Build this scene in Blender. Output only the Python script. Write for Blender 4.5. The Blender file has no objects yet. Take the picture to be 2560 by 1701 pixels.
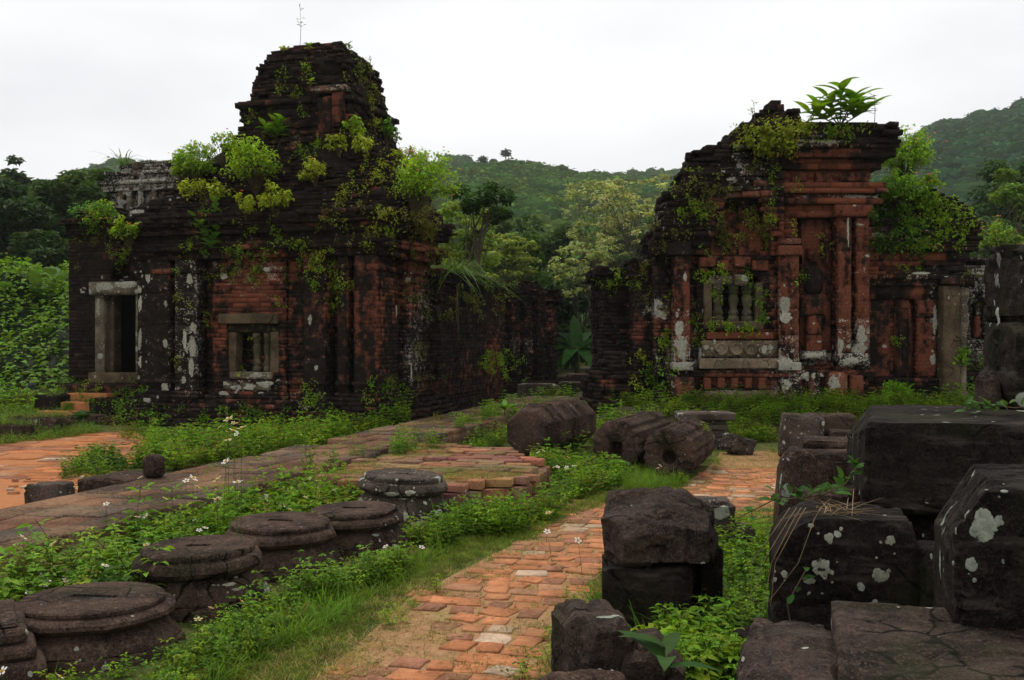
import bpy, math, random
import numpy as np
from mathutils import Vector, Matrix
from mathutils.bvhtree import BVHTree

random.seed(7)
rng = np.random.default_rng(11)
R = math.radians
scene = bpy.context.scene
COL = scene.collection

# ---------------------------------------------------------------- camera, sky, sun, exposure
F, CX, CY, CAMZ = 2500.0, 1280.0, 850.5, 1.6      # focal length and centre in photograph pixels
cam_d = bpy.data.cameras.new('camera')
cam_d.sensor_width = 36.0
cam_d.lens = 36.0 * F / 2560.0
cam_d.clip_start, cam_d.clip_end = 0.05, 6000.0
cam = bpy.data.objects.new('camera', cam_d)
cam.location = (0, 0, CAMZ)
cam.rotation_euler = (R(90), 0, 0)
COL.objects.link(cam)
scene.camera = cam

SUN_EL, SUN_AZ = R(62), R(-25)                     # azimuth from +Y (ahead), towards +X positive
world = bpy.data.worlds.new('World')
scene.world = world
world.use_nodes = True
wn, wl = world.node_tree.nodes, world.node_tree.links
wn.clear()
sky = wn.new('ShaderNodeTexSky'); sky.sky_type = 'NISHITA'; sky.sun_disc = False
sky.sun_elevation = SUN_EL; sky.sun_rotation = SUN_AZ; sky.dust_density = 4.0
sc = wn.new('ShaderNodeVectorMath'); sc.operation = 'SCALE'; sc.inputs['Scale'].default_value = 0.08
wl.new(sky.outputs[0], sc.inputs[0])
tc = wn.new('ShaderNodeTexCoord')
mp = wn.new('ShaderNodeMapping'); mp.inputs['Scale'].default_value = (1.2, 1.2, 3.6)
wl.new(tc.outputs['Generated'], mp.inputs[0])
nz = wn.new('ShaderNodeTexNoise'); nz.inputs['Scale'].default_value = 2.0; nz.inputs['Detail'].default_value = 5.0
nz.inputs['Roughness'].default_value = 0.45
wl.new(mp.outputs[0], nz.inputs['Vector'])
cr = wn.new('ShaderNodeValToRGB')
cr.color_ramp.elements[0].position = 0.34; cr.color_ramp.elements[0].color = (0.74, 0.745, 0.765, 1)
cr.color_ramp.elements[1].position = 0.62; cr.color_ramp.elements[1].color = (0.92, 0.92, 0.92, 1)
wl.new(nz.outputs['Fac'], cr.inputs['Fac'])
mx = wn.new('ShaderNodeMix'); mx.data_type = 'RGBA'; mx.inputs['Factor'].default_value = 0.95
wl.new(sc.outputs[0], mx.inputs['A']); wl.new(cr.outputs[0], mx.inputs['B'])
bg = wn.new('ShaderNodeBackground'); bg.inputs['Strength'].default_value = 1.06
wl.new(mx.outputs['Result'], bg.inputs['Color'])
wo = wn.new('ShaderNodeOutputWorld'); wl.new(bg.outputs[0], wo.inputs['Surface'])

sun_d = bpy.data.lights.new('sun', 'SUN')
sun_d.energy = 1.5; sun_d.angle = R(14); sun_d.color = (1.0, 0.96, 0.88)
sun = bpy.data.objects.new('sun', sun_d); COL.objects.link(sun)
sd = Vector((math.sin(SUN_AZ) * math.cos(SUN_EL), math.cos(SUN_AZ) * math.cos(SUN_EL), math.sin(SUN_EL)))
sun.rotation_euler = sd.to_track_quat('Z', 'Y').to_euler()
sun.location = (0, 10, 30)

vs = scene.view_settings
vs.view_transform = 'Standard'; vs.look = 'None'; vs.exposure = 0.20; vs.gamma = 1.0
vs.use_curve_mapping = False
cy = scene.cycles
cy.max_bounces = 6; cy.diffuse_bounces = 3; cy.glossy_bounces = 2; cy.transmission_bounces = 4
cy.transparent_max_bounces = 4; cy.volume_bounces = 1
cy.use_denoising = True
cy.caustics_reflective = False; cy.caustics_refractive = False
cy.sample_clamp_indirect = 4.0

# ---------------------------------------------------------------- pixel helpers (photograph pixels -> directions)
def at(px, py, Y):
    return np.array(((px - CX) / F * Y, Y, CAMZ - (py - CY) / F * Y))
def gnd(px, py, z=0.0):
    Y = (CAMZ - z) * F / (py - CY)
    return np.array(((px - CX) / F * Y, Y, z))
def to_px(P):
    P = np.asarray(P, float)
    Y = np.maximum(P[..., 1], 0.1)
    return np.stack((CX + F * P[..., 0] / Y, CY - F * (P[..., 2] - CAMZ) / Y), -1)

# ---------------------------------------------------------------- noise
def vnoise(P, freq=1.0, seed=0):
    P = np.asarray(P, float) * freq + seed * 17.31
    i = np.floor(P).astype(np.int64); f = P - i
    f = f * f * (3 - 2 * f)
    def h(a, b, c):
        n = (a * 374761393 + b * 668265263 + c * 2147483647 + seed * 974711) & 0xffffffff
        n = ((n ^ (n >> 13)) * 1274126177) & 0xffffffff
        n = n ^ (n >> 16)
        return (n & 0xffff) / 65535.0
    x, y, z = i[..., 0], i[..., 1], i[..., 2]
    fx, fy, fz = f[..., 0], f[..., 1], f[..., 2]
    r = 0
    for dx in (0, 1):
        for dy in (0, 1):
            for dz in (0, 1):
                w = (fx if dx else 1 - fx) * (fy if dy else 1 - fy) * (fz if dz else 1 - fz)
                r = r + w * h(x + dx, y + dy, z + dz)
    return r
def fbm(P, freq=1.0, seed=0, oct=3):
    a, s, t = 1.0, 0.0, 0.0
    for k in range(oct):
        s = s + a * vnoise(P, freq * 2 ** k, seed + k); t += a; a *= 0.5
    return s / t

# ---------------------------------------------------------------- mesh building
SOLIDS = []          # (verts in world space, polygons) of what plants can grow on
class MB:
    def __init__(self):
        self.v, self.l, self.c, self.a, self.n = [], [], [], [], 0
    def add(self, V, faces, tint=(1, 1, 1, 1)):
        V = np.asarray(V, float).reshape(-1, 3)
        if isinstance(faces, np.ndarray):
            self.l.append((faces + self.n).ravel()); self.c.append(np.full(len(faces), faces.shape[1]))
        else:
            self.l.append(np.array([i for f in faces for i in f], int) + self.n)
            self.c.append(np.array([len(f) for f in faces], int))
        t = np.asarray(tint, float)
        if t.ndim == 1:
            t = np.broadcast_to(t if len(t) == 4 else np.append(t, 1.0), (len(V), 4))
        elif t.shape[1] == 3:
            t = np.hstack((t, np.ones((len(t), 1))))
        self.v.append(V); self.a.append(t); self.n += len(V)
    def data(self):
        return (np.concatenate(self.v), np.concatenate(self.l), np.concatenate(self.c), np.concatenate(self.a))
    def add_copies(self, tpl, M, T, tintmul=None):
        """tpl = (V, L, C, A); M (k,3,3); T (k,3); tintmul (k,3)"""
        V, L, C, A = tpl
        k = len(T)
        if k == 0: return
        W = np.einsum('kij,nj->kni', M, V) + T[:, None, :]
        off = (np.arange(k) * len(V))[:, None] + self.n
        self.l.append((L[None, :] + off).ravel()); self.c.append(np.tile(C, k))
        AA = np.broadcast_to(A[None], (k, len(V), 4)).copy()
        if tintmul is not None: AA[..., :3] *= tintmul[:, None, :]
        self.v.append(W.reshape(-1, 3)); self.a.append(AA.reshape(-1, 4)); self.n += k * len(V)
    def mesh(self, name, smooth=False):
        V, L, C, A = self.data()
        me = bpy.data.meshes.new(name)
        me.vertices.add(len(V)); me.vertices.foreach_set('co', V.ravel())
        me.loops.add(len(L)); me.loops.foreach_set('vertex_index', L.astype(np.int32))
        me.polygons.add(len(C))
        st = np.concatenate(([0], np.cumsum(C)[:-1]))
        me.polygons.foreach_set('loop_start', st.astype(np.int32))
        me.polygons.foreach_set('loop_total', C.astype(np.int32))
        if smooth: me.polygons.foreach_set('use_smooth', np.ones(len(C), bool))
        self.sharp = smooth == 'sharp'
        at_ = me.attributes.new('tint', 'FLOAT_COLOR', 'POINT')
        at_.data.foreach_set('color', A.ravel().astype(np.float32))
        me.update(calc_edges=True)
        me.validate()
        if self.sharp: me.set_sharp_from_angle(angle=R(32))
        return me
    def build(self, name, mat, parent=None, smooth=False, solid=False, **props):
        me = self.mesh(name, smooth)
        me.materials.append(mat)
        o = bpy.data.objects.new(name, me); COL.objects.link(o)
        if parent is not None: o.parent = parent
        for k, v in props.items(): o[k] = v
        if solid: add_solid(o, parent, self.data())
        return o
def add_solid(o, parent, data):
    V, L, C, A = data
    Mx = (parent.matrix_basis if parent is not None else Matrix())
    if parent is not None and parent.parent is not None: Mx = parent.parent.matrix_basis @ Mx
    Mx = np.array(Mx @ o.matrix_basis)
    W = V @ Mx[:3, :3].T + Mx[:3, 3]
    st = np.concatenate(([0], np.cumsum(C)))
    SOLIDS.append((W, [L[st[i]:st[i + 1]].tolist() for i in range(len(C))]))
def empty(name, loc, rz=0.0, **props):
    o = bpy.data.objects.new(name, None); COL.objects.link(o)
    o.location = loc; o.rotation_euler = (0, 0, rz); o.empty_display_size = 0.2
    o.matrix_basis = Matrix.Translation(Vector(loc)) @ Matrix.Rotation(rz, 4, 'Z')
    for k, v in props.items(): o[k] = v
    return o
def tag(o, label, cat, group=None):
    o['label'] = label; o['category'] = cat
    if group: o['group'] = group
    return o

BOXF = np.array(((0, 3, 2, 1), (4, 5, 6, 7), (0, 1, 5, 4), (1, 2, 6, 5), (2, 3, 7, 6), (3, 0, 4, 7)))
def box(mb, x0, x1, y0, y1, z0, z1, tint=(1, 1, 1, 1), jit=0.0):
    V = np.array([(x, y, z) for z in (z0, z1) for (x, y) in ((x0, y0), (x1, y0), (x1, y1), (x0, y1))])
    if jit: V = V + rng.uniform(-jit, jit, V.shape)
    mb.add(V, BOXF, tint)
def rbox(sx, sy, sz, r=0.05, n=8, amp=0.0, freq=3.0, seed=0, chip=0.0):
    """rounded, weathered block centred on the origin; returns V, quads"""
    h = np.array((sx, sy, sz)) / 2
    r = min(r, h.min() * 0.95)
    def ticks(hh):
        inner = np.linspace(-hh + r, hh - r, max(2, n))
        e = np.array((0.0, 0.25, 0.6)) * r
        return np.concatenate((-hh + e, inner, (hh - e)[::-1]))
    T = [ticks(x) for x in h]
    Vs, Fs, off = [], [], 0
    for ax in range(3):
        a, b = [(1, 2), (2, 0), (0, 1)][ax]
        A, B = np.meshgrid(T[a], T[b], indexing='ij')
        for s in (-1, 1):
            P = np.zeros(A.shape + (3,)); P[..., a] = A; P[..., b] = B; P[..., ax] = s * h[ax]
            na, nb = A.shape
            idx = np.arange(na * nb).reshape(na, nb)
            q = np.stack((idx[:-1, :-1], idx[1:, :-1], idx[1:, 1:], idx[:-1, 1:]), -1).reshape(-1, 4)
            if s < 0: q = q[:, ::-1]
            Vs.append(P.reshape(-1, 3)); Fs.append(q + off); off += na * nb
    V = np.concatenate(Vs); Q = np.concatenate(Fs)
    key = np.round(V * 1e5).astype(np.int64)
    _, first, inv = np.unique(key, axis=0, return_index=True, return_inverse=True)
    V = V[first]; Q = inv.ravel()[Q]
    q = np.clip(V, -(h - r), h - r); d = V - q
    ln = np.linalg.norm(d, axis=1, keepdims=True); ln[ln == 0] = 1
    nd = d / ln
    V = q + nd * r
    if amp:
        nn = (fbm(V, freq, seed, 4) - 0.5) * 2
        V = V + nd * (amp * nn)[:, None]
        if chip:
            edge = (np.abs(nd).max(axis=1) < 0.93)
            c = np.clip((vnoise(V, freq * 1.7, seed + 5) - 0.5) * 3, 0, 1) * edge
            V = V - nd * (chip * c)[:, None]
    return V, Q
def xf(V, loc=(0, 0, 0), rz=0.0, rx=0.0, ry=0.0):
    M = np.array(Matrix.Rotation(rz, 3, 'Z') @ Matrix.Rotation(ry, 3, 'Y') @ Matrix.Rotation(rx, 3, 'X'))
    return np.asarray(V) @ M.T + np.asarray(loc)
def tube(mb, pts, radii, sides=6, tint=(1, 1, 1, 1), cap=True):
    pts = np.asarray(pts, float); n = len(pts)
    d = np.gradient(pts, axis=0); d /= np.maximum(np.linalg.norm(d, axis=1, keepdims=True), 1e-9)
    ref = np.array((0.31, 0.95, 0.1)) if abs(d[0, 1]) < 0.9 else np.array((1.0, 0, 0))
    u = np.cross(d, ref); u /= np.maximum(np.linalg.norm(u, axis=1, keepdims=True), 1e-9)
    w = np.cross(d, u)
    ang = np.linspace(0, 2 * math.pi, sides, endpoint=False)
    rr = np.asarray(radii, float)[:, None, None]
    V = pts[:, None, :] + rr * (np.cos(ang)[None, :, None] * u[:, None, :] + np.sin(ang)[None, :, None] * w[:, None, :])
    i = np.arange(n - 1)[:, None] * sides; j = np.arange(sides)[None, :]; k = (j + 1) % sides
    Q = np.stack((i + j, i + k, i + sides + k, i + sides + j), -1).reshape(-1, 4)
    faces = [tuple(q) for q in Q]
    if cap: faces += [tuple(range(sides))[::-1], tuple((n - 1) * sides + t for t in range(sides))]
    mb.add(V.reshape(-1, 3), faces, tint)
def lathe(mb, prof, sides=16, loc=(0, 0, 0), tint=(1, 1, 1, 1), rfun=None):
    prof = np.asarray(prof, float); n = len(prof)
    ang = np.linspace(0, 2 * math.pi, sides, endpoint=False)
    rad = prof[:, 0][:, None] * np.ones(sides)[None]
    if rfun is not None: rad = rfun(rad, prof[:, 1][:, None] * np.ones(sides)[None], ang[None] * np.ones((n, 1)))
    V = np.stack((rad * np.cos(ang), rad * np.sin(ang), prof[:, 1][:, None] * np.ones(sides)), -1) + np.asarray(loc)
    i = np.arange(n - 1)[:, None] * sides; j = np.arange(sides)[None]; k = (j + 1) % sides
    Q = np.stack((i + j, i + k, i + sides + k, i + sides + j), -1).reshape(-1, 4)
    faces = [tuple(q) for q in Q] + [tuple(range(sides))[::-1], tuple((n - 1) * sides + t for t in range(sides))]
    mb.add(V.reshape(-1, 3), faces, tint)

# ---------------------------------------------------------------- materials
def nt(name):
    m = bpy.data.materials.new(name); m.use_nodes = True
    t = m.node_tree; t.nodes.clear()
    return m, t
class NB:
    def __init__(self, t): self.t = t
    def n(self, typ, **kw):
        nd = self.t.nodes.new(typ)
        for k, v in kw.items(): setattr(nd, k, v)
        return nd
    def link(self, a, b): self.t.links.new(a, b)
    def val(self, x, sock):
        if hasattr(x, 'is_output'): self.link(x, sock)
        else: sock.default_value = x
    def math(self, op, a, b=0.0, clamp=False):
        nd = self.n('ShaderNodeMath', operation=op, use_clamp=clamp)
        self.val(a, nd.inputs[0]); self.val(b, nd.inputs[1]); return nd.outputs[0]
    def noise(self, vec, scale, detail=4.0, rough=0.55, dist=0.0):
        nd = self.n('ShaderNodeTexNoise'); self.link(vec, nd.inputs['Vector'])
        nd.inputs['Scale'].default_value = scale; nd.inputs['Detail'].default_value = detail
        nd.inputs['Roughness'].default_value = rough; nd.inputs['Distortion'].default_value = dist
        return nd.outputs['Fac']
    def vor(self, vec, scale, feat='F1'):
        nd = self.n('ShaderNodeTexVoronoi', feature=feat); self.link(vec, nd.inputs['Vector'])
        nd.inputs['Scale'].default_value = scale; return nd
    def mr(self, x, a, b, c=0.0, d=1.0, smooth=True):
        nd = self.n('ShaderNodeMapRange', interpolation_type='SMOOTHSTEP' if smooth else 'LINEAR')
        self.val(x, nd.inputs['Value'])
        for k, v in zip(('From Min', 'From Max', 'To Min', 'To Max'), (a, b, c, d)): self.val(v, nd.inputs[k])
        return nd.outputs['Result']
    def mix(self, f, a, b, blend='MIX'):
        nd = self.n('ShaderNodeMix', data_type='RGBA', blend_type=blend)
        self.val(f, nd.inputs['Factor'])
        for x, s in ((a, nd.inputs['A']), (b, nd.inputs['B'])):
            if hasattr(x, 'is_output'): self.link(x, s)
            else: s.default_value = (*x, 1.0) if len(x) == 3 else x
        return nd.outputs['Result']
    def tint(self):
        nd = self.n('ShaderNodeAttribute', attribute_name='tint')
        sp = self.n('ShaderNodeSeparateColor'); self.link(nd.outputs['Color'], sp.inputs[0])
        return nd.outputs['Color'], sp.outputs[0], sp.outputs[1], sp.outputs[2], nd.outputs['Alpha']
    def pos(self):
        return self.n('ShaderNodeNewGeometry').outputs['Position']
    def bump(self, h, strength=0.5, dist=0.02, prev=None):
        nd = self.n('ShaderNodeBump'); nd.inputs['Strength'].default_value = strength
        nd.inputs['Distance'].default_value = dist; self.link(h, nd.inputs['Height'])
        if prev is not None: self.link(prev, nd.inputs['Normal'])
        return nd.outputs[0]
    def out(self, col, rough=0.9, normal=None, spec=0.2):
        p = self.n('ShaderNodeBsdfPrincipled')
        self.val(col if hasattr(col, 'is_output') else (*col, 1.0), p.inputs['Base Color'])
        self.val(rough, p.inputs['Roughness']); p.inputs['Specular IOR Level'].default_value = spec
        if normal is not None: self.link(normal, p.inputs['Normal'])
        o = self.n('ShaderNodeOutputMaterial'); self.link(p.outputs[0], o.inputs['Surface'])
        return p

def make_brick(name, crust=(0.0115, 0.0085, 0.0068), red=(0.185, 0.060, 0.033), red2=(0.085, 0.030, 0.020), lich=(0.44, 0.42, 0.345), courses=False):
    m, t = nt(name); b = NB(t); P = b.pos()
    _, r, g, bl, al = b.tint()
    n1 = b.noise(P, 2.3, 5); n2 = b.noise(P, 9.0, 5, 0.6); n3 = b.noise(P, 42.0, 3)
    s = b.math('ADD', b.math('MULTIPLY', b.math('SUBTRACT', n1, 0.5), 1.1), b.math('MULTIPLY', b.math('SUBTRACT', n2, 0.5), 1.0))
    s = b.math('ADD', s, b.math('MULTIPLY', b.math('SUBTRACT', al, 0.5), 0.22))
    vm = b.n('ShaderNodeMapping'); b.link(P, vm.inputs[0]); vm.inputs['Scale'].default_value = (3.0, 3.0, 0.55)
    nv = b.noise(vm.outputs[0], 2.0, 5, 0.6)
    s = b.math('ADD', s, b.math('MULTIPLY', b.math('SUBTRACT', nv, 0.5), 1.0))
    rm = b.mr(b.math('ADD', r, s), 0.34, 0.70)
    redc = b.mix(b.mr(b.math('ADD', n3, b.math('MULTIPLY', al, 0.5)), 0.45, 1.0), red2, red)
    cr_ = b.mix(b.mr(n2, 0.35, 0.7), crust, tuple(c * 2.1 for c in crust))
    cr_ = b.mix(b.math('MULTIPLY', b.mr(al, 0.45, 1.0), 0.5), cr_, (0.042, 0.026, 0.019))
    c = b.mix(rm, cr_, redc)
    ms = b.math('ADD', bl, b.math('MULTIPLY', b.math('SUBTRACT', n2, 0.5), 1.6))
    c = b.mix(b.math('MULTIPLY', b.mr(ms, 0.45, 0.8), 0.85), c, b.mix(n3, (0.035, 0.05, 0.008), (0.09, 0.085, 0.018)))
    v = b.vor(P, 26.0)
    lm = b.math('ADD', g, b.math('MULTIPLY', b.math('SUBTRACT', n2, 0.5), 1.5))
    lm = b.math('ADD', lm, b.math('MULTIPLY', b.math('SUBTRACT', 0.4, v.outputs['Distance']), 0.55))
    lm = b.math('ADD', lm, b.math('MULTIPLY', b.math('SUBTRACT', n3, 0.5), 0.7))
    n5 = b.noise(P, 75.0, 2, 0.6)
    sp_ = b.math('ADD', b.math('ADD', n5, b.math('MULTIPLY', g, 0.35)), b.math('MULTIPLY', b.math('SUBTRACT', n1, 0.5), 0.5))
    c = b.mix(b.math('MULTIPLY', b.mr(sp_, 0.745, 0.80), 0.7), c, (0.34, 0.33, 0.28))
    c = b.mix(b.math('MULTIPLY', b.mr(lm, 0.40, 0.54), 0.9), c, b.mix(n3, tuple(x * 0.6 for x in lich), lich))
    nb = b.bump(n3, 0.55, 0.012, b.bump(n2, 0.6, 0.03))
    if courses:
        sx_ = b.n('ShaderNodeSeparateXYZ'); b.link(P, sx_.inputs[0])
        zz = b.math('ADD', sx_.outputs['Z'], b.math('MULTIPLY', n2, 0.02))
        fr = b.math('FRACT', b.math('MULTIPLY', zz, 1 / 0.068)); ln = b.mr(b.math('ABSOLUTE', b.math('SUBTRACT', fr, 0.5)), 0.44, 0.49)
        c = b.mix(b.math('MULTIPLY', ln, b.mr(n1, 0.35, 0.6)), c, b.mix(0.75, c, (0.01, 0.007, 0.006)))
    b.out(c, 0.95, nb, 0.04)
    return m
M_BRICK = make_brick('ruin_brick')
M_DRESSED = make_brick('dressed_brick', courses=True)

def make_stone(name, dark=(0.022, 0.017, 0.016), lite=(0.085, 0.062, 0.056), warm=(0.12, 0.075, 0.05), lichen=0.12, lscale=3.2, moss=0.3, red=0.0, streak=0.0):
    m, t = nt(name); b = NB(t)
    P = b.pos()
    w = b.n('ShaderNodeTexNoise'); b.link(P, w.inputs['Vector']); w.inputs['Scale'].default_value = 6.0; w.inputs['Detail'].default_value = 4
    add = b.n('ShaderNodeVectorMath', operation='MULTIPLY_ADD')
    b.link(w.outputs['Color'], add.inputs[0]); add.inputs[1].default_value = (0.10, 0.10, 0.10); b.link(P, add.inputs[2])
    PD = add.outputs[0]
    if streak:
        sm = b.n('ShaderNodeMapping'); b.link(P, sm.inputs[0]); sm.inputs['Scale'].default_value = (1.0, 6.0, 9.0)
        ns = b.noise(sm.outputs[0], 2.2, 5, 0.6)
    n1 = b.noise(P, 3.0, 6, 0.6); n2 = b.noise(P, 22.0, 4, 0.65); n3 = b.noise(P, 120.0, 2)
    n4 = b.noise(P, 1.1, 3)
    c = b.mix(b.mr(n1, 0.35, 0.68), dark, lite)
    c = b.mix(b.math('MULTIPLY', b.mr(n2, 0.5, 0.75), 0.6), c, warm)
    c = b.mix(b.math('MULTIPLY', b.mr(n3, 0.5, 0.75), 0.55), c, tuple(min(1, x * 2.8) for x in lite))
    n6 = b.noise(P, 55.0, 4, 0.7)
    c = b.mix(b.math('MULTIPLY', b.mr(n6, 0.46, 0.36), 0.7), c, tuple(x * 0.5 for x in dark))
    vc = b.vor(PD, 2.1, 'DISTANCE_TO_EDGE'); ck = b.math('MULTIPLY', b.mr(vc.outputs['Distance'], 0.018, 0.004), b.mr(n4, 0.5, 0.56))
    c = b.mix(ck, c, tuple(x * 0.35 for x in dark))
    if streak:
        c = b.mix(b.math('MULTIPLY', b.mr(ns, 0.5, 0.72), streak), c, (0.135, 0.108, 0.088))
    c = b.mix(b.math('MULTIPLY', b.mr(n4, 0.52, 0.72), moss), c, (0.028, 0.036, 0.010))
    v = b.vor(PD, lscale); v.inputs['Randomness'].default_value = 1.0
    sep = b.n('ShaderNodeSeparateColor'); b.link(v.outputs['Color'], sep.inputs[0])
    rad = b.math('MULTIPLY', b.mr(sep.outputs[0], 1.0 - lichen * 4, 1.0, 0.0, 1.0), 0.34)
    e = b.math('SUBTRACT', rad, v.outputs['Distance'])
    e = b.math('ADD', e, b.math('MULTIPLY', b.math('SUBTRACT', n2, 0.5), 0.16))
    lm = b.mr(e, 0.02, 0.05)
    v2 = b.vor(PD, lscale * 4.5)
    s2 = b.n('ShaderNodeSeparateColor'); b.link(v2.outputs['Color'], s2.inputs[0])
    e2 = b.math('SUBTRACT', b.math('MULTIPLY', b.mr(s2.outputs[0], 1.0 - lichen * 2.2, 1.0, 0.0, 1.0), 0.34), v2.outputs['Distance'])
    e2 = b.math('ADD', e2, b.math('MULTIPLY', b.math('SUBTRACT', n2, 0.5), 0.2))
    lm = b.math('MAXIMUM', lm, b.mr(e2, 0.02, 0.07))
    c = b.mix(b.math('MULTIPLY', lm, 0.9), c, b.mix(n2, (0.20, 0.21, 0.16), (0.46, 0.47, 0.40)))
    nb = b.bump(n6, 0.7, 0.008, b.bump(n3, 0.5, 0.004, b.bump(n2, 0.8, 0.018, b.bump(n1, 0.5, 0.04))))
    b.out(c, 0.88, nb, 0.07)
    return m
M_STONE = make_stone('weathered_sandstone', dark=(0.014, 0.0098, 0.0080), lite=(0.074, 0.047, 0.035), warm=(0.185, 0.120, 0.088), lichen=0.02, lscale=5.0)
M_STONE_D = make_stone('dark_block_stone', dark=(0.0055, 0.0046, 0.0040), lite=(0.019, 0.0145, 0.012), warm=(0.046, 0.032, 0.025), lichen=0.03, lscale=3.4, moss=0.45, streak=0.28)
M_STONE_R = make_stone('brown_rock', dark=(0.012, 0.009, 0.0075), lite=(0.055, 0.038, 0.030), warm=(0.115, 0.076, 0.056), lichen=0.025, lscale=4.0, moss=0.45, streak=0.25)
M_STONE_L = make_stone('lichened_stone', dark=(0.03, 0.024, 0.02), lite=(0.10, 0.075, 0.06), lichen=0.2, lscale=5.5, moss=0.25)
M_PALE = make_stone('pale_door_stone', dark=(0.05, 0.038, 0.027), lite=(0.19, 0.155, 0.11), warm=(0.16, 0.12, 0.07), lichen=0.25, lscale=4.5, moss=0.2)
M_TANSLAB = make_stone('tan_slab_stone', dark=(0.06, 0.042, 0.028), lite=(0.22, 0.165, 0.11), warm=(0.25, 0.16, 0.095), lichen=0.12, lscale=6.0, moss=0.2)
M_TAN = make_stone('tan_pillar_stone', dark=(0.04, 0.028, 0.018), lite=(0.125, 0.09, 0.054), warm=(0.16, 0.11, 0.062), lichen=0.04, moss=0.35)
M_BALU = make_stone('mossy_baluster_stone', dark=(0.035, 0.03, 0.02), lite=(0.13, 0.11, 0.07), warm=(0.12, 0.11, 0.06), lichen=0.08, moss=0.8)

def make_tint(name, rough=0.9, bumpy=0.5, vary=0.35, spec=0.15, sc=1.0):
    m, t = nt(name); b = NB(t); P = b.pos()
    col, *_ = b.tint()
    n1 = b.noise(P, 4.0 * sc, 5, 0.6); n2 = b.noise(P, 40.0 * sc, 3)
    k = b.math('ADD', b.mr(n1, 0.3, 0.75, 1 - vary, 1 + vary * 0.5), b.mr(n2, 0.3, 0.75, -vary * 0.5, vary * 0.35))
    mu = b.n('ShaderNodeVectorMath', operation='SCALE'); b.link(col, mu.inputs[0]); b.link(k, mu.inputs['Scale'])
    nb = b.bump(n2, bumpy, 0.008, b.bump(n1, bumpy, 0.02))
    b.out(mu.outputs[0], rough, nb, spec)
    return m
def make_paver():
    m, t = nt('paving_brick_clay'); b = NB(t); P = b.pos(); col, *_ = b.tint()
    n1 = b.noise(P, 5.0, 5, 0.65); n2 = b.noise(P, 38.0, 4, 0.65); n4 = b.noise(P, 1.7, 5, 0.6)
    k = b.math('ADD', b.mr(n1, 0.3, 0.75, 0.75, 1.3), b.mr(n2, 0.3, 0.75, -0.22, 0.16))
    mu = b.n('ShaderNodeVectorMath', operation='SCALE'); b.link(col, mu.inputs[0]); b.link(k, mu.inputs['Scale'])
    du = b.mix(0.55, mu.outputs[0], b.mix(n1, (0.27, 0.16, 0.085), (0.42, 0.26, 0.145)))
    c = b.mix(b.math('MULTIPLY', b.mr(b.math('ADD', n4, b.math('MULTIPLY', b.math('SUBTRACT', n2, 0.5), 0.7)), 0.42, 0.68), 0.75), mu.outputs[0], du)
    b.out(c, 0.93, b.bump(n2, 0.7, 0.006, b.bump(n1, 0.3, 0.01)), 0.05)
    return m
M_PAVER = make_paver()
M_BARK = make_tint('bark', 0.95, 0.6, 0.4)
M_ROCKFACE = make_tint('far_rock', 0.95, 0.2, 0.3, sc=0.1)

def make_leaf(name, trans=0.40, rough=0.55, vary=0.25, spec=0.10):
    m, t = nt(name); b = NB(t); P = b.pos()
    col, *_ = b.tint()
    n1 = b.noise(P, 7.0, 2)
    mu = b.n('ShaderNodeVectorMath', operation='SCALE'); b.link(col, mu.inputs[0]); b.link(b.mr(n1, 0.3, 0.7, 1 - vary, 1 + vary), mu.inputs['Scale'])
    p = b.n('ShaderNodeBsdfPrincipled'); b.link(mu.outputs[0], p.inputs['Base Color'])
    p.inputs['Roughness'].default_value = rough; p.inputs['Specular IOR Level'].default_value = spec
    tr = b.n('ShaderNodeBsdfTranslucent')
    tcx = b.mix(1.0, mu.outputs[0], (1.25, 1.1, 0.55), 'MULTIPLY'); b.link(tcx, tr.inputs['Color'])
    ms = b.n('ShaderNodeMixShader'); ms.inputs[0].default_value = trans
    b.link(p.outputs[0], ms.inputs[1]); b.link(tr.outputs[0], ms.inputs[2])
    o = b.n('ShaderNodeOutputMaterial'); b.link(ms.outputs[0], o.inputs['Surface'])
    return m
M_LEAF = make_leaf('leaf')
M_FAR = make_leaf('far_canopy', 0.2, 0.8, 0.3, 0.0)
M_PETAL = make_leaf('petal', 0.3, 0.6, 0.05, 0.1)

def make_ground():
    m, t = nt('turf_ground'); b = NB(t); P = b.pos()
    n1 = b.noise(P, 0.9, 5); n2 = b.noise(P, 7.0, 5, 0.65); n3 = b.noise(P, 60.0, 3)
    c = b.mix(b.mr(n2, 0.35, 0.7), (0.055, 0.075, 0.016), (0.14, 0.14, 0.04))
    c = b.mix(b.math('MULTIPLY', b.mr(n1, 0.5, 0.7), 0.6), c, (0.17, 0.11, 0.05))
    c = b.mix(b.mr(n3, 0.3, 0.8), c, b.mix(0.5, c, (0.02, 0.03, 0.006)))
    b.out(c, 0.95, b.bump(n3, 0.8, 0.02, b.bump(n2, 0.6, 0.05)), 0.1)
    return m
M_GROUND = make_ground()
def make_dirt(name, a, c2, weeds, dry):
    m, t = nt(name); b = NB(t); P = b.pos()
    n1 = b.noise(P, 1.6, 6, 0.6); n2 = b.noise(P, 14.0, 5, 0.65); n3 = b.noise(P, 90.0, 3)
    c = b.mix(b.mr(n2, 0.3, 0.75), a, c2)
    c = b.mix(b.math('MULTIPLY', b.mr(n1, 0.5, 0.72), weeds), c, dry)
    c = b.mix(b.math('MULTIPLY', b.mr(n3, 0.5, 0.85), 0.5), c, tuple(x * 0.45 for x in a))
    b.out(c, 0.95, b.bump(n3, 0.7, 0.01, b.bump(n2, 0.6, 0.03)), 0.1)
    return m
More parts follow.
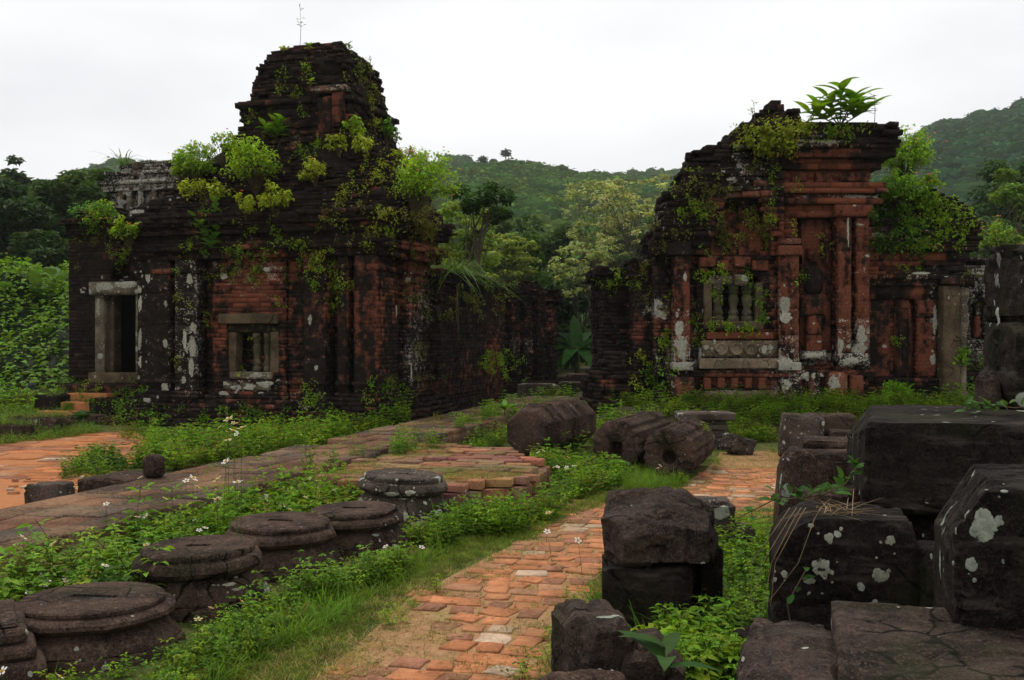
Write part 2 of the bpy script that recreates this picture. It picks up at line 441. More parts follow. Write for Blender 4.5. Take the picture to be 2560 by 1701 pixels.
M_PATH = make_dirt('path_earth', (0.31, 0.165, 0.08), (0.43, 0.25, 0.125), 0.7, (0.34, 0.255, 0.11))
M_COURT = make_dirt('court_earth', (0.40, 0.155, 0.06), (0.47, 0.20, 0.085), 0.25, (0.33, 0.17, 0.08))
M_BANK = make_dirt('bank_earth', (0.035, 0.03, 0.015), (0.06, 0.055, 0.022), 0.8, (0.04, 0.055, 0.012))
M_DOORSHADE = make_dirt('interior_shade', (0.006, 0.005, 0.005), (0.01, 0.008, 0.007), 0.2, (0.006, 0.005, 0.005))  # near-black colour painting the shade inside the doorway
def make_water():
    m, t = nt('slot_water'); b = NB(t)
    p = b.out((0.03, 0.03, 0.03), 0.03, None, 0.6)
    return m
M_WATER = make_water()

# ---------------------------------------------------------------- ground, path, court
def sheet(name, poly, z, mat, **props):
    mb = MB(); mb.add([(p[0], p[1], z) for p in poly], [tuple(range(len(poly)))])
    return mb.build(name, mat, None, solid=True, **props)
sheet('ground', [(-900, -60), (900, -60), (900, 1500), (-900, 1500)], 0.0, M_GROUND, kind='structure')

def inside(poly, x, y):
    poly = np.asarray(poly)[:, :2]; x = np.asarray(x); y = np.asarray(y)
    r = np.zeros(x.shape, bool); j = len(poly) - 1
    for i in range(len(poly)):
        xi, yi = poly[i]; xj, yj = poly[j]
        if yi != yj:
            r ^= ((yi > y) != (yj > y)) & (x < (xj - xi) * (y - yi) / (yj - yi) + xi)
        j = i
    return r
def edge_dist(poly, x, y):
    poly = np.asarray(poly)[:, :2]; d = np.full(np.shape(x), 1e9)
    for i in range(len(poly)):
        a, b = poly[i - 1], poly[i]; e = b - a; L = max(e @ e, 1e-9)
        t = np.clip(((x - a[0]) * e[0] + (y - a[1]) * e[1]) / L, 0, 1)
        d = np.minimum(d, np.hypot(x - a[0] - t * e[0], y - a[1] - t * e[1]))
    return d
PATH = np.array([gnd(*p) for p in [(640, 1760), (820, 1680), (930, 1580), (1010, 1510), (1130, 1440), (1250, 1380), (1350, 1330), (1385, 1290),
        (1420, 1262), (1560, 1235), (1700, 1215), (1760, 1180), (1790, 1150), (1800, 1132), (1935, 1128), (2010, 1160), (2010, 1280), (1800, 1330),
        (1640, 1345), (1560, 1390), (1510, 1440), (1480, 1500), (1440, 1570), (1400, 1640), (1330, 1760)]])
COURT = np.array([gnd(*p) for p in [(-260, 1330), (40, 1290), (260, 1215), (330, 1165), (380, 1110), (330, 1078), (190, 1086), (0, 1110), (-300, 1120), (-700, 1160)]])
path_o = sheet('path', PATH, 0.004, M_PATH, kind='structure')
court_o = sheet('courtyard_path', COURT, 0.004, M_COURT, kind='structure')

def paver_tint(pale=0.1, base=(0.46, 0.185, 0.085)):
    u = random.random()
    if u < pale: c = (0.50, 0.36, 0.25)
    elif u < pale + 0.26: c = (0.28, 0.125, 0.075)
    elif u < pale + 0.34: c = (0.40, 0.20, 0.11)
    else: c = base
    k = random.uniform(0.8, 1.15)
    return tuple(x * k for x in c)
def paver(parent, name, cx, cy, z, w, l, ang, h, tint, mat=None, solid=True, flat=1.0):
    """one irregular worn brick: polygon of 5-7 corners with a softened top edge"""
    n = random.choice((5, 6, 7))
    base = [(-1, -1), (1, -1), (1, 1), (-1, 1)]
    pts = []
    for i, (a, b) in enumerate(base):
        c, d = base[(i + 1) % 4]
        pts.append((a, b))
        if len(pts) < n + 3 and random.random() < 0.55: t = random.uniform(0.3, 0.7); pts.append((a + (c - a) * t, b + (d - b) * t))
    P = np.array(pts, float)
    P = P * np.array((w / 2, l / 2)) + rng.uniform(-1, 1, P.shape) * np.array((w, l)) * 0.075 * flat
    cut = random.random()
    if cut < 0.45: i = random.randrange(len(P)); P[i] *= random.uniform(0.72, 0.9)
    ca, sa = math.cos(ang), math.sin(ang)
    P = P @ np.array(((ca, sa), (-sa, ca)))
    k = len(P); b = min(0.005, w * 0.03)
    tilt = rng.uniform(-0.03, 0.03, 2) * flat
    def lay(S, zz): return np.column_stack((S, zz + S @ tilt))
    s = 1 - 2 * b / max(w, 0.05)
    V = np.concatenate((lay(P, -0.0), lay(P, h - b), lay(P * s, h)))
    Fs = [tuple(range(2 * k, 3 * k))]
    for r in (0, 1):
        for i in range(k): j = (i + 1) % k; Fs.append((r * k + i, r * k + j, (r + 1) * k + j, (r + 1) * k + i))
    mb = MB(); mb.add(V, Fs, (*tint, 1))
    me = mb.mesh(name); me.materials.append(mat or M_PAVER)
    o = bpy.data.objects.new(name, me); COL.objects.link(o); o.parent = parent; o.location = (cx, cy, z)
    if solid: add_solid_at(o, (cx, cy, z), mb, parent)
    return o
def add_solid_at(o, loc, mb, parent):
    V, L, C, A = mb.data()
    V = V + np.asarray(loc)
    if parent is not None:
        M_ = np.array(parent.matrix_basis); V = V @ M_[:3, :3].T + M_[:3, 3]
    st = np.concatenate(([0], np.cumsum(C)))
    SOLIDS.append((V, [L[st[i]:st[i + 1]].tolist() for i in range(len(C))]))

# bricks of the near path
ang = R(-14); ca, sa = math.cos(ang), math.sin(ang)
cells = []
cw, cl = 0.185, 0.165
for j in range(-10, 90):
    i = -20 + random.random()
    while i < 60:
        wide = random.choice((0.8, 1.0, 1.0, 1.25, 1.45))
        u, v = (i + wide / 2) * cw - 2.0, j * cl + 3.5
        x, y = u * ca - v * sa, u * sa + v * ca
        x += random.uniform(-0.02, 0.02); y += random.uniform(-0.02, 0.02)
        cells.append((x, y, wide * cw)); i += wide
C3 = np.array(cells)
ok = inside(PATH, C3[:, 0], C3[:, 1]); ed = edge_dist(PATH, C3[:, 0], C3[:, 1])
nn_ = vnoise(np.column_stack((C3[:, :2], np.zeros(len(C3)))), 1.6, 3)
keep = ok & (rng.random(len(C3)) < np.clip(0.45 + ed / 0.2, 0, 0.98)) & (nn_ > 0.22 - 0.1 * (ed > 0.3)) & (C3[:, 1] > 4.3)
cand = C3[keep]; cand = cand[np.argsort(cand[:, 1])][:300]
for (x, y, w) in cand:
    far = y > 9
    paver(path_o, 'paving_brick', x, y, 0.002, w * random.uniform(0.8, 0.97), cl * random.uniform(0.76, 0.98), ang + random.uniform(-0.22, 0.22),
          random.uniform(0.008, 0.017), paver_tint(0.09))
# flat bricks of the courtyard behind the raised walkway
cells = []
for j in range(0, 40):
    x = -10 + random.random() * 0.4
    while x < -2:
        w = random.uniform(0.3, 0.6)
        cells.append((x + w / 2, 9 + j * 0.26, w)); x += w
C3 = np.array(cells)
ok = inside(COURT, C3[:, 0], C3[:, 1]) & (edge_dist(COURT, C3[:, 0], C3[:, 1]) > 0.18) & (rng.random(len(C3)) < 0.8) & (C3[:, 1] > 11.3)
for (x, y, w) in C3[ok][:150]:
    paver(court_o, 'flat_brick', x, y, 0.0, w * 0.97, 0.25, R(-8) + random.uniform(-0.05, 0.05), random.uniform(0.009, 0.016), paver_tint(0.02, (0.44, 0.165, 0.065)))
# loose brick fragments on the courtyard
for k in range(26):
    p = gnd(random.uniform(10, 260), random.uniform(1190, 1250))
    paver(court_o, 'brick_fragment', p[0], p[1], 0.003, random.uniform(0.05, 0.13), random.uniform(0.04, 0.08), random.uniform(0, 3), random.uniform(0.012, 0.035), paver_tint(0.1))

# ---------------------------------------------------------------- raised walkway and brick platform
YAW = R(15.5)
e_ = np.array((math.cos(YAW), -math.sin(YAW))); d_ = np.array((math.sin(YAW), math.cos(YAW)))
W0 = np.array((-3.33, 10.0))                         # a point of the walkway's left edge
walk = empty('walkway', (W0[0], W0[1], 0), -YAW, kind='structure')
def wtint():
    k = random.uniform(0.65, 1.25); c = random.choice(((0.088, 0.058, 0.043), (0.105, 0.064, 0.045), (0.085, 0.064, 0.05), (0.14, 0.072, 0.044)))
    return tuple(x * k for x in c)
mb = MB(); box(mb, 0.10, 1.22, -6.5, 14.5, 0.0, 0.235, (*wtint(), 1)); mb.build('walkway_core', M_PAVER, walk, solid=True)
def slab_row(x0, x1, y0, y1, z, h, lmin, lmax, hole=0.0):
    y = y0
    while y < y1:
        l = random.uniform(lmin, lmax)
        if random.random() > hole:
            paver(walk, 'walkway_slab', (x0 + x1) / 2 + random.uniform(-.02, .02), y + l / 2, z + random.uniform(-.008, .008), (x1 - x0) * random.uniform(.95, 1.0), l * 0.98,
                  random.uniform(-.012, .012), h, wtint(), flat=.35)
        y += l
for (a, b_) in ((0.0, 0.34), (0.34, 0.66), (0.66, 0.98), (0.98, 1.24)):
    slab_row(a, b_, -6.3, -1.5, 0.225, 0.07, 0.28, 0.6, 0.03)
    slab_row(a, b_, -1.5, 13.5, 0.225, 0.07, 0.3, 0.7, 0.03)
slab_row(1.22, 1.42, -6.3, 0.5, 0.10, 0.085, 0.5, 0.95, 0.1)
slab_row(1.38, 1.62, -6.3, -1.0, 0.0, 0.085, 0.5, 0.95, 0.15)
slab_row(-0.16, 0.04, -6.3, 6.0, 0.08, 0.09, 0.4, 0.9, 0.25)
# platform
PLAT = np.array([gnd(*p, 0.3) for p in [(800, 1188), (1000, 1207), (1120, 1207), (1300, 1190), (1350, 1145), (1262, 1118), (1075, 1106), (980, 1125)]])
plat = empty('brick_platform', (*PLAT[:, :2].mean(0), 0), 0, kind='structure')
pc = PLAT[:, :2].mean(0)
mb = MB(); k = len(PLAT)
Q = (PLAT[:, :2] - pc) * 0.965
V = np.concatenate((np.column_stack((Q, np.zeros(k))), np.column_stack((Q, np.full(k, 0.25)))))
mb.add(V, [tuple(range(k, 2 * k))] + [(i, (i + 1) % k, (i + 1) % k + k, i + k) for i in range(k)], (0.06, 0.055, 0.02, 1))
mb.build('platform_core', M_PAVER, plat, solid=True)
cells = []
for j in range(30):
    u = -3 + random.random() * .3
    while u < 3:
        w = random.uniform(0.2, 0.36); v = -2.4 + j * 0.2
        x, y = u * e_[0] + v * d_[0], u * e_[1] + v * d_[1]
        cells.append((x + pc[0], y + pc[1], w)); u += w
C3 = np.array(cells)
ok = inside(PLAT, C3[:, 0], C3[:, 1]) & (rng.random(len(C3)) < 0.93)
for (x, y, w) in C3[ok]:
    paver(plat, 'platform_brick', x - pc[0], y - pc[1], 0.225, w * 0.96, 0.19, -YAW + random.uniform(-.06, .06), random.uniform(0.055, 0.08),
          tuple(q * random.uniform(.7, 1.2) for q in random.choice(((0.24, 0.12, 0.07), (0.31, 0.14, 0.075), (0.19, 0.11, 0.07)))))
# front and right edge bricks of the platform, two courses
for (a, b_) in ((0, 1), (1, 2), (2, 3), (3, 4)):
    A, B = PLAT[a][:2], PLAT[b_][:2]; L = np.linalg.norm(B - A); t = 0.0; dr = (B - A) / L
    while t < L - 0.08:
        l = random.uniform(0.18, 0.34)
        for zz, hh, inn in ((0.0, 0.10, 0.03), (0.10, 0.11, 0.0)):
            p = A + dr * (t + l / 2) - pc - np.array((-dr[1], dr[0])) * -0.02 * (1 if inn else 0)
            paver(plat, 'edge_brick', p[0], p[1], zz, l * .93, 0.22, math.atan2(dr[1], dr[0]) + random.uniform(-.1, .1), hh,
                  tuple(q * random.uniform(.6, 1.1) for q in (0.20, 0.095, 0.06)))
        t += l

# ---------------------------------------------------------------- brick ruins
def chain(segs):
    pts = []
    for x0, x1, pr in segs: pts += [(x0, -pr), (x1, -pr)]
    out = [pts[0]]
    for p in pts[1:]:
        if abs(p[0] - out[-1][0]) > 1e-6 or abs(p[1] - out[-1][1]) > 1e-6: out.append(p)
    return out
def offset(poly, d):
    P = np.asarray(poly, float); n = len(P)
    E = np.roll(P, -1, 0) - P
    L = np.linalg.norm(E, axis=1, keepdims=True); E = E / np.maximum(L, 1e-9)
    N = np.column_stack((E[:, 1], -E[:, 0]))
    out = np.empty_like(P)
    for i in range(n):
        n0, n1 = N[i - 1], N[i]
        den = 1 + n0 @ n1
        out[i] = P[i] + (d * (n0 + n1) / den if den > 0.15 else d * n1)
    return out
def blobs(px, lst):
    r = np.zeros(len(px))
    for (x, y, rx, ry, a) in lst:
        q = np.exp(-(((px[:, 0] - x) / rx) ** 2 + ((px[:, 1] - y) / ry) ** 2))
        r = r + a * q
    return r
class Ruin:
    def __init__(self, name, loc, yaw, label, cat='ruined temple', red=(), lich=(), moss=(), base=(0.12, 0.08, 0.05)):
        self.o = empty(name, loc, yaw); tag(self.o, label, cat)
        self.loc = np.asarray(loc, float); self.M = np.array(Matrix.Rotation(yaw, 3, 'Z'))
        self.B, self.core = [], MB()
        self.red, self.lich, self.moss, self.base = red, lich, moss, base
    def world(self, P): return np.asarray(P) @ self.M.T + self.loc
    def local(self, W): return (np.asarray(W) - self.loc) @ self.M
    def band(self, poly, z0, z1, o0=0.0, o1=None, ch=0.075, bl=0.27, prot=0.0035, skip=0.010, oj=0.002, inset=0.055, depth=0.11, jz=0.004, core=True, jag=0.0):
        o1 = o0 if o1 is None else o1
        nc = max(1, round((z1 - z0) / ch)); h = (z1 - z0) / nc; hs = [random.uniform(.72, 1.3) for _ in range(nc)]; kk = (z1 - z0) / sum(hs); hs = [q_ * kk for q_ in hs]; zb = z0; gap = .0055 if jag else .0022
        for i in range(nc):
            t = (i + 0.5) / nc
            P = offset(poly, o0 + (o1 - o0) * t + random.uniform(-oj, oj)) if not callable(poly) else np.asarray(poly(zb + hs[i] * .5))
            h = hs[i]; z = zb; zb += h
            for a in range(len(P)):
                p, q = P[a], P[(a + 1) % len(P)]
                L = np.hypot(*(q - p))
                if L < 0.03: continue
                d = (q - p) / L; nrm = np.array((d[1], -d[0]))
                wn = self.M[:2, :2] @ nrm
                mid = self.world(np.append((p + q) / 2, z))
                if wn @ mid[:2] > 0.25 * np.hypot(*mid[:2]): continue     # faces away from every likely viewpoint
                s = -random.random() * bl * 0.9
                while s < L - 0.02:
                    l = bl * random.uniform(0.65, 1.3); e = min(s + l, L); s0 = max(s, 0.0); s += l
                    if e - s0 < 0.025 or random.random() < skip: continue
                    pr = random.gauss(0, prot + (.012 if jag else 0)) + (random.uniform(0, jag) if jag and random.random() < .5 else 0)
                    if jag:
                        q_ = np.array((*(p + d * (s0 + e) / 2), z)); pr += .09 * (float(vnoise(q_, 1.5, 8)) - .5)
                        if float(vnoise(q_, 2.4, 9)) > .80: continue
                    c = p + d * (s0 + e) / 2 + nrm * (pr - depth) / 2
                    self.B.append((c[0], c[1], z + h / 2 + random.uniform(-jz, jz) * (2.2 if jag else .5), d[0], d[1], (e - s0) / 2 - gap, (pr + depth) / 2, h / 2 - (0.0007 if not jag else 0.0035), jag))
        if core:
            if callable(poly):
                zs = np.linspace(z0, z1, max(2, nc // 2 + 1)); rings = [offset(poly(z), -inset) for z in zs]
            else:
                zs = (z0, z1); rings = [offset(poly, o0 - inset), offset(poly, o1 - inset)]
            n = len(rings[0])
            V = np.concatenate([np.column_stack((r, np.full(n, z))) for r, z in zip(rings, zs)])
            V[-n:, 2] -= 0.012
            Fs = [tuple(range(n))[::-1], tuple(range((len(zs) - 1) * n, len(zs) * n))]
            for k_ in range(len(zs) - 1):
                Fs += [(k_ * n + i, k_ * n + (i + 1) % n, (k_ + 1) * n + (i + 1) % n, (k_ + 1) * n + i) for i in range(n)]
            self.core.add(V, Fs, (*self.base, 0.4))
    def tints(self, W):
        px = to_px(W)
        n = len(W); r = np.full(n, self.base[0]) + blobs(px, self.red)
        return np.column_stack((np.clip(r, 0, 1), np.clip(self.base[1] + blobs(px, self.lich), 0, 1), np.clip(self.base[2] + blobs(px, self.moss), 0, 1), rng.random(n)))
    def finish(self, npart=300):
        B = np.array(self.B); n = len(B)
        u = np.column_stack((B[:, 3], B[:, 4], np.zeros(n))); w = np.column_stack((B[:, 4], -B[:, 3], np.zeros(n))); up = np.array((0, 0, 1.0))
        S = np.array([(x, y, z) for z in (-1, 1) for (x, y) in ((-1, -1), (1, -1), (1, 1), (-1, 1))], float)   # y: outward normal
        loc = S[None] * np.column_stack((B[:, 5], B[:, 6], B[:, 7]))[:, None, :]
        jit = rng.uniform(-1, 1, loc.shape) * np.where(B[:, 8] > 0, .011, .002)[:, None, None]; jit[..., 2] *= 0.6
        out = (S[:, 1] > 0)[None, :, None]
        loc = loc + jit * out
        V = loc[..., 0:1] * u[:, None, :] + loc[..., 1:2] * w[:, None, :] + loc[..., 2:3] * up
        C = B[:, :3]
        Wc = self.world(C); T = self.tints(Wc)
        wn = w @ self.M.T; vd = -Wc / np.linalg.norm(Wc, axis=1, keepdims=True)
        facing = np.clip((wn * vd).sum(1), 0, 1)
        area = B[:, 5] * B[:, 7] * facing / (np.linalg.norm(Wc, axis=1) ** 2)
        px = to_px(Wc); area[(px[:, 0] < 0) | (px[:, 0] > 2560) | (px[:, 1] > 1701)] = 0
        order = np.argsort(-area)
        sel, rest = order[:npart], order[npart:]
        Bq = BOXF[:, ::-1]
        for i in sel:
            mb = MB(); mb.add(V[i], Bq, T[i]); me = mb.mesh('brick'); me.materials.append(M_BRICK)
            o = bpy.data.objects.new('brick', me); COL.objects.link(o); o.parent = self.o; o.location = C[i]
        mb = MB()
        k = len(rest)
        if k:
            VV = (V[rest] + C[rest][:, None, :]).reshape(-1, 3)
            FF = (Bq[None] + (np.arange(k) * 8)[:, None, None]).reshape(-1, 4)
            mb.add(VV, FF, np.repeat(T[rest], 8, 0))
            mb.build('brickwork', M_BRICK, self.o, solid=True, kind='stuff')
        self.core.build('wall_core', M_BRICK, self.o, solid=True)
    def part(self, name, V, Fs, mat, smooth=False, tint=(1, 1, 1, 1), parent=None):
        mb = MB(); V = np.asarray(V, float); c = V.mean(0)
        mb.add(V - c, Fs, tint); me = mb.mesh(name, smooth); me.materials.append(mat)
        o = bpy.data.objects.new(name, me); COL.objects.link(o); o.parent = self.o; o.location = c
        add_solid_at(o, c, mb, self.o)
        return o
    def block(self, name, x0, x1, y0, y1, z0, z1, mat, r=0.015, amp=0.006, n=5, tilt=(0, 0, 0), tint=None):
        V, Q = rbox(x1 - x0, y1 - y0, z1 - z0, r, n, amp, 4.0, random.randrange(99), chip=amp * 2)
        c = np.array(((x0 + x1) / 2, (y0 + y1) / 2, (z0 + z1) / 2))
        V = xf(V, c, *tilt)
        if tint is None and mat in (M_BRICK, M_DRESSED): tint = self.tints(self.world(c[None]))[0]
        return self.part(name, V, Q, mat, True, tint if tint is not None else (1, 1, 1, 1))

def rect(x0, x1, y0, y1): return np.array(((x0, y0), (x1, y0), (x1, y1), (x0, y1)), float)
def lerp(a, b, t): return a + (b - a) * t

# ------------------------------------------------------------------ left temple
LT = Ruin('brick_temple', (-2.376, 18.0, 0.0), -YAW, 'dark brick temple with tall overgrown tower and stone doorway', 'temple',
          red=[(655, 735, 70, 55, .75), (600, 700, 60, 40, .4), (830, 300, 40, 40, .6), (900, 780, 50, 130, .30), (930, 840, 22, 200, .35), (810, 770, 30, 60, .5), (560, 830, 50, 90, .35), (700, 860, 40, 120, .35), (400, 750, 30, 120, .3),
               (1010, 740, 45, 60, .55), (1040, 660, 40, 40, .5), (750, 1000, 30, 60, .4), (860, 750, 30, 160, .3), (740, 660, 60, 40, .4), (610, 640, 60, 30, .4), (1230, 900, 30, 120, .4), (1110, 960, 90, 40, .3), (640, 980, 60, 60, .25),
               (1060, 620, 60, 25, .4), (560, 1000, 60, 40, .25), (760, 115, 60, 25, .25)],
          lich=[(475, 860, 26, 120, .42), (410, 850, 20, 140, .28), (640, 965, 60, 14, .5), (600, 690, 70, 45, .25), (680, 675, 25, 30, .3), (690, 790, 30, 70, .15), (1030, 900, 30, 90, .35), (1050, 760, 40, 60, .28), (790, 880, 40, 120, .14),
                (480, 700, 30, 40, .25), (760, 1010, 60, 40, .2), (800, 700, 40, 60, .2), (560, 1010, 70, 30, .2), (880, 600, 80, 30, .12), (365, 670, 20, 40, .2)],
          moss=[(1040, 560, 60, 90, .35), (1060, 900, 40, 160, .3), (1000, 960, 70, 50, .25), (1090, 740, 40, 100, .25), (760, 960, 90, 60, .1), (600, 1040, 200, 40, .12), (870, 250, 60, 120, .1)],
          base=(0.17, 0.08, 0.06))
def lfx(px, dep=0.0):
    k = (px - CX) / F; c, s = math.cos(YAW), math.sin(YAW)
    # local x on the plane y = dep of the left temple seen at column px
    X0, Y0 = -2.376 + s * dep, 18.0 + c * dep
    return (k * Y0 - X0) / (c + k * s)
def lfz(py, x=-2.5, dep=0.0):
    Y = 18.0 - math.sin(YAW) * x + math.cos(YAW) * dep
    return CAMZ - (py - CY) / F * Y
XL = lfx(352)
g = [lfx(p) for p in (352, 432, 450, 504, 536, 578, 697, 716, 757, 770, 822, 852, 876, 895, 950)]
segs = [(XL, g[1], .10), (g[1], g[2], -.22), (g[2], g[3], .17), (g[3], g[4], -.16), (g[4], g[7], .06), (g[7], g[8], -.04), (g[8], g[9], -.26), (g[9], g[10], .18), (g[10], g[11], -.24), (g[11], g[12], .13), (g[12], g[13], -.12), (g[13], 0.0, .17)]
side = [(0.0, .85), (-.28, .85), (-.28, 1.2), (.12, 1.2), (.12, 2.3), (-.6, 2.3), (-.6, 3.3), (XL, 3.3)]
polyD = np.array(chain(segs) + side)
wx0, wx1 = lfx(570), lfx(700)
segsW = []
for (a, b_, p) in segs:
    if a < wx0 and b_ > wx1: segsW += [(a, wx0, p), (wx0, wx1, -.42), (wx1, b_, p)]
    else: segsW.append((a, b_, p))
polyW = np.array(chain(segsW) + side)
polyS = np.array([(XL, 0), (0, 0), (0, 1.1), (.12, 1.1), (.12, 2.3), (-.6, 2.3), (-.6, 3.3), (XL, 3.3)])
LT.band(polyS, 0.0, 0.16, .62, .56, jag=.05, skip=.05)
LT.band(polyS, 0.16, 0.32, .44, .38, jag=.04, skip=.04)
LT.band(polyS, 0.32, 0.5, .30, .22, jag=.03)
LT.band(polyD, 0.5, 0.57, .10)
LT.band(polyD, 0.57, 0.64, .05)
LT.band(polyD, 2.86, 2.95, .05)
LT.band(polyD, 0.78, 0.85, .03)
z0w, z1w = lfz(932), lfz(800)
LT.band(polyD, 0.64, z0w)
LT.band(polyW, z0w, z1w)
LT.band(polyD, z1w, 3.12)
LT.band(polyS, 3.12, 3.27, .16, jag=.02)
LT.band(polyS, 3.27, 3.42, .27, skip=.03, jag=.02)
LT.band(polyS, 3.42, 3.57, .12)
LT.band(polyS, 3.57, 3.72, .25, jag=.04, skip=.03)
LT.band(polyS, 3.72, 3.95, .34, .37, jag=.07, skip=.06)
LT.band(polyS, 3.95, 4.25, .18, .06, jag=.06)
R0, R1 = rect(XL + .02, -.02, .02, 2.9), rect(-3.42, -.82, .66, 3.15)
def shoulder(z):
    t = np.clip((z - 4.25) / 1.3, 0, 1); t = round(t * 7) / 7
    rg = np.array(((0, 0), (0, 0), (0, 0), (0, 0)), float) + (hash(round(z, 3)) % 7 - 3) * 0.006
    P = lerp(R0, R1, t ** 0.8)
    P[1, 0] = P[2, 0] = lerp(R0[1, 0], R1[1, 0], t ** 1.15)
    return P + rg
LT.band(shoulder, 4.25, 5.5, jag=.08, skip=.07, inset=.07, bl=.23)
TW = rect(-3.32, -.90, .80, 2.98)
LT.band(TW, 5.5, 5.62, .10, jag=.05)
LT.band(TW, 5.62, 6.15, .0, -.01, jag=.05, oj=.02, skip=.06, bl=.23)
LT.band(TW, 6.15, 6.25, .05, jag=.05)
LT.band(TW, 6.25, 6.75, -.13, -.2, jag=.05, oj=.025, skip=.07, bl=.22)
LT.band(TW, 6.75, 7.15, -.22, -.30, jag=.06, oj=.03, skip=.08, bl=.22)
LT.band(TW, 7.15, 7.36, -.36, -.45, jag=.06, oj=.03, skip=.06)
LT.band(TW, 7.36, 7.50, -.55, -.64, jag=.08, oj=.03, skip=.12)
# long side wall running back along the walkway
LT.band(rect(-2.6, .33, 2.35, 6.95), 0.0, 0.3, .04)
LT.band(rect(-2.6, .33, 2.35, 6.95), 0.3, 2.75, prot=.006, skip=.004)
LT.band(rect(-2.6, .33, 2.35, 6.95), 2.75, 3.05, .05, .0, jag=.08, skip=.12)
# porch with the doorway
PX0, PX1, PY = -7.86, -4.6, 1.5
dx0, dx1 = lfx(262, PY), lfx(341, PY)
def porch(o=0.0, door=True):
    s = [(PX0, dx0 - .22, 0), (dx0 - .22, dx1 + .2, -.9 if door else 0.0), (dx1 + .2, PX1, 0)]
    return np.array([(x, y + PY) for x, y in chain(s)] + [(PX1, 4.6), (PX0, 4.6)])
pz = lambda y: lfz(y, -6.5, PY)
LT.band(porch(door=False), 0.0, .34, .52, .40, jag=.08, skip=.06)
LT.band(porch(door=False), .34, pz(958), .28, .16, jag=.06)
LT.band(porch(), pz(958), pz(703))
def porch2(z):
    t = np.clip((z - pz(703)) / (pz(585) - pz(703)), 0, 1)
    w = lerp(.42, .06, t)
    xm = (dx0 + dx1) / 2 + .12
    s = [(PX0, xm - w, 0), (xm - w, xm + w, -.35), (xm + w, PX1, 0)]
    return np.array([(x, y + PY) for x, y in chain(s)] + [(PX1, 4.6), (PX0, 4.6)])
LT.band(porch2, pz(703), pz(585))
LT.band(porch(door=False), pz(585), pz(560), .06, jag=.03)
LT.band(porch(door=False), pz(560), pz(545), .14, jag=.05, skip=.08)
def ptop(z): return np.array([(PX0 + .12, PY + .05), (PX0 + .95, PY + .05), (PX0 + .95, 4.4), (PX0 + .12, 4.4)])
LT.band(ptop, pz(545), pz(512), jag=.05, skip=.1)
LT.finish(300)
# stone doorway
LT.block('lintel', lfx(226, PY - .1), lfx(364, PY - .1), PY - .16, PY + .2, pz(738), pz(705), M_PALE, .02, .012)
LT.block('door_jamb', lfx(238, PY - .08), lfx(263, PY - .08), PY - .10, PY + .25, pz(935), pz(739), M_PALE, .015, .01)
LT.block('door_jamb', lfx(340, PY - .08), lfx(360, PY - .08), PY - .10, PY + .25, pz(935), pz(739), M_PALE, .015, .01)
LT.block('inner_jamb', lfx(263, PY) + .005, lfx(263, PY) + .16, PY + .05, PY + .32, pz(935), pz(739), M_TAN, .01, .006)
LT.block('threshold', lfx(226, PY - .12), lfx(362, PY - .12), PY - .2, PY + .3, pz(958), pz(932), M_TAN, .015, .008)
mb = MB(); box(mb, dx0 - .2, dx1 + .18, PY + .82, PY + .86, pz(958), pz(705)); mb.build('door_shade_sheet', M_DOORSHADE, LT.o)  # thin black sheet standing in for the shade deep in the doorway
# doorway steps and their cheek blocks
sx0, sx1 = lfx(196, .9), lfx(318, .9)
LT.block('landing', lfx(160, .9), lfx(352, .9), .72, PY - .05, 0.48, pz(960), M_BRICK, .02, .015, tint=(.42, .05, .1, .5))
for i in range(3):
    LT.block('step', sx0 + .08 - i * .12, sx1 - .15 - i * .16, .44 - i * .28, .78 - i * .28, .36 - i * .16 - .02, .52 - i * .16, M_COURT, .02, .012)
LT.block('step_cheek', lfx(112, .4), lfx(172, .4), .1, .75, 0.0, .50, M_BRICK, .03, .03, tint=(.05, .02, .2, .3))
LT.block('step_cheek', lfx(248, .4), lfx(330, .4), .1, .75, 0.0, .44, M_BRICK, .03, .03, tint=(.05, .02, .2, .3))
LT.block('foot_stone', lfx(176, -.4), lfx(272, -.4), -.5, -.12, 0.0, .17, M_STONE, .03, .012)
# window
wz = lambda y: lfz(y, lfx(635))
LT.block('window_lintel', lfx(556), lfx(702), -.15, .12, wz(810), wz(785), M_TAN, .02, .008)
LT.block('window_sill', lfx(580), lfx(686), -.10, .22, wz(948), wz(930), M_PALE, .015, .008)
LT.block('window_jamb', lfx(572), lfx(592), -.02, .22, wz(931), wz(812), M_TAN, .01, .006)
LT.block('window_jamb', lfx(678), lfx(700), -.04, .22, wz(931), wz(830), M_TAN, .01, .006)
LT.block('window_head', lfx(572), lfx(700), -.03, .2, wz(832), wz(811), M_BRICK, .01, .01, tint=(.15, .1, .5, .3))
def baluster(R_, x, y, z0, z1, r, mat, tint=(1, 1, 1, 1)):
    h = z1 - z0
    pr = [(1.0, 0), (1.0, .12), (.72, .14), (.72, .17), (1.05, .21), (.9, .26), (.62, .34), (.74, .42), (.92, .52), (1.0, .62), (.8, .70), (.6, .74), (.95, .77), (.95, .80), (.7, .83), (1.0, .87), (1.0, 1.0)]
    mb = MB(); lathe(mb, [(a * r, b * h) for a, b in pr], 14)
    me = mb.mesh('baluster', True); me.materials.append(mat)
    o = bpy.data.objects.new('baluster', me); COL.objects.link(o); o.parent = R_.o; o.location = (x, y, z0)
    add_solid_at(o, o.location, mb, R_.o)
for p, r in ((642, .085), (668, .075)):
    baluster(LT, lfx(p, .06), .08, wz(930), wz(832), r, M_BALU)
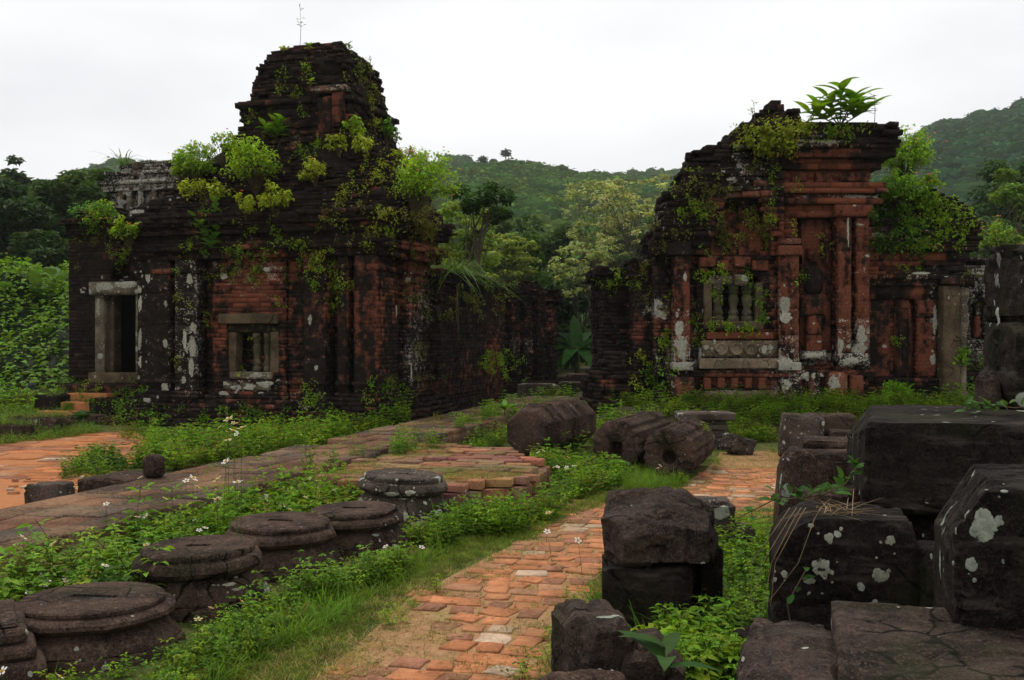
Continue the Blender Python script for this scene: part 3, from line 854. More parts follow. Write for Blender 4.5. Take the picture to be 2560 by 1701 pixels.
# white-weathered sill courses, tower niche panel, fallen pedestal
for i in range(3):
    LT.block('sill_course', lfx(565 + i * 40), lfx(602 + i * 40), -.10, .1, wz(975), wz(955), M_PALE, .015, .01)
tz = lambda y: lfz(y, -2.0, .8)
for a, b_, pj, tn in ((452, 502, .17, (.22, .30, .03, .4)), (772, 820, .18, (.40, .10, .03, .5)), (854, 874, .13, (.38, .06, .03, .5)), (897, 948, .17, (.46, .07, .03, .5)), (362, 428, .10, (.26, .16, .03, .4))):
    zs_ = np.linspace(.66, 3.10, 5)
    for i in range(4):
        t_ = list(tn); t_[0] = tn[0] - (.10 if i == 3 else 0) - (.12 if i == 0 else 0)
        LT.block('pilaster_face', lfx(a), min(lfx(b_), -.004), -pj - .012, -pj + .2, zs_[i], zs_[i + 1] - .002, M_DRESSED, .008, .006, 4, tint=t_)
LT.block('niche_panel', lfx(800, .78), lfx(832, .78), .68, .95, tz(340), tz(252), M_BRICK, .012, .008, tint=(.38, .1, .15, .4))
LT.block('niche_panel', lfx(834, .78), lfx(862, .78), .70, .95, tz(325), tz(240), M_BRICK, .012, .008, tint=(.5, .05, .1, .5))
LT.block('niche_ledge', lfx(785, .76), lfx(870, .76), .62, .9, tz(238), tz(225), M_BRICK, .012, .01, tint=(.4, .4, .1, .7))
for (p, q) in ((842, 266), (845, 308)):
    LT.block('niche_carving', lfx(p - 6, .7), lfx(p + 6, .7), .672, .72, tz(q + 8), tz(q - 8), M_BRICK, .008, .004, tint=(.8, .05, .1, .2))
LT.block('wall_shrine', lfx(958, .95), lfx(984, .95), .78, 1.0, lfz(910), lfz(840), M_BRICK, .04, .02, tint=(.4, .2, .2, .5))

# carved pale storey behind the porch
CS = Ruin('carved_storey', (-8.6, 23.0, 3.6), -YAW, 'pale grey carved brick storey with small colonnettes above the porch', 'temple',
          lich=[(360, 470, 120, 90, .55)], red=[], moss=[(280, 480, 40, 80, .15)], base=(0.12, 0.12, 0.05))
def cfx(px, dep=0.0):
    k = (px - CX) / F; c, s = math.cos(YAW), math.sin(YAW)
    return (k * (CS.loc[1] + c * dep) - (CS.loc[0] + s * dep)) / (c + k * s)
cz = lambda y: CAMZ - (y - CY) / F * 23.0 - 3.6
cx0, cx1 = cfx(262), cfx(462)
CS.band(rect(cx0, cx1, 0, 2), -.05, cz(535))
CS.band(rect(cx0 + .05, cx1 - .05, .14, 2), cz(535), cz(478), ch=.08)
CS.band(rect(cx0, cx1 + .02, 0, 2), cz(478), cz(462), .06)
CS.band(rect(cx0, cx1, 0, 2), cz(462), cz(452), .12)
CS.band(rect(cx0 + .05, cx1 - .02, .04, 2), cz(452), cz(436), .0)
CS.band(rect(cx0 + .1, cx1 - .05, .04, 2), cz(436), cz(428), .09)
CS.band(rect(cx0 + .35, cx1 - .1, .06, 2), cz(428), cz(410), .0)
CS.band(rect(cx0 + .3, cx1 - .12, .06, 2), cz(410), cz(402), .03, -.1, jag=.05)
CS.finish(170)
for p in (300, 322, 350, 384, 424, 448):
    baluster(CS, cfx(p), .05, cz(535), cz(478), .085, M_PALE)
for k_, (a, b_, z0_, z1_) in enumerate(((326, 338, 476, 440), (352, 364, 476, 440), (331, 344, 442, 425), (344, 358, 442, 425), (334, 354, 426, 405))):
    CS.block('gable_carving', cfx(a), cfx(b_), -.10, .08, cz(z0_), cz(z1_), M_PALE, .03, .02)

# pilastered wall farther back, between the temples
RW = Ruin('pilastered_wall', (-1.3, 30.0, 0.0), R(-4), 'dark ruined brick wall with ribbed pilasters and grassy top', 'ruined wall',
          red=[(1260, 780, 16, 60, .3), (1300, 840, 20, 60, .3), (1340, 800, 20, 80, .3), (1375, 800, 10, 80, .35)], lich=[(1290, 860, 50, 30, .3), (1350, 850, 40, 60, .1)], moss=[(1260, 720, 120, 30, .35)], base=(0.12, .05, .12))
rx = lambda p: (p - CX) / F * 30.0 + 1.3
segs = []
pp = [1165, 1250, 1262, 1280, 1300, 1312, 1330, 1345, 1362, 1384]
for i in range(len(pp) - 1): segs.append((rx(pp[i]), rx(pp[i + 1]), (.0 if i == 0 else (.12 if i % 2 else -.08))))
pr_ = np.array(chain(segs) + [(rx(1384), 3.0), (rx(1165), 3.0)])
RW.band(rect(rx(1165), rx(1384), 0, 3), 0, .4, .3)
RW.band(pr_, .4, 2.75, jag=.04, skip=.04)
RW.band(rect(rx(1165), rx(1384), 0, 3), 2.75, 3.1, .12, .18, jag=.08, skip=.08)
RW.band(rect(rx(1175), rx(1340), .2, 3), 3.1, 3.4, .1, -.1, jag=.1, skip=.12)
RW.finish(120)

# ------------------------------------------------------------------ terrace and right temple
TZ = 0.45
mb = MB()
prof = [(15.75, -0.01), (16.1, .10), (16.6, .24), (17.0, .40), (17.25, TZ), (60, TZ)]
xs = np.concatenate((np.linspace(1.0, 13.0, 40), (40,)))
V = []
for x in xs:
    for (y, z) in prof:
        w_ = float(vnoise(np.array((x, y, 0)), 1.3, 4)) - .5
        f_ = np.clip((x - 1.0) / 0.8, 0, 1)
        V.append((x, y + w_ * .35 * (y < 17.2), z * f_ + (w_ * .08 if 15.8 < y < 17 else 0) * f_))
n = len(prof)
Fs = [(i * n + j, (i + 1) * n + j, (i + 1) * n + j + 1, i * n + j + 1) for i in range(len(xs) - 1) for j in range(n - 1)]
mb.add(V, Fs); mb.build('terrace', M_BANK, None, smooth=True, solid=True, kind='structure')

RT = Ruin('brick_temple', (4.4, 18.0, TZ), 0.0, 'red brick temple with stepped cornice, plant crowned roof and balustered window', 'temple',
          red=[(1700, 800, 40, 160, .5), (1850, 570, 70, 80, .62), (1800, 660, 120, 30, .35), (1960, 780, 40, 190, .55), (2060, 640, 90, 260, .55), (2140, 760, 50, 260, .5), (2080, 480, 140, 60, .5), (2060, 390, 120, 25, .35), (1840, 840, 110, 20, .6), (1830, 950, 110, 20, .6),
               (2090, 430, 100, 25, .4), (2240, 820, 60, 160, .45), (2310, 850, 50, 120, .55), (2260, 650, 90, 30, .45), (1590, 830, 30, 40, .4), (1650, 830, 40, 90, .35), (2330, 620, 60, 40, .3), (1960, 620, 30, 40, .4), (1900, 590, 60, 60, .3), (2000, 940, 160, 60, .3)],
          lich=[(1705, 890, 36, 60, .38), (1695, 780, 20, 60, .15), (1960, 770, 22, 50, .42), (1965, 905, 30, 30, .45), (1830, 880, 90, 26, .38), (1850, 910, 120, 16, .5), (1840, 985, 110, 18, .40), (2150, 850, 30, 50, .42), (2050, 890, 120, 18, .36), (2000, 960, 120, 60, .24), (1640, 770, 36, 30, .42),
                (2100, 490, 110, 10, .3), (2060, 355, 140, 14, .25), (1850, 430, 60, 60, .3), (1650, 540, 30, 50, .25), (2330, 800, 12, 120, .4), (2280, 690, 70, 8, .3), (1660, 900, 40, 60, .2), (2260, 590, 120, 20, .28), (1970, 360, 100, 20, .2), (2120, 820, 20, 60, .2), (1930, 700, 20, 40, .15)],
          moss=[(1800, 420, 160, 70, .12), (2280, 560, 120, 60, .2), (1830, 800, 90, 20, .2), (1700, 1000, 300, 20, .2)],
          base=(0.07, .08, .05))
fx = lambda p: (p - CX) / F * 18.0 - 4.4
fz = lambda y: CAMZ - (y - CY) / F * 18.0 - TZ
S0 = [(1640, 1682, -.22), (1682, 1721, .17), (1721, 1748, -.10), (1748, 1941, .03), (1941, 1989, .22), (1989, 2000, -.16), (2000, 2088, -.22), (2088, 2122, .14), (2122, 2135, -.16), (2135, 2167, .14)]
S0 = [(fx(a), fx(b_), p) for a, b_, p in S0]
back = [(fx(2167), 4.5), (fx(1800), 4.5), (fx(1800), 1.3), (fx(1640), 1.3)]
polyD = np.array(chain(S0) + back)
SW = []
wl_, wr_ = fx(1757), fx(1903)
for (a, b_, p) in S0:
    if a < wl_ and b_ > wr_: SW += [(a, wl_, p), (wl_, wr_, -.45), (wr_, b_, p)]
    else: SW.append((a, b_, p))
polyW = np.array(chain(SW) + back)
polyS = np.array([(fx(1655), 0), (fx(2167), 0), (fx(2167), 4.5), (fx(1800), 4.5), (fx(1800), 1.3), (fx(1655), 1.3)])
RT.band(polyS, -.1, fz(1005), .30, .26, skip=.05, jag=.04)
RT.band(polyS, fz(1005), fz(975), .16, .13)
RT.band(polyS, fz(975), fz(942), .02)
RT.band(polyS, fz(942), fz(925), .13)
RT.band(polyD, fz(925), fz(823))
RT.band(polyW, fz(823), fz(690))
RT.band(polyD, fz(690), fz(640))
# left half: corbelled gable round a blind arch
SIL = [(640, 1636), (600, 1640), (536, 1650), (486, 1684), (425, 1724), (377, 1752), (356, 1812), (325, 1872), (300, 1890)]
def silx(z):
    y = CY - (z + TZ - CAMZ) * F / 18.0
    ys = [s[0] for s in SIL][::-1]; xs_ = [s[1] for s in SIL][::-1]
    return float(np.interp(y, ys, xs_)), y
def gable(z):
    xl, y = silx(z)
    xl = fx(round(xl / 24) * 24)
    t = float(np.clip((y - 640) / (500 - 640), 0, 1))
    nl, nr = fx(lerp(1768, 1812, t ** 1.5)), fx(lerp(1925, 1890, t ** 1.5))
    out = .30 if y < 600 else .12
    return np.array(chain([(xl, nl, out), (nl, nr, -.10), (nr, fx(1948), out)]) + [(fx(1948), 1.5), (xl, 1.5)])
RT.band(gable, fz(640), fz(500), jag=.07, skip=.03)
def gable2(z):
    xl, y = silx(z); xl = fx(round(xl / 34) * 34); o_ = .30 if y > 430 else .14
    return np.array([(xl, -o_), (fx(1948), -o_), (fx(1948), 1.5), (xl, 1.5)])
RT.band(gable2, fz(500), fz(322), jag=.09, skip=.05, ch=.085)
# right half: pilasters carry on up to the stacked cornice
S1 = [(fx(1946), fx(1990), .06)] + [s for s in S0 if s[0] >= fx(1989) - 1e-6]
S1 = [(s[0], s[1], s[2]) for s in S1]
polyR = np.array(chain(S1) + [(fx(2167), 4.5), (fx(1946), 4.5)])
RT.band(polyR, fz(640), fz(545))
RRt = rect(fx(1955), fx(2172), -.05, 4.5)
RT.band(RRt, fz(545), fz(514), .04, ch=.12, bl=.4)
RT.band(RRt, fz(514), fz(500), .17, ch=.1, bl=.45)
RT.band(RRt, fz(500), fz(488), .08, ch=.09)
RT.band(RRt, fz(488), fz(462), .22, bl=.5, ch=.09)
RT.band(RRt, fz(462), fz(428), -.02, .02, bl=.35, ch=.12)
RT.band(rect(fx(1946), fx(2178), -.05, 4.5), fz(428), fz(402), .13, .17, ch=.09)
RT.band(rect(fx(1940), fx(2184), -.08, 4.5), fz(402), fz(380), .27, bl=.4)
RT.band(rect(fx(1900), fx(2180), -.08, 4.5), fz(380), fz(352), .34, .38, jag=.04)
RT.band(rect(fx(1890), fx(2180), -.08, 4.5), fz(352), fz(318), .38, .30, jag=.07, skip=.06)
RT.band(rect(fx(1870), fx(2030), .1, 3.0), fz(318), fz(292), .0, -.2, jag=.1, skip=.08)
RT.band(rect(fx(1914), fx(1978), .3, 1.2), fz(300), fz(262), .0, -.04, jag=.06, skip=.06)
RT.band(rect(fx(1936), fx(1974), .35, 1.0), fz(262), fz(236), .0, .01, jag=.05)
RT.band(rect(fx(1996), fx(2026), .5, 1.2), fz(292), fz(255), .0, -.04, jag=.05)
# lower left annex
AY = 1.6; ax = lambda p: (p - CX) / F * (18 + AY) - 4.4; az = lambda y: CAMZ - (y - CY) / F * (18 + AY) - TZ
RT.band(rect(ax(1508), ax(1640), AY, 4.4), -.1, az(960), .18, jag=.05)
RT.band(rect(ax(1508), ax(1640), AY, 4.4), az(960), az(690), jag=.03, skip=.02)
RT.band(rect(ax(1500), ax(1640), AY, 4.4), az(690), az(664), .07, jag=.06, skip=.05)
RT.band(rect(fx(1592), fx(1668), .55, 3.0), -.1, fz(930), .12, jag=.04)
RT.band(rect(fx(1598), fx(1660), .55, 3.0), fz(930), fz(690), .0)
RT.band(rect(fx(1598), fx(1664), .55, 3.0), fz(690), fz(640), .08, jag=.05)
# right porch with the false door
PYR = .45; qx = lambda p: (p - CX) / F * (18 + PYR) - 4.4; qz = lambda y: CAMZ - (y - CY) / F * (18 + PYR) - TZ
RT.band(rect(qx(2160), qx(2405), PYR, 4.0), -.1, qz(985), .22, jag=.05, skip=.05)
RT.band(rect(qx(2160), qx(2400), PYR, 4.0), qz(985), qz(945), .08, jag=.04)
fd = np.array([(x, y + PYR) for x, y in chain([(qx(2160), qx(2226), -.03), (qx(2226), qx(2240), -.10), (qx(2240), qx(2276), -.06), (qx(2276), qx(2292), -.16), (qx(2292), qx(2341), .02)])] + [(qx(2341), 4), (qx(2160), 4)])
RT.band(fd, qz(945), qz(748), prot=.006, bl=.35)
RT.band(rect(qx(2160), qx(2348), PYR, 4.0), qz(748), qz(716), .03, ch=.2, bl=.45)
RT.band(rect(qx(2160), qx(2340), PYR, 4.0), qz(716), qz(700), .08)
RT.band(rect(qx(2160), qx(2345), PYR, 4.0), qz(700), qz(680), .13, bl=.45)
RT.band(rect(qx(2160), qx(2415), PYR, 4.0), qz(680), qz(630), -.02, .04, ch=.12, bl=.4, jag=.05)
RT.band(rect(qx(2160), qx(2425), PYR, 4.0), qz(630), qz(604), .12, bl=.5, jag=.04)
RT.band(rect(qx(2160), qx(2432), PYR, 4.0), qz(604), qz(545), .14, .06, jag=.08, skip=.06)
def pr2(z):
    y = CY - (z + TZ - CAMZ) * F / (18 + PYR)
    xr = np.interp(y, [470, 480, 495, 512, 535, 560], [2330, 2350, 2390, 2420, 2436, 2438])
    return rect(qx(2160), qx(round(xr / 12) * 12), PYR + .05, 4.0)
RT.band(pr2, qz(545), qz(472), jag=.08, skip=.06)
RT.finish(300)
# stone and relief parts of the right temple
for a, b_, y0, y1, pj, tn in ((1684, 1719, 905, 640, .17, (.50, .26, .03, .5)), (1943, 1987, 905, 642, .22, (.52, .24, .03, .5)), (2090, 2120, 880, 548, .14, (.60, .16, .02, .5)), (2137, 2165, 880, 548, .14, (.58, .22, .02, .5))):
    zs_ = np.linspace(fz(y0), fz(y1), 5)
    for i in range(4):
        t_ = list(tn); t_[1] = tn[1] + (.16 if i == 0 else -.10 * i * .5); t_[0] = tn[0] + .14 - .05 * i
        RT.block('pilaster_face', fx(a), fx(b_), -pj - .012, .0, zs_[i], zs_[i + 1] - .002, M_DRESSED, .006, .004, 4, tint=t_)
RT.block('arch_panel', fx(1778), fx(1846), .055, .3, fz(638), fz(520), M_DRESSED, .01, .006, 8, tint=(.62, .03, .02, .5))
RT.block('arch_panel', fx(1848), fx(1906), .05, .3, fz(638), fz(512), M_DRESSED, .01, .006, 8, tint=(.66, .03, .02, .6))
RT.block('niche_back', fx(2006), fx(2084), .15, .3, fz(880), fz(548), M_DRESSED, .01, .006, 8, tint=(.55, .04, .02, .5))
for a, b_ in ((2172, 2224), (2242, 2274), (2294, 2338)):
    RT.block('door_leaf_panel', (a - CX) / F * 18.45 - 4.4, (b_ - CX) / F * 18.45 - 4.4, .43 + (.04 if a < 2290 else -.01), .7, CAMZ - (940 - CY) / F * 18.45 - TZ, CAMZ - (752 - CY) / F * 18.45 - TZ, M_DRESSED, .008, .004, 8, tint=(.44 if a < 2290 else .62, .04, .03, .5))
RT.block('window_jamb', fx(1757), fx(1777), -.12, .25, fz(803), fz(708), M_TAN, .012, .008)
RT.block('window_jamb', fx(1886), fx(1903), -.12, .25, fz(803), fz(708), M_TAN, .012, .008)
RT.block('window_sill', fx(1757), fx(1903), -.14, .3, fz(824), fz(803), M_TAN, .015, .01)
RT.block('window_head', fx(1768), fx(1830), -.10, .2, fz(712), fz(690), M_PALE, .03, .03)
RT.block('window_head', fx(1832), fx(1868), -.13, .2, fz(715), fz(688), M_PALE, .04, .03)
for p, r in ((1794, .11), (1834, .095), (1868, .105)):
    baluster(RT, fx(p), .02, fz(803), fz(712), r, M_BALU)
for i in range(4):      # ragged bricks hanging above the window
    a = 1745 + i * 44
    RT.block('broken_lintel_brick', fx(a), fx(a + random.randint(28, 42)), -.13, .15, fz(668 + (i % 2) * 10), fz(645 + (i % 2) * 8), M_BRICK, .012, .008, tint=(.55, .1, .05, .6))
RT.block('red_course', fx(1764), fx(1930), -.13, .1, fz(848), fz(831), M_BRICK, .012, .006, tint=(.85, .02, .02, .6))
RT.block('carved_band', fx(1752), fx(1940), -.14, .1, fz(893), fz(852), M_TANSLAB, .012, .01, tint=(.35, .5, .02, .6))
for p in (1798, 1836, 1872, 1908):
    mb = MB(); lathe(mb, [(.115, 0), (.125, .03), (.11, .06), (.085, .065), (.08, .05), (.03, .06)], 16)
    V = np.concatenate(mb.v); V = V[:, (0, 2, 1)] * np.array((1, -1, 1)) + np.array((fx(p), -.135, fz(873)))
    st = np.cumsum(np.concatenate(([0], mb.c[0]))); Fs = [tuple(mb.l[0][st[i]:st[i + 1]]) for i in range(len(mb.c[0]))]
    RT.part('roundel', V, Fs, M_TANSLAB, True)
RT.block('tan_slab', fx(1744), fx(1942), -.24, .1, fz(921), fz(896), M_TANSLAB, .012, .008, tint=(.4, .48, .05, .8))
for i, p in enumerate(range(1756, 1925, 34)):
    RT.block('base_block', fx(p), fx(p + 18), -.15, .0, fz(972), fz(944), M_BRICK, .012, .008, tint=(.75, .15, .03, .5))
RT.block('base_plinth', fx(1752), fx(1936), -.30, .0, fz(1008), fz(978), M_TANSLAB, .02, .012, tint=(.35, .46, .1, .8))
RT.block('pilaster_foot', fx(1676), fx(1728), -.26, .1, fz(926), fz(905), M_BRICK, .02, .008)
RT.block('pilaster_foot', fx(1937), fx(1992), -.30, .1, fz(926), fz(905), M_BRICK, .02, .008)
RT.block('pilaster_capital', fx(1935), fx(1994), -.30, .1, fz(642), fz(618), M_BRICK, .012, .008, tint=(.6, .12, .02, .5))
RT.block('pilaster_capital', fx(1937), fx(1992), -.27, .1, fz(614), fz(600), M_BRICK, .012, .008, tint=(.5, .2, .02, .5))
RT.block('pilaster_capital', fx(1664), fx(1722), -.25, .1, fz(640), fz(612), M_BRICK, .012, .008, tint=(.2, .1, .02, .5))
RT.block('pedestal', fx(1942), fx(1992), -.34, .1, fz(1010), fz(942), M_BRICK, .03, .02)
RT.block('pedestal', fx(1676), fx(1728), -.32, .1, fz(990), fz(942), M_BRICK, .03, .02)
RT.block('pedestal', fx(2010), fx(2042), -.22, .1, fz(1000), fz(925), M_BRICK, .03, .02)
RT.block('pedestal', fx(2062), fx(2110), -.24, .1, fz(990), fz(930), M_BRICK, .05, .03)
RT.block('pedestal', fx(2118), fx(2150), -.2, .1, fz(985), fz(938), M_BRICK, .03, .02)
RT.block('rounded_moulding', fx(1998), fx(2058), -.22, .1, fz(900), fz(878), M_BRICK, .05, .008, tint=(.3, .5, .1, .5))
RT.block('rounded_moulding', fx(2092), fx(2168), -.2, .1, fz(920), fz(884), M_BRICK, .08, .03, tint=(.3, .48, .1, .5))
RT.block('cornice_block', fx(2078), fx(2172), -.22, .05, fz(545), fz(516), M_BRICK, .01, .006, tint=(.75, .04, .02, .5))
for a, b_ in ((1962, 1998), (2018, 2060), (2080, 2150)):
    RT.block('frieze_block', fx(a), fx(b_), -.14, .1, fz(424), fz(404), M_BRICK, .012, .01, tint=(.45, .1, .05, .5))
    RT.block('frieze_block', fx(a + 14), fx(b_ + 16), -.12, .1, fz(458), fz(434), M_BRICK, .012, .01, tint=(.5, .1, .05, .5))
# carved figure relief in the niche bay
RT.block('niche_frame', fx(2004), fx(2010), -.02, .2, fz(660), fz(570), M_BRICK, .01, .004, tint=(.6, .05, .02, .5))
RT.block('niche_frame', fx(2064), fx(2070), -.02, .2, fz(660), fz(570), M_BRICK, .01, .004, tint=(.6, .05, .02, .5))
RT.block('relief', fx(2012), fx(2060), -.02, .2, fz(735), fz(668), M_BRICK, .12, .02, tint=(.22, .05, .02, .3))
RT.block('relief', fx(1998), fx(2066), -.06, .2, fz(790), fz(736), M_BRICK, .03, .02, tint=(.5, .08, .02, .3))
RT.block('relief', fx(2018), fx(2052), -.05, .2, fz(836), fz(788), M_BRICK, .05, .03, tint=(.55, .1, .02, .6))
RT.block('relief', fx(2020), fx(2048), -.02, .2, fz(655), fz(618), M_BRICK, .09, .02, tint=(.6, .1, .02, .6))
RT.block('relief', fx(2016), fx(2056), .0, .25, fz(878), fz(836), M_BRICK, .02, .01, tint=(.5, .05, .02, .6))
# false door strips
for a, b_, zt, pr in ((2246, 2252, 770, .02), (2270, 2276, 770, .02), (2246, 2276, 762, .02), (2256, 2266, 780, -.01)):
    RT.block('door_strip', qx(a), qx(b_), PYR + .0 - pr, PYR + .2, qz(912 if b_ - a < 20 else 772), qz(zt), M_BRICK, .008, .003, tint=(.5, .03, .02, .4))
RT.block('stone_pillar', qx(2344), qx(2386), PYR - .25, PYR + .12, -.02, qz(716), M_TAN, .02, .012, n=8)
RT.block('pillar_beam', qx(2340), qx(2418), PYR - .3, PYR + .4, qz(716), qz(690), M_BRICK, .02, .015, tint=(.3, .1, .1, .3))
mb = MB(); cy0, cy1 = 0.0, qz(722)
hh = cy1 - cy0
lathe(mb, [(.13, 0), (.13, .1), (.09, .14), (.10, .2), (.07, .24), (.075, hh * .62), (.10, hh * .65), (.12, hh * .72), (.085, hh * .78), (.11, hh * .82), (.08, hh * .86), (.11, hh * .92), (.12, hh)], 14)
V, L, C, A = mb.data(); st = np.cumsum(np.concatenate(([0], C)))
RT.part('colonnette', V + np.array((qx(2398), PYR - .12, 0)), [tuple(L[st[i]:st[i + 1]]) for i in range(len(C))], M_PALE, True)

# niche wall behind the right temple
NW = Ruin('niche_wall', ((2475 - CX) / F * 21, 21.0, TZ), 0.0, 'grey lichened brick wall with a small arched shrine niche', 'ruined wall',
          lich=[(2450, 760, 50, 90, .35), (2460, 880, 50, 60, .3), (2470, 680, 50, 30, .3)], moss=[(2470, 720, 50, 60, .2), (2450, 930, 60, 60, .25)], base=(.12, .15, .1))
nx = lambda p: (p - 2475) / F * 21; nz_ = lambda y: CAMZ - (y - CY) / F * 21 - TZ
NW.band(rect(nx(2405), nx(2700), 0, 1.5), -.1, nz_(850), .0)
nn2 = np.array(chain([(nx(2405), nx(2426), 0), (nx(2426), nx(2468), -.25), (nx(2468), nx(2700), 0)]) + [(nx(2700), 1.5), (nx(2405), 1.5)])
NW.band(nn2, nz_(850), nz_(755))
def narch(z):
    t = np.clip((z - nz_(755)) / (nz_(735) - nz_(755)), 0, 1); w = lerp(.17, .03, t ** 2); m_ = nx(2447)
    return np.array(chain([(nx(2405), m_ - w, 0), (m_ - w, m_ + w, -.25), (m_ + w, nx(2700), 0)]) + [(nx(2700), 1.5), (nx(2405), 1.5)])
NW.band(narch, nz_(755), nz_(735))
NW.band(rect(nx(2405), nx(2700), 0, 1.5), nz_(735), nz_(690), .0)
NW.band(rect(nx(2400), nx(2700), 0, 1.5), nz_(690), nz_(665), .1)
NW.band(rect(nx(2400), nx(2700), 0, 1.5), nz_(665), nz_(645), .04, jag=.06, skip=.08)
NW.finish(80)
NW.block('shrine_figure', nx(2440), nx(2456), .05, .25, nz_(845), nz_(790), M_BRICK, .05, .03, tint=(.7, .1, .05, .5))
NW.block('shrine_figure', nx(2441), nx(2454), .05, .22, nz_(790), nz_(760), M_BRICK, .05, .02, tint=(.3, .3, .1, .5))

# stepped brick kerb in front of the terrace
TK = Ruin('terrace_kerb', (4.5, 16.4, 0.0), 0.0, 'low stepped brick kerb below the red temple, half buried in weeds', 'kerb',
          red=[(1900, 1040, 150, 20, .3)], lich=[(1990, 1035, 40, 12, .4)], moss=[(1700, 1080, 300, 40, .2)], base=(.12, .06, .12))
kx = lambda p: (p - CX) / F * 16.4 - 4.5
TK.band(rect(kx(1500), kx(2150), 0, .5), 0, .16, .0, jag=.06, skip=.1, oj=.02, bl=.34)
TK.band(rect(kx(1560), kx(2200), .35, .9), .16, .32, .0, jag=.06, skip=.1, oj=.02, bl=.34)
TK.band(rect(kx(1700), kx(2200), .7, 1.2), .32, .47, .0, jag=.06, skip=.1, oj=.02, bl=.34)
TK.finish(120)
# rubble stump left of the red temple
SP = Ruin('rubble_stump', (1.95, 17.6, 0.0), R(8), 'dark crumbling brick stump beside the corner of the red temple', 'ruined wall',
          red=[(1520, 960, 30, 20, .2)], lich=[(1560, 900, 30, 30, .12)], base=(.12, .05, .08))
sx_ = lambda p: (p - CX) / F * 17.6 - 1.95
SP.band(rect(sx_(1486), sx_(1590), 0, .9), 0, .55, .10, .05, jag=.06, skip=.04)
SP.band(rect(sx_(1490), sx_(1582), .05, .9), .55, 1.05, .0, -.04, jag=.07, skip=.06)
SP.band(rect(sx_(1520), sx_(1574), .1, .8), 1.05, 1.40, .0, -.12, jag=.08, skip=.08)
SP.finish(60)

# ---------------------------------------------------------------- stone column bases in a row
def column_base(x, y, h, rt, label, rot=0.0, slot=(0.12, 0.035), slot_depth=0.05, water=False, seed=0, mat=None, ztop=None):
    root = empty('column_base', (x, y, (ztop - h) if ztop else 0.0), rot)
    tl = np.random.default_rng(seed + 400).normal(0, .022, 2); root.matrix_basis = root.matrix_basis @ Matrix.Rotation(tl[0], 4, 'X') @ Matrix.Rotation(tl[1], 4, 'Y')
    tag(root, label, 'column base', 'stone column bases in a row beside the path')
    N = 96; phi = np.linspace(0, 2 * math.pi, N, endpoint=False)
    s = rt / 0.335
    prof = [  # r, height below top (share), octagon weight
        (.435, 1.0, 1), (.435, .72, 1), (.428, .69, 1), (.418, .685, 1), (.418, .66, 1), (.405, .58, .95), (.375, .47, .7), (.355, .425, .3), (.340, .40, 0), (.338, .365, 0), (.348, .345, 0), (.385, .305, 0), (.402, .24, 0),
        (.398, .175, 0), (.380, .125, 0), (.352, .105, 0), (.346, .10, 0), (.346, .085, 0), (.352, .075, 0), (.350, .03, 0), (.342, .008, 0), (.332, .0, 0)]
    rings = []
    oc = np.cos(math.pi / 8) / np.cos(((phi + math.pi / 8) % (math.pi / 4)) - math.pi / 8)
    oc = oc / oc.max() * 1.03
    for (r, t, w) in prof:
        rr = r * s * ((1 - w) + w * oc)
        if .45 < t < .68: rr = rr * (1 + .045 * np.abs(np.cos(4 * phi)) ** 6)      # lotus tips on the octagon's corners
        if .12 < t < .3: rr = rr * (1 + .022 * np.abs(np.cos(4 * phi + .3)) ** 10)
        rings.append(np.column_stack((rr * np.cos(phi), rr * np.sin(phi), np.full(N, h * (1 - t)))))
    a, b = slot
    rrect = np.minimum(a / np.maximum(np.abs(np.cos(phi)), 1e-6), b / np.maximum(np.abs(np.sin(phi)), 1e-6))
    for k_ in (.75, .45): 
        rr = rrect + (.330 * s - rrect) * k_
        rings.append(np.column_stack((rr * np.cos(phi), rr * np.sin(phi), np.full(N, h))))
    rings.append(np.column_stack((rrect * np.cos(phi), rrect * np.sin(phi), np.full(N, h))))
    rings.append(np.column_stack((rrect * .97 * np.cos(phi), rrect * .97 * np.sin(phi), np.full(N, h - slot_depth))))
    V = np.concatenate(rings)
    nr = len(rings)
    d = (fbm(V, 7.0, seed, 3) - .5) * .018 + (fbm(V, 2.2, seed + 9, 2) - .5) * .03
    rad = np.hypot(V[:, 0], V[:, 1])
    k_ = np.where(rad > .3 * s, 1 + d / np.maximum(rad, .1), 1.0)
    V[:, 0] *= k_; V[:, 1] *= k_
    topm = V[:, 2] > h - .001
    V[:, 2] += np.where(topm, (fbm(V, 6.0, seed + 3, 2) - .5) * .006, (fbm(V, 6.0, seed + 3, 2) - .5) * .010)
    ch = np.clip(vnoise(V, 4.5, seed + 21) - .70, 0, 1) * (V[:, 2] < h * .95) * (rad > .33 * s)
    V[:, 0] *= 1 - ch * .25; V[:, 1] *= 1 - ch * .25
    i = np.arange(nr - 1)[:, None] * N; j = np.arange(N)[None]; k2 = (j + 1) % N
    Q = np.stack((i + j, i + k2, i + N + k2, i + N + j), -1).reshape(-1, 4)
    mb = MB(); mb.add(V, [tuple(q) for q in Q] + [tuple(range((nr - 1) * N, nr * N))])
    me = mb.mesh('drum', 'sharp'); me.materials.append(mat or M_STONE)
    o = bpy.data.objects.new('drum', me); COL.objects.link(o); o.parent = root
    # keep the rims crisp
    add_solid_at(o, (0, 0, 0), mb, root)
    if water:
        mw = MB(); box(mw, -a * .98, a * .98, -b * .98, b * .98, h - slot_depth + .002, h - .007); mw.build('rain_water', M_WATER, root)
    return root
def bpos(px, D): return (px - CX) / F * D
CB = []
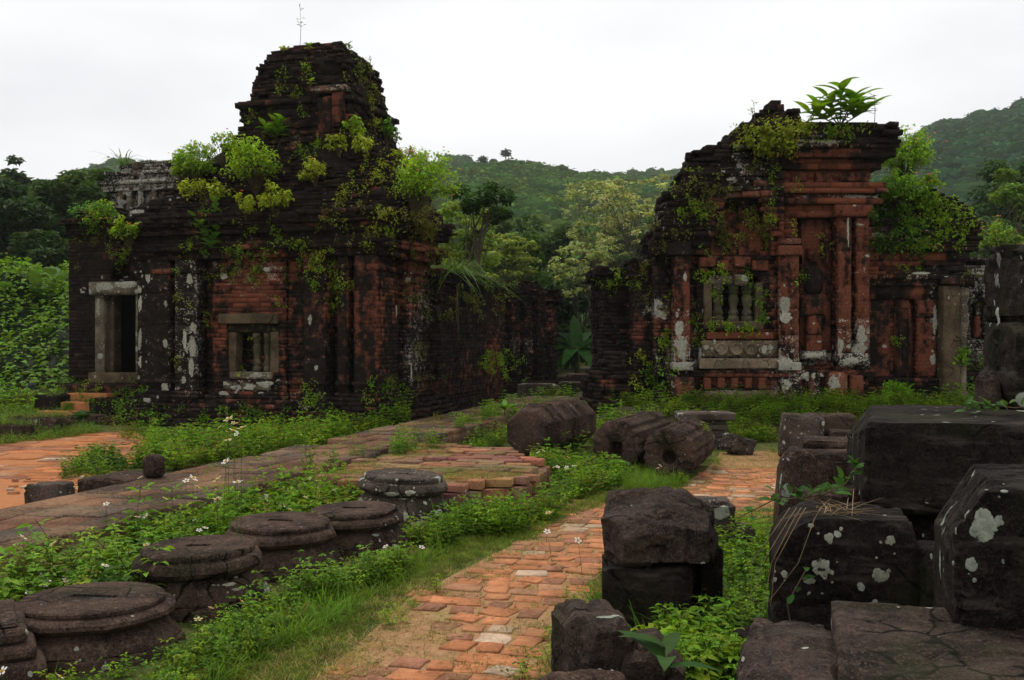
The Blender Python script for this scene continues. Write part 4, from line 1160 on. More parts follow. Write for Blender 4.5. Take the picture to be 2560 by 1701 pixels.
for (px, D, ytop, h, rt, label, kw) in (
    (232, 5.2, 1492, .31, .345, 'round carved column base with rainwater shining in its slot', dict(water=True, slot=(.125, .034), seed=1)),
    (500, 6.05, 1373, .42, .312, 'round column base with worn shallow hollow and pale streaks on its plinth', dict(slot=(.08, .03), slot_depth=.012, seed=2)),
    (700, 7.0, 1318, .40, .325, 'round column base with painted white characters low on its plinth', dict(slot=(.09, .03), slot_depth=.012, seed=3)),
    (888, 7.7, 1275, .37, .318, 'low column base with dark open slot and one round lichen spot', dict(slot=(.095, .032), seed=4)),
    (1002, 8.8, 1184, .45, .325, 'column base blotched with white lichen, close against the brick platform', dict(slot=(.085, .025), seed=5, mat=M_STONE_L))):
    zt = CAMZ - (ytop - CY) / F * D
    CB.append((bpos(px, D), D, rt * 1.35))
    r_ = column_base(bpos(px, D), D, h, rt, label, R(-6), ztop=max(zt, h - .06), **kw)
    if 'painted' in label:
        cu = bpy.data.curves.new('painted_mark', 'FONT'); cu.body = '01MSBBF1'; cu.size = .022; cu.extrude = 0.0005
        tmp = bpy.data.objects.new('painted_mark', cu); COL.objects.link(tmp)
        bpy.context.view_layer.update()
        me = bpy.data.meshes.new_from_object(tmp.evaluated_get(bpy.context.evaluated_depsgraph_get()))
        COL.objects.unlink(tmp); bpy.data.objects.remove(tmp)
        mo = bpy.data.objects.new('painted_mark', me); COL.objects.link(mo); mo.parent = r_
        me.materials.clear()
        mw_, t_ = nt('white_paint'); NB(t_).out((.7, .7, .68), .7); me.materials.append(mw_)
        mo.location = (.13, -.435, .055); mo.rotation_euler = (R(88), 0, R(20))
# white lichen rosettes are in the stone material; square base cut by the frame
sq = empty('square_base', (-2.62, 4.72, 0), R(28)); tag(sq, 'square moulded stone base with stepped rim beside the rain-filled round base', 'column base')
for nm, sz, z0, z1, r in (('plinth', .74, 0, .13, .03), ('moulding', .66, .13, .20, .025), ('rim', .58, .20, .27, .02), ('top', .50, .27, .292, .01)):
    V, Q = rbox(sz, sz, z1 - z0, r, 6, .006, 5, 3, .01)
    mb = MB(); mb.add(V, Q); o = mb.build(nm, M_STONE, sq, smooth='sharp'); o.location = (0, 0, (z0 + z1) / 2)
    add_solid_at(o, o.location, mb, sq)

# ---------------------------------------------------------------- fallen octagonal columns
def fallen(px, py_c, D, px2, D2, r, label, sock, zc=None, bands=(), ridges=False, round_end=False, seed=0):
    a = np.array(((px - CX) / F * D, D)); b = np.array(((px2 - CX) / F * D2, D2))
    L = np.linalg.norm(b - a); yaw = math.atan2(-(b - a)[0], (b - a)[1])
    root = empty('fallen_column', (a[0], a[1], 0), yaw); tag(root, label, 'column', 'fallen carved columns in the grass')
    # octagon, every face with raised lengthwise strips
    up_ = .045 if ridges else .0
    T_ = ((.0, 0), (.16, 0), (.17, up_), (.36, up_), (.37, 0), (.63, 0), (.64, up_), (.83, up_), (.84, 0), (.99, 0))
    cor = [(math.cos(math.pi / 8 + k_ * math.pi / 4), math.sin(math.pi / 8 + k_ * math.pi / 4)) for k_ in range(9)]
    sec = []
    for k_ in range(8):
        a_, b_ = np.array(cor[k_]), np.array(cor[k_ + 1]); n2_ = (a_ + b_) / np.linalg.norm(a_ + b_)
        sec += [a_ + (b_ - a_) * t_ + n2_ * u_ for t_, u_ in T_]
    sec = np.array(sec); N = len(sec); phi = np.arctan2(sec[:, 1], sec[:, 0]); oc = np.hypot(sec[:, 0], sec[:, 1]); ocp = math.cos(math.pi / 8) / np.cos(((phi + 2 * math.pi) % (math.pi / 4)) - 0.0) if False else np.array([1 / max(abs(math.cos(f)) * 1.0, abs(math.sin(f)) * 1.0, (abs(math.cos(f)) + abs(math.sin(f))) / math.sqrt(2)) for f in phi]) * math.cos(math.pi / 8)
    secs = []
    ss = sorted(set([0.0, .02, L - .03, L] + [q for b0, b1, k_ in bands for q in (b0 - .008, b0, b1, b1 + .008)] + list(np.linspace(.1, L - .1, 7))))
    for s_ in ss:
        m = 1.0
        if s_ == 0.0: m = .965 if not round_end else .80
        if s_ == .02 and round_end: m = .9
        if s_ == L: m = .95
        for b0, b1, k_ in bands:
            if b0 - 1e-6 <= s_ <= b1 + 1e-6: m *= k_
        if round_end and .02 < s_ < .2: m *= .97
        rr = r * m * (oc if 0.0 < s_ < L else np.minimum(oc, ocp))
        secs.append(np.column_stack((rr * np.cos(phi), np.full(N, s_), rr * np.sin(phi))))
    # socket on the near end
    q = r * .26
    if sock == 'square': rs = np.minimum(q / np.maximum(np.abs(np.cos(phi)), 1e-6), q * 1.05 / np.maximum(np.abs(np.sin(phi)), 1e-6))
    else: rs = np.full(N, q * 1.05)
    front = np.column_stack((rs * np.cos(phi), np.zeros(N), rs * np.sin(phi) - (r * .12)))
    inner = front + np.array((0, .16, 0))
    rings = ([inner, front] if sock else []) + secs
    V = np.concatenate(rings); nr = len(rings)
    mv = np.ones(len(V)); 
    if sock: mv[:2 * N] = 0
    dd = (fbm(V, 6.0, seed, 3) - .5) * .010 * mv
    rad = np.hypot(V[:, 0], V[:, 2]); k_ = 1 + dd / np.maximum(rad, .1)
    V[:, 0] *= k_; V[:, 2] *= k_
    i = np.arange(nr - 1)[:, None] * N; j = np.arange(N)[None]; k2 = (j + 1) % N
    Q = np.stack((i + j, i + N + j, i + N + k2, i + k2), -1).reshape(-1, 4)
    Fs = [tuple(x) for x in Q] + [tuple(range(N)), tuple(range((nr - 1) * N, nr * N))[::-1]]
    mb = MB(); mb.add(V, Fs)
    me = mb.mesh('shaft'); me.materials.append(M_STONE)
    o = bpy.data.objects.new('shaft', me); COL.objects.link(o); o.parent = root; o.location = (0, 0, zc if zc is not None else r * .82)
    add_solid_at(o, o.location, mb, root)
    return root
fallen(1318, 1090, 13.2, 1440, 15.1, .355, 'thick fallen column with raised ring bands lying behind the brick platform', None, zc=.37, bands=((.26, .40, 1.06), (.46, .52, 1.11), (.95, 1.05, 1.07), (1.1, 1.16, 1.11), (1.45, 1.7, 1.07)), round_end=True, seed=1)
fallen(1540, 1140, 12.0, 1632, 13.6, .315, 'fallen octagonal column with a square socket in its end', 'square', zc=.33, bands=((1.3, 1.5, 1.06),), ridges=True, seed=2)
fallen(1672, 1165, 11.3, 1730, 12.8, .30, 'fallen octagonal column with a round socket in its end', 'round', zc=.31, bands=((.9, 1.0, 1.04),), ridges=True, seed=3)

def nrm(v): return v / np.maximum(np.linalg.norm(v, axis=-1, keepdims=True), 1e-9)
# ---------------------------------------------------------------- loose blocks
def facet(V, k, lo, hi, seed, zmin=-.2):
    r_ = np.random.default_rng(seed); h = np.abs(V).max(0); V = V.copy()
    for _ in range(k):
        n_ = r_.normal(0, 1, 3); n_[2] = abs(n_[2]) * 1.1 + zmin; n_ /= np.linalg.norm(n_)
        d = (np.abs(n_) * h).sum() * r_.uniform(lo, hi)
        V -= n_ * np.maximum(0, V @ n_ - d)[:, None]
    return V
def stone(name, label, cat, cx, cy, z0, sx, sy, sz, mat, r=.04, n=10, amp=.02, freq=3.0, seed=0, chip=.03, rz=0.0, rx=0.0, ry=0.0, group=None, shape=None):
    V, Q = rbox(sx, sy, sz, r, n, amp, freq, seed, chip)
    V = facet(V, 16, .80, .99, seed + 200) if name not in ('rock', 'broken_rock') else facet(V, 22, .62, .92, seed + 200)
    if shape is not None: V = shape(V)
    rg = 1 - np.abs(2 * fbm(V, 4.0, seed + 60, 3) - 1)
    V = V + nrm(V) * ((fbm(V, 13.0, seed + 50, 3) - .5) * .016 - .022 * np.clip((rg - .93) / .07, 0, 1) - .012 * np.clip(vnoise(V, 22.0, seed + 70) - .72, 0, 1) * 3)[:, None]
    V = xf(V, (0, 0, sz / 2), 0, rx, ry)
    mb = MB(); mb.add(V, Q)
    o = mb.build(name, mat, None, smooth='sharp'); o.location = (cx, cy, z0); o.rotation_euler = (0, 0, rz)
    o.matrix_basis = Matrix.Translation(Vector((cx, cy, z0))) @ Matrix.Rotation(rz, 4, 'Z')
    add_solid(o, None, mb.data())
    return tag(o, label, cat, group)
G = 'big carved blocks piled beside the path'
def stepcut(V):     # a moulded block: the upper front edge steps back
    m = (V[:, 2] > V[:, 2].max() - .30) & (V[:, 0] < V[:, 0].min() + .12)
    V = V.copy(); V[m, 0] += .085; return V
stone('stone_block', 'largest dark block with pale round lichen patches on its face', 'stone block', 2.162, 3.643, .30, 1.10, .57, .80, M_STONE_D, .025, 44, .014, 2.5, 4, .03, R(-15), group=G)
stone('stone_block', 'long flat-topped dark block lying across the pile', 'stone block', 2.823, 5.491, .735, 1.80, 1.5, .46, M_STONE_D, .03, 44, .016, 2.5, 5, .04, R(-15), group=G)
stone('stone_block', 'dark footing block underneath the long flat-topped block', 'stone block', 2.87, 5.53, 0.0, 1.7, 1.4, .74, M_STONE_D, .04, 12, .02, 2.5, 6, .03, R(-15), group=G)
def drumcut(V):
    V = V.copy(); zt = V[:, 2].max(); xl = V[:, 0].min()
    # round the upper left shoulder
    c = np.array((xl + .26, zt - .26)); p = V[:, (0, 2)] - c
    m = (p[:, 0] < 0) & (p[:, 1] > 0); d = np.linalg.norm(p, axis=1); k_ = np.where(m & (d > .26), .26 / np.maximum(d, 1e-6), 1)
    V[:, 0] = c[0] + p[:, 0] * k_; V[:, 2] = c[1] + p[:, 1] * k_; return V
stone('stone_block', 'round-shouldered dark block with ring-shaped lichen and dry grass on top', 'stone block', 1.535, 4.70, 0.0, .62, .58, .80, M_STONE_D, .025, 44, .014, 3, 7, .03, R(-12), group=G, shape=drumcut)
stone('stone_block', 'narrow upright block wedged behind the largest dark block', 'stone block', 1.905, 4.46, 0.0, .20, .30, .68, M_STONE_D, .03, 16, .012, 3, 8, .03, R(-15), group=G)
stone('stone_block', 'low broad block with mossy cracked top in front of the pile', 'stone block', 1.513, 3.213, 0.0, .90, 1.20, .60, M_STONE_R, .03, 46, .02, 2.8, 9, .04, R(-15), group=G)
stone('stone_block', 'lower slab edge leaning against the mossy cracked block', 'stone block', .94, 3.36, 0.0, .34, 1.1, .53, M_STONE_R, .05, 36, .025, 2.8, 10, .04, R(-15), group=G)
stone('moulded_block', 'purple-brown moulded block with worn rounded edge under the pile', 'stone block', 2.155, 6.75, 0.0, .74, .60, .87, M_STONE, .06, 22, .02, 3, 11, .04, R(-15), group=G)
stone('moulded_block', 'rounded step of stone in front of the purple-brown moulded block', 'stone block', 2.10, 6.32, 0.0, .50, .34, .70, M_STONE, .06, 18, .02, 3, 12, .05, R(-15), group=G)
stone('moulded_block', 'grey slab lying on the purple-brown moulded block', 'stone block', 2.26, 6.86, .862, .52, .40, .06, M_STONE, .02, 12, .01, 3, 13, .02, R(-15), group=G)
# upright stack at the right edge
def notch(V):
    V = V.copy(); m = V[:, 2] < -.04; V[m, 0] += .04 * np.sin((V[m, 2]) * 14); return V
stone('stone_pillar', 'upper dark stone of the tall stack with pale chipped edge', 'stone pillar', 3.19, 5.88, 1.70, .62, .50, .46, M_STONE_D, .04, 26, .025, 3, 14, .05, R(5), group='stacked dark pillar stones')
stone('stone_pillar', 'lower dark stone of the tall stack standing on the long block', 'stone pillar', 3.21, 5.88, 1.18, .68, .52, .53, M_STONE_D, .04, 26, .025, 3, 15, .04, R(-4), group='stacked dark pillar stones', shape=notch)
stone('stone_fragment', 'small pointed brown fragment at the foot of the tall stack', 'stone', 2.76, 5.80, 1.185, .11, .15, .22, M_STONE_R, .04, 8, .02, 6, 16, .02, R(20))
# rock on a square block beside the path
def rockify(V):
    V = V.copy(); h = V[:, 2].max(); t = (V[:, 2] + h) / (2 * h)
    V[:, 2] -= t * (.10 * np.clip(V[:, 0] - .06, 0, 1) + .22 * np.clip(-V[:, 1], -1, .3) + .12 * np.clip(-V[:, 0] - .2, 0, 1))
    V = facet(V, 14, .66, .9, 77, -.3)
    V[:, 2] += t * .05 * (vnoise(V, 6.0, 41) - .5) * 2
    lower = np.clip(.28 - t, 0, 1) / .28
    V[:, 1] += lower * .10 * (V[:, 1] < 0); V[:, 2] += lower * .05 * (V[:, 0] > -.05)
    return V + nrm(V) * ((fbm(V, 7.0, 43, 3) - .5) * .05)[:, None]
stone('stone_block', 'square dark block carrying a rough rock beside the path', 'stone block', .735, 5.52, 0.0, .47, .56, .40, M_STONE_D, .03, 26, .016, 3, 17, .04, R(-5))
stone('broken_rock', 'rough broken rock resting on the square dark block', 'rock', .81, 5.50, .375, .66, .58, .335, M_STONE_R, .05, 34, .03, 5, 18, .0, R(-5), shape=rockify)
stone('stone_block', 'small mossy block leaning behind the rough broken rock', 'stone block', 1.10, 5.86, 0.0, .20, .30, .42, M_STONE_D, .05, 8, .02, 4, 19, .03, R(12))
stone('stone_stub', 'square cut stub with flat pale top and lichen dots by the path', 'stone block', 1.53, 7.75, 0.0, .36, .34, .37, M_STONE_L, .035, 10, .008, 4, 20, .03, R(-4))
stone('stone_stub', 'low foot stone beside the square cut stub', 'stone block', 1.76, 7.62, 0.0, .15, .26, .19, M_STONE_L, .03, 6, .01, 4, 21, .02, R(-4))
# rocks at the foot of the picture
stone('rock', 'pitted brown rock with a deep vertical crack near the path edge', 'rock', .36, 4.22, 0.0, .30, .40, .47, M_STONE_R, .05, 26, .045, 4, 22, .05, R(10))
stone('rock', 'pitted brown rock leaning against the cracked one', 'rock', .57, 4.12, 0.0, .26, .38, .36, M_STONE_R, .05, 26, .04, 4, 23, .05, R(-8))
stone('rock', 'smooth grey rock in front of the pitted brown rocks', 'rock', .26, 3.80, 0.0, .42, .36, .33, M_STONE, .09, 26, .03, 3, 24, .03, R(5))
stone('rock', 'low dark rock in the weeds below the round-shouldered block', 'rock', 1.16, 4.62, 0.0, .26, .30, .24, M_STONE_D, .08, 10, .03, 3, 25, .03, R(5))
# carved stones near the terrace
stone('carved_stone', 'white-spotted carved stone at the end of the brick path', 'stone block', 3.84, 13.3, 0.0, .52, .5, .62, M_STONE_L, .06, 12, .02, 4, 26, .05, R(-8), ry=R(5))
stone('moulded_stone', 'long moulded stone lying behind the white-spotted stone', 'stone block', 4.32, 13.6, .30, .66, .36, .30, M_STONE, .05, 8, .012, 4, 27, .03, R(-2))
stone('moulded_stone', 'stepped moulded stone right beside the white-spotted stone', 'stone block', 4.36, 13.1, 0.0, .44, .36, .42, M_STONE, .03, 8, .012, 4, 28, .03, R(2))
stone('moulded_stone', 'small square moulded stone in front of the stepped one', 'stone block', 4.30, 12.75, 0.0, .30, .26, .30, M_STONE, .025, 8, .01, 4, 29, .02, R(0))
cs = empty('carved_pedestal', (2.86, 14.9, 0), R(-3)); tag(cs, 'tiered grey carved pedestal with white lichen behind the fallen columns', 'pedestal')
for nm, sx, sy, z0, z1 in (('foot', .80, .55, 0, .16), ('neck', .62, .42, .16, .27), ('middle_tier', .68, .46, .27, .35), ('upper_neck', .60, .40, .35, .42), ('top_slab', .84, .56, .42, .53)):
    V, Q = rbox(sx, sy, z1 - z0, .02, 8, .012, 5, 5, .02); mb = MB(); mb.add(V, Q)
    o = mb.build(nm, M_STONE_L, cs, smooth='sharp'); o.location = (0, 0, (z0 + z1) / 2); add_solid_at(o, o.location, mb, cs)
stone('carved_stone', 'toppled grey wedge of carved stone in front of the tiered pedestal', 'stone block', 3.16, 14.0, 0.0, .40, .36, .26, M_STONE_L, .05, 10, .03, 5, 30, .05, R(20), ry=R(18))
# stones of the left side
stone('stone_stub', 'small rounded upright stub standing on the raised walkway', 'stone block', (386 - CX) / F * 9.55, 9.55, .285, .205, .19, .225, M_STONE, .07, 10, .012, 5, 31, .02, R(8))
stone('flat_stone', 'flat dark stone under the small rounded stub', 'stone block', -3.74, 9.86, 0.0, .86, .60, .275, M_STONE, .03, 14, .012, 4, 39, .03, R(-15))
stone('kerb_stone', 'weathered kerb stone tipped beside the courtyard edge', 'kerb stone', (124 - CX) / F * 9.6, 9.6, 0.0, .42, .24, .23, M_STONE_L, .03, 8, .02, 5, 32, .04, R(-14), ry=R(-4))
stone('kerb_stone', 'long kerb stone below the temple steps with plants behind it', 'kerb stone', (95 - CX) / F * 17.2, 17.2, 0.0, .95, .5, .30, M_STONE, .03, 10, .02, 4, 33, .03, R(-10))
stone('kerb_stone', 'low dark kerb stone lost in grass beside the long kerb stone', 'kerb stone', (15 - CX) / F * 16.2, 16.2, 0.0, .9, .4, .24, M_STONE, .03, 10, .02, 4, 34, .03, R(-12))
stone('brick_slab', 'flat broken slab in weeds at the corner of the courtyard', 'slab', (265 - CX) / F * 12.4, 12.4, 0.0, .42, .3, .13, M_STONE_R, .02, 8, .012, 5, 35, .02, R(-12))
# low blocks at the far end of the walkway
stone('stone_bench', 'long dark block with a white lichen splash across the walkway end', 'stone block', (1347 - CX) / F * 24, 24.0, 0.0, 1.02, .45, .56, M_STONE_L, .03, 10, .015, 4, 36, .03, R(-6))
stone('stone_bench', 'dark block beside the lichen-splashed one at the walkway end', 'stone block', (1436 - CX) / F * 24.4, 24.4, 0.0, .82, .45, .58, M_STONE, .03, 10, .015, 4, 37, .03, R(-8))
stone('stone_bench', 'flat slab behind the two dark blocks at the walkway end', 'stone block', (1455 - CX) / F * 26, 26.0, .0, 1.0, .5, .72, M_STONE, .03, 10, .015, 4, 38, .03, R(-8))

# ---------------------------------------------------------------- where things stand: rays against what is built
def merge_solids():
    Vs, Ps, off = [], [], 0
    for W, P in SOLIDS:
        Vs.append(W); Ps += [[i + off for i in p] for p in P]; off += len(W)
    return BVHTree.FromPolygons(np.concatenate(Vs).tolist(), Ps)
BVH = merge_solids()
def make_lichen():
    m, t = nt('lichen_crust'); b = NB(t); Pq = b.pos(); col, r_, g_, b_, al = b.tint()
    n1 = b.noise(Pq, 26.0, 5, 0.7); n2 = b.noise(Pq, 90.0, 4, 0.7)
    k = b.math('ADD', b.mr(n1, 0.3, 0.7, 0.6, 1.15), b.mr(n2, 0.3, 0.7, -0.15, 0.15))
    mu = b.n('ShaderNodeVectorMath', operation='SCALE'); b.link(col, mu.inputs[0]); b.link(k, mu.inputs['Scale'])
    a = b.math('ADD', al, b.math('ADD', b.math('MULTIPLY', b.math('SUBTRACT', n1, 0.5), 1.7), b.math('MULTIPLY', b.math('SUBTRACT', n2, 0.5), 1.0)))
    p = b.out(mu.outputs[0], 0.95, b.bump(n2, 0.7, 0.004), 0.02); b.link(b.mr(a, 0.42, 0.60), p.inputs['Alpha'])
    return m
M_LICHEN = make_lichen()
def lichen(o, lst, col=(.25, .27, .215)):
    inv = o.matrix_basis.inverted()
    lst = list(lst) + [(x + rng.normal(0, rx * 1.6 + 5), y + rng.normal(0, ry * 1.6 + 5), max(3, rx * q_), max(3, ry * q_)) for (x, y, rx, ry) in lst if rx > 7 for q_ in rng.uniform(.12, .4, 3)]
    for (px, py, rx, ry) in lst:
        p, n = hit(px, py)
        if p is None: continue
        s = p[1] / F; u = np.cross((0, 0, 1.0), n); u = u / max(np.linalg.norm(u), 1e-6); v = np.cross(n, u)
        k = 22; a = np.linspace(0, 2 * math.pi, k, endpoint=False); j = 1 + .30 * (vnoise(np.column_stack((np.cos(a) * 1.6, np.sin(a) * 1.6, np.full(k, px * .37))), 1.0, 5) - .5) * 2 + rng.uniform(-.06, .06, k)
        pts = [p + n * .001]
        out = []
        for f in (.55, .9, 1.0):
            for ai, ji in zip(a, j):
                q = p + u * math.cos(ai) * rx * 1.05 * s * ji * f + v * math.sin(ai) * ry * 1.05 * s * ji * f
                h_, n_, _, d_ = BVH.find_nearest(Vector(q)); h_ = np.array(h_); nn_ = np.array(n_); nn_ = nn_ if nn_ @ n > 0 else -nn_
                out.append(h_ + nn_ * (.0035 if f < .95 else .0005) + n * .0008 * rng.random())
        V = np.concatenate((np.array(pts) + n * .004, np.array(out)))
        Fs = [(0, 1 + i, 1 + (i + 1) % k) for i in range(k)] + [(1 + r * k + i, 1 + (r + 1) * k + i, 1 + (r + 1) * k + (i + 1) % k, 1 + r * k + (i + 1) % k) for r in (0, 1) for i in range(k)]
        mb = MB(); W = np.column_stack((V, np.ones(len(V)))) @ np.array(inv).T
        cc = np.asarray(col) * rng.uniform(.8, 1.15); al_ = np.concatenate(([1.0], np.full(k, .95), np.full(k, .5), np.full(k, 0.0))); mb.add(W[:, :3], Fs, np.column_stack((np.tile(cc, (len(W), 1)), al_))); mb.build('lichen_patch', M_LICHEN, o, smooth=True)
def hit(px, py):
    d = Vector(((px - CX) / F, 1.0, -(py - CY) / F)).normalized()
    p, n, i, t = BVH.ray_cast(Vector((0, 0, CAMZ)), d)
    if p is None: return None, None
    if n.dot(d) > 0: n = -n
    return np.array(p), np.array(n)
def drop(x, y, z=2.2):
    p, n, i, t = BVH.ray_cast(Vector((x, y, z)), Vector((0, 0, -1)))
    return p.z if p is not None else 0.0

SB = {o['label']: o for o in bpy.data.objects if o.get('label')}
def byl(s): return next(o for l, o in SB.items() if s in l)
lichen(byl('largest dark block'), [(2462, 1312, 30, 42), (2366, 1290, 12, 44), (2352, 1410, 10, 36), (2427, 1412, 14, 18), (2418, 1288, 6, 14), (2510, 1230, 10, 6)])
lichen(byl('round-shouldered'), [(2055, 1420, 25, 25), (2022, 1452, 14, 10), (2200, 1440, 22, 20), (2072, 1345, 12, 16), (2225, 1350, 12, 14), (1938, 1450, 8, 6)], (.30, .30, .23))
lichen(byl('ring-shaped'), [(2052, 1422, 11, 10)], (.05, .045, .035))
lichen(byl('square dark block carrying'), [(1522, 1545, 12, 50), (1704, 1590, 8, 8)])
lichen(byl('flat pale top'), [(1817, 1272, 6, 9), (1815, 1290, 4, 4), (1830, 1345, 8, 8)])
lichen(byl('purple-brown moulded block'), [(1952, 1205, 9, 22), (1968, 1230, 16, 16)], (.26, .27, .24))
lichen(byl('blotched with white lichen'), [(978, 1236, 18, 8), (1026, 1233, 13, 6), (1008, 1247, 12, 5), (1066, 1292, 22, 20), (1010, 1290, 12, 10), (1100, 1282, 20, 9), (1048, 1310, 26, 10), (1110, 1262, 8, 6)], (.38, .38, .30))
lichen(byl('one round lichen spot'), [(957, 1372, 13, 11), (940, 1338, 12, 5)], (.26, .27, .22))
lichen(byl('pale streaks on its plinth'), [(572, 1462, 18, 6), (590, 1474, 14, 4), (636, 1508, 7, 12)], (.30, .28, .22))
lichen(byl('rainwater shining'), [(66, 1580, 6, 12), (262, 1668, 12, 8)], (.30, .30, .25))
lichen(byl('tall stack with pale chipped'), [(2500, 650, 10, 24), (2494, 700, 8, 20)], (.20, .20, .18))
lichen(byl('lower dark stone of the tall'), [(2495, 790, 10, 26)], (.28, .29, .25))
lichen(byl('square-socket') if False else byl('square socket'), [(1572, 1160, 6, 6), (1590, 1172, 6, 5)], (.28, .28, .24))

# white lichen crusts on the temples' stone and brick
WL = (.36, .345, .28)
lichen(LT.o, [(262, 716, 30, 10), (318, 712, 34, 11), (345, 722, 12, 12), (246, 720, 9, 12), (246, 770, 6, 22), (350, 760, 7, 20), (350, 850, 7, 26), (352, 905, 8, 16), (474, 700, 9, 14), (484, 820, 12, 12), (482, 868, 13, 26), (478, 920, 8, 26), (460, 950, 8, 10), (462, 850, 6, 30),
       (414, 760, 6, 8), (414, 860, 7, 12), (412, 970, 10, 16), (588, 970, 16, 8), (625, 968, 18, 8), (662, 960, 22, 10), (560, 985, 14, 8), (668, 676, 10, 12), (608, 690, 14, 8), (560, 690, 12, 8), (640, 940, 24, 5), (775, 800, 6, 14), (790, 920, 6, 8), (370, 690, 8, 18), (368, 1000, 12, 8), (1020, 700, 10, 8), (1040, 880, 6, 22), (1028, 940, 6, 30), (990, 780, 6, 16)], WL)
lichen(RT.o, [(1962, 760, 17, 22), (1964, 792, 18, 14), (1966, 908, 20, 16), (1704, 870, 14, 34), (1698, 820, 12, 20), (1712, 912, 20, 14), (1748, 888, 12, 26), (1908, 872, 12, 12),
       (2154, 840, 12, 30), (2150, 872, 18, 14), (2100, 865, 9, 20), (2030, 888, 24, 7), (2040, 905, 22, 7), (2070, 886, 22, 6), (2125, 905, 22, 14), (1962, 960, 20, 12), (2020, 940, 14, 12), (2085, 960, 16, 16), (1640, 760, 18, 12), (1650, 786, 16, 9), (1640, 725, 6, 8), (2336, 800, 7, 40), (2332, 900, 8, 16), (2300, 684, 26, 4), (2100, 460, 26, 5), (2140, 492, 36, 4), (2060, 500, 16, 4),
       (2160, 505, 40, 4), (1850, 415, 12, 16), (1830, 450, 14, 8), (1643, 545, 12, 10), (2200, 590, 40, 8), (2120, 575, 3, 40), (2070, 355, 30, 6), (1960, 365, 20, 6), (1840, 365, 24, 6), (2170, 640, 8, 4), (1680, 960, 20, 7)], WL)
lichen(CS.o, [(320, 480, 14, 16), (350, 500, 14, 20), (390, 470, 26, 8), (430, 490, 20, 12), (360, 440, 20, 8), (420, 435, 24, 6), (300, 510, 12, 18), (340, 530, 24, 8)], (.34, .33, .28))

# ---------------------------------------------------------------- plants: leaf shapes
def nrm(v): return v / np.maximum(np.linalg.norm(v, axis=-1, keepdims=True), 1e-9)
def leaves(mb, P, D, N, L, W, col, droop=.2, shape='ovate'):
    """k leaves: base P, direction D, up N, length L, width W; six corners each"""
    P, D, N = np.atleast_2d(P), nrm(np.atleast_2d(D)), np.atleast_2d(N); k = len(P)
    S = nrm(np.cross(D, N)); N = np.cross(S, D)
    L = np.broadcast_to(np.asarray(L, float), (k,))[:, None]; W = np.broadcast_to(np.asarray(W, float), (k,))[:, None]
    a, b = ((.34, .72), (.9, .62)) if shape == 'ovate' else ((.3, .7), (.75, .7))
    m1 = P + D * L * a[0] + N * L * .04; m2 = P + D * L * a[1] - N * L * droop * .35; tip = P + D * L - N * L * droop
    up = N * W * .14
    V = np.stack((P, m1 + S * W * .5 * b[0] + up, m1 - S * W * .5 * b[0] + up, m2 + S * W * .5 * b[1] + up * .6, m2 - S * W * .5 * b[1] + up * .6, tip, m1, m2), 1)
    tri = np.array(((0, 1, 6), (0, 6, 2), (5, 7, 3), (5, 4, 7))); quad = np.array(((1, 3, 7, 6), (6, 7, 4, 2)))
    off = (np.arange(k) * 8)[:, None, None]
    c = np.asarray(col, float)
    c = np.broadcast_to(c, (k, 3)) if c.ndim == 1 else c
    CC = np.repeat(c, 8, 0)
    n0 = mb.n
    mb.v.append(V.reshape(-1, 3)); mb.a.append(np.hstack((CC, np.ones((len(CC), 1))))); mb.n += k * 8
    mb.l.append((tri[None] + off + n0).ravel()); mb.c.append(np.full(4 * k, 3))
    mb.l.append((quad[None] + off + n0).ravel()); mb.c.append(np.full(2 * k, 4))
def leaves_lo(mb, P, D, N, L, W, col, droop=.2):
    """cheap leaf: folded diamond, four corners"""
    P, D, N = np.atleast_2d(P), nrm(np.atleast_2d(D)), np.atleast_2d(N); k = len(P)
    S = nrm(np.cross(D, N)); N = np.cross(S, D)
    L = np.broadcast_to(np.asarray(L, float), (k,))[:, None]; W = np.broadcast_to(np.asarray(W, float), (k,))[:, None]
    m = P + D * L * .45 + N * L * .06
    V = np.stack((P, m + S * W * .5, P + D * L - N * L * droop, m - S * W * .5), 1)
    tri = np.array(((0, 1, 2), (0, 2, 3))); off = (np.arange(k) * 4)[:, None, None]
    c = np.asarray(col, float); c = np.broadcast_to(c, (k, 3)) if c.ndim == 1 else c
    CC = np.repeat(c, 4, 0); n0 = mb.n
    mb.v.append(V.reshape(-1, 3)); mb.a.append(np.hstack((CC, np.ones((len(CC), 1))))); mb.n += k * 4
    mb.l.append((tri[None] + off + n0).ravel()); mb.c.append(np.full(2 * k, 3))
def rdir(k, zlo=-.2, zhi=1.0):
    a = rng.uniform(0, 2 * math.pi, k); z = rng.uniform(zlo, zhi, k); r = np.sqrt(np.maximum(1 - z * z, 0))
    return np.column_stack((r * np.cos(a), r * np.sin(a), z))
def jcol(c, k, v=.22, h=.12):
    c = np.asarray(c, float); m = rng.uniform(1 - v, 1 + v, (k, 1)); q = rng.uniform(1 - h, 1 + h, (k, 3)); return c * m * q
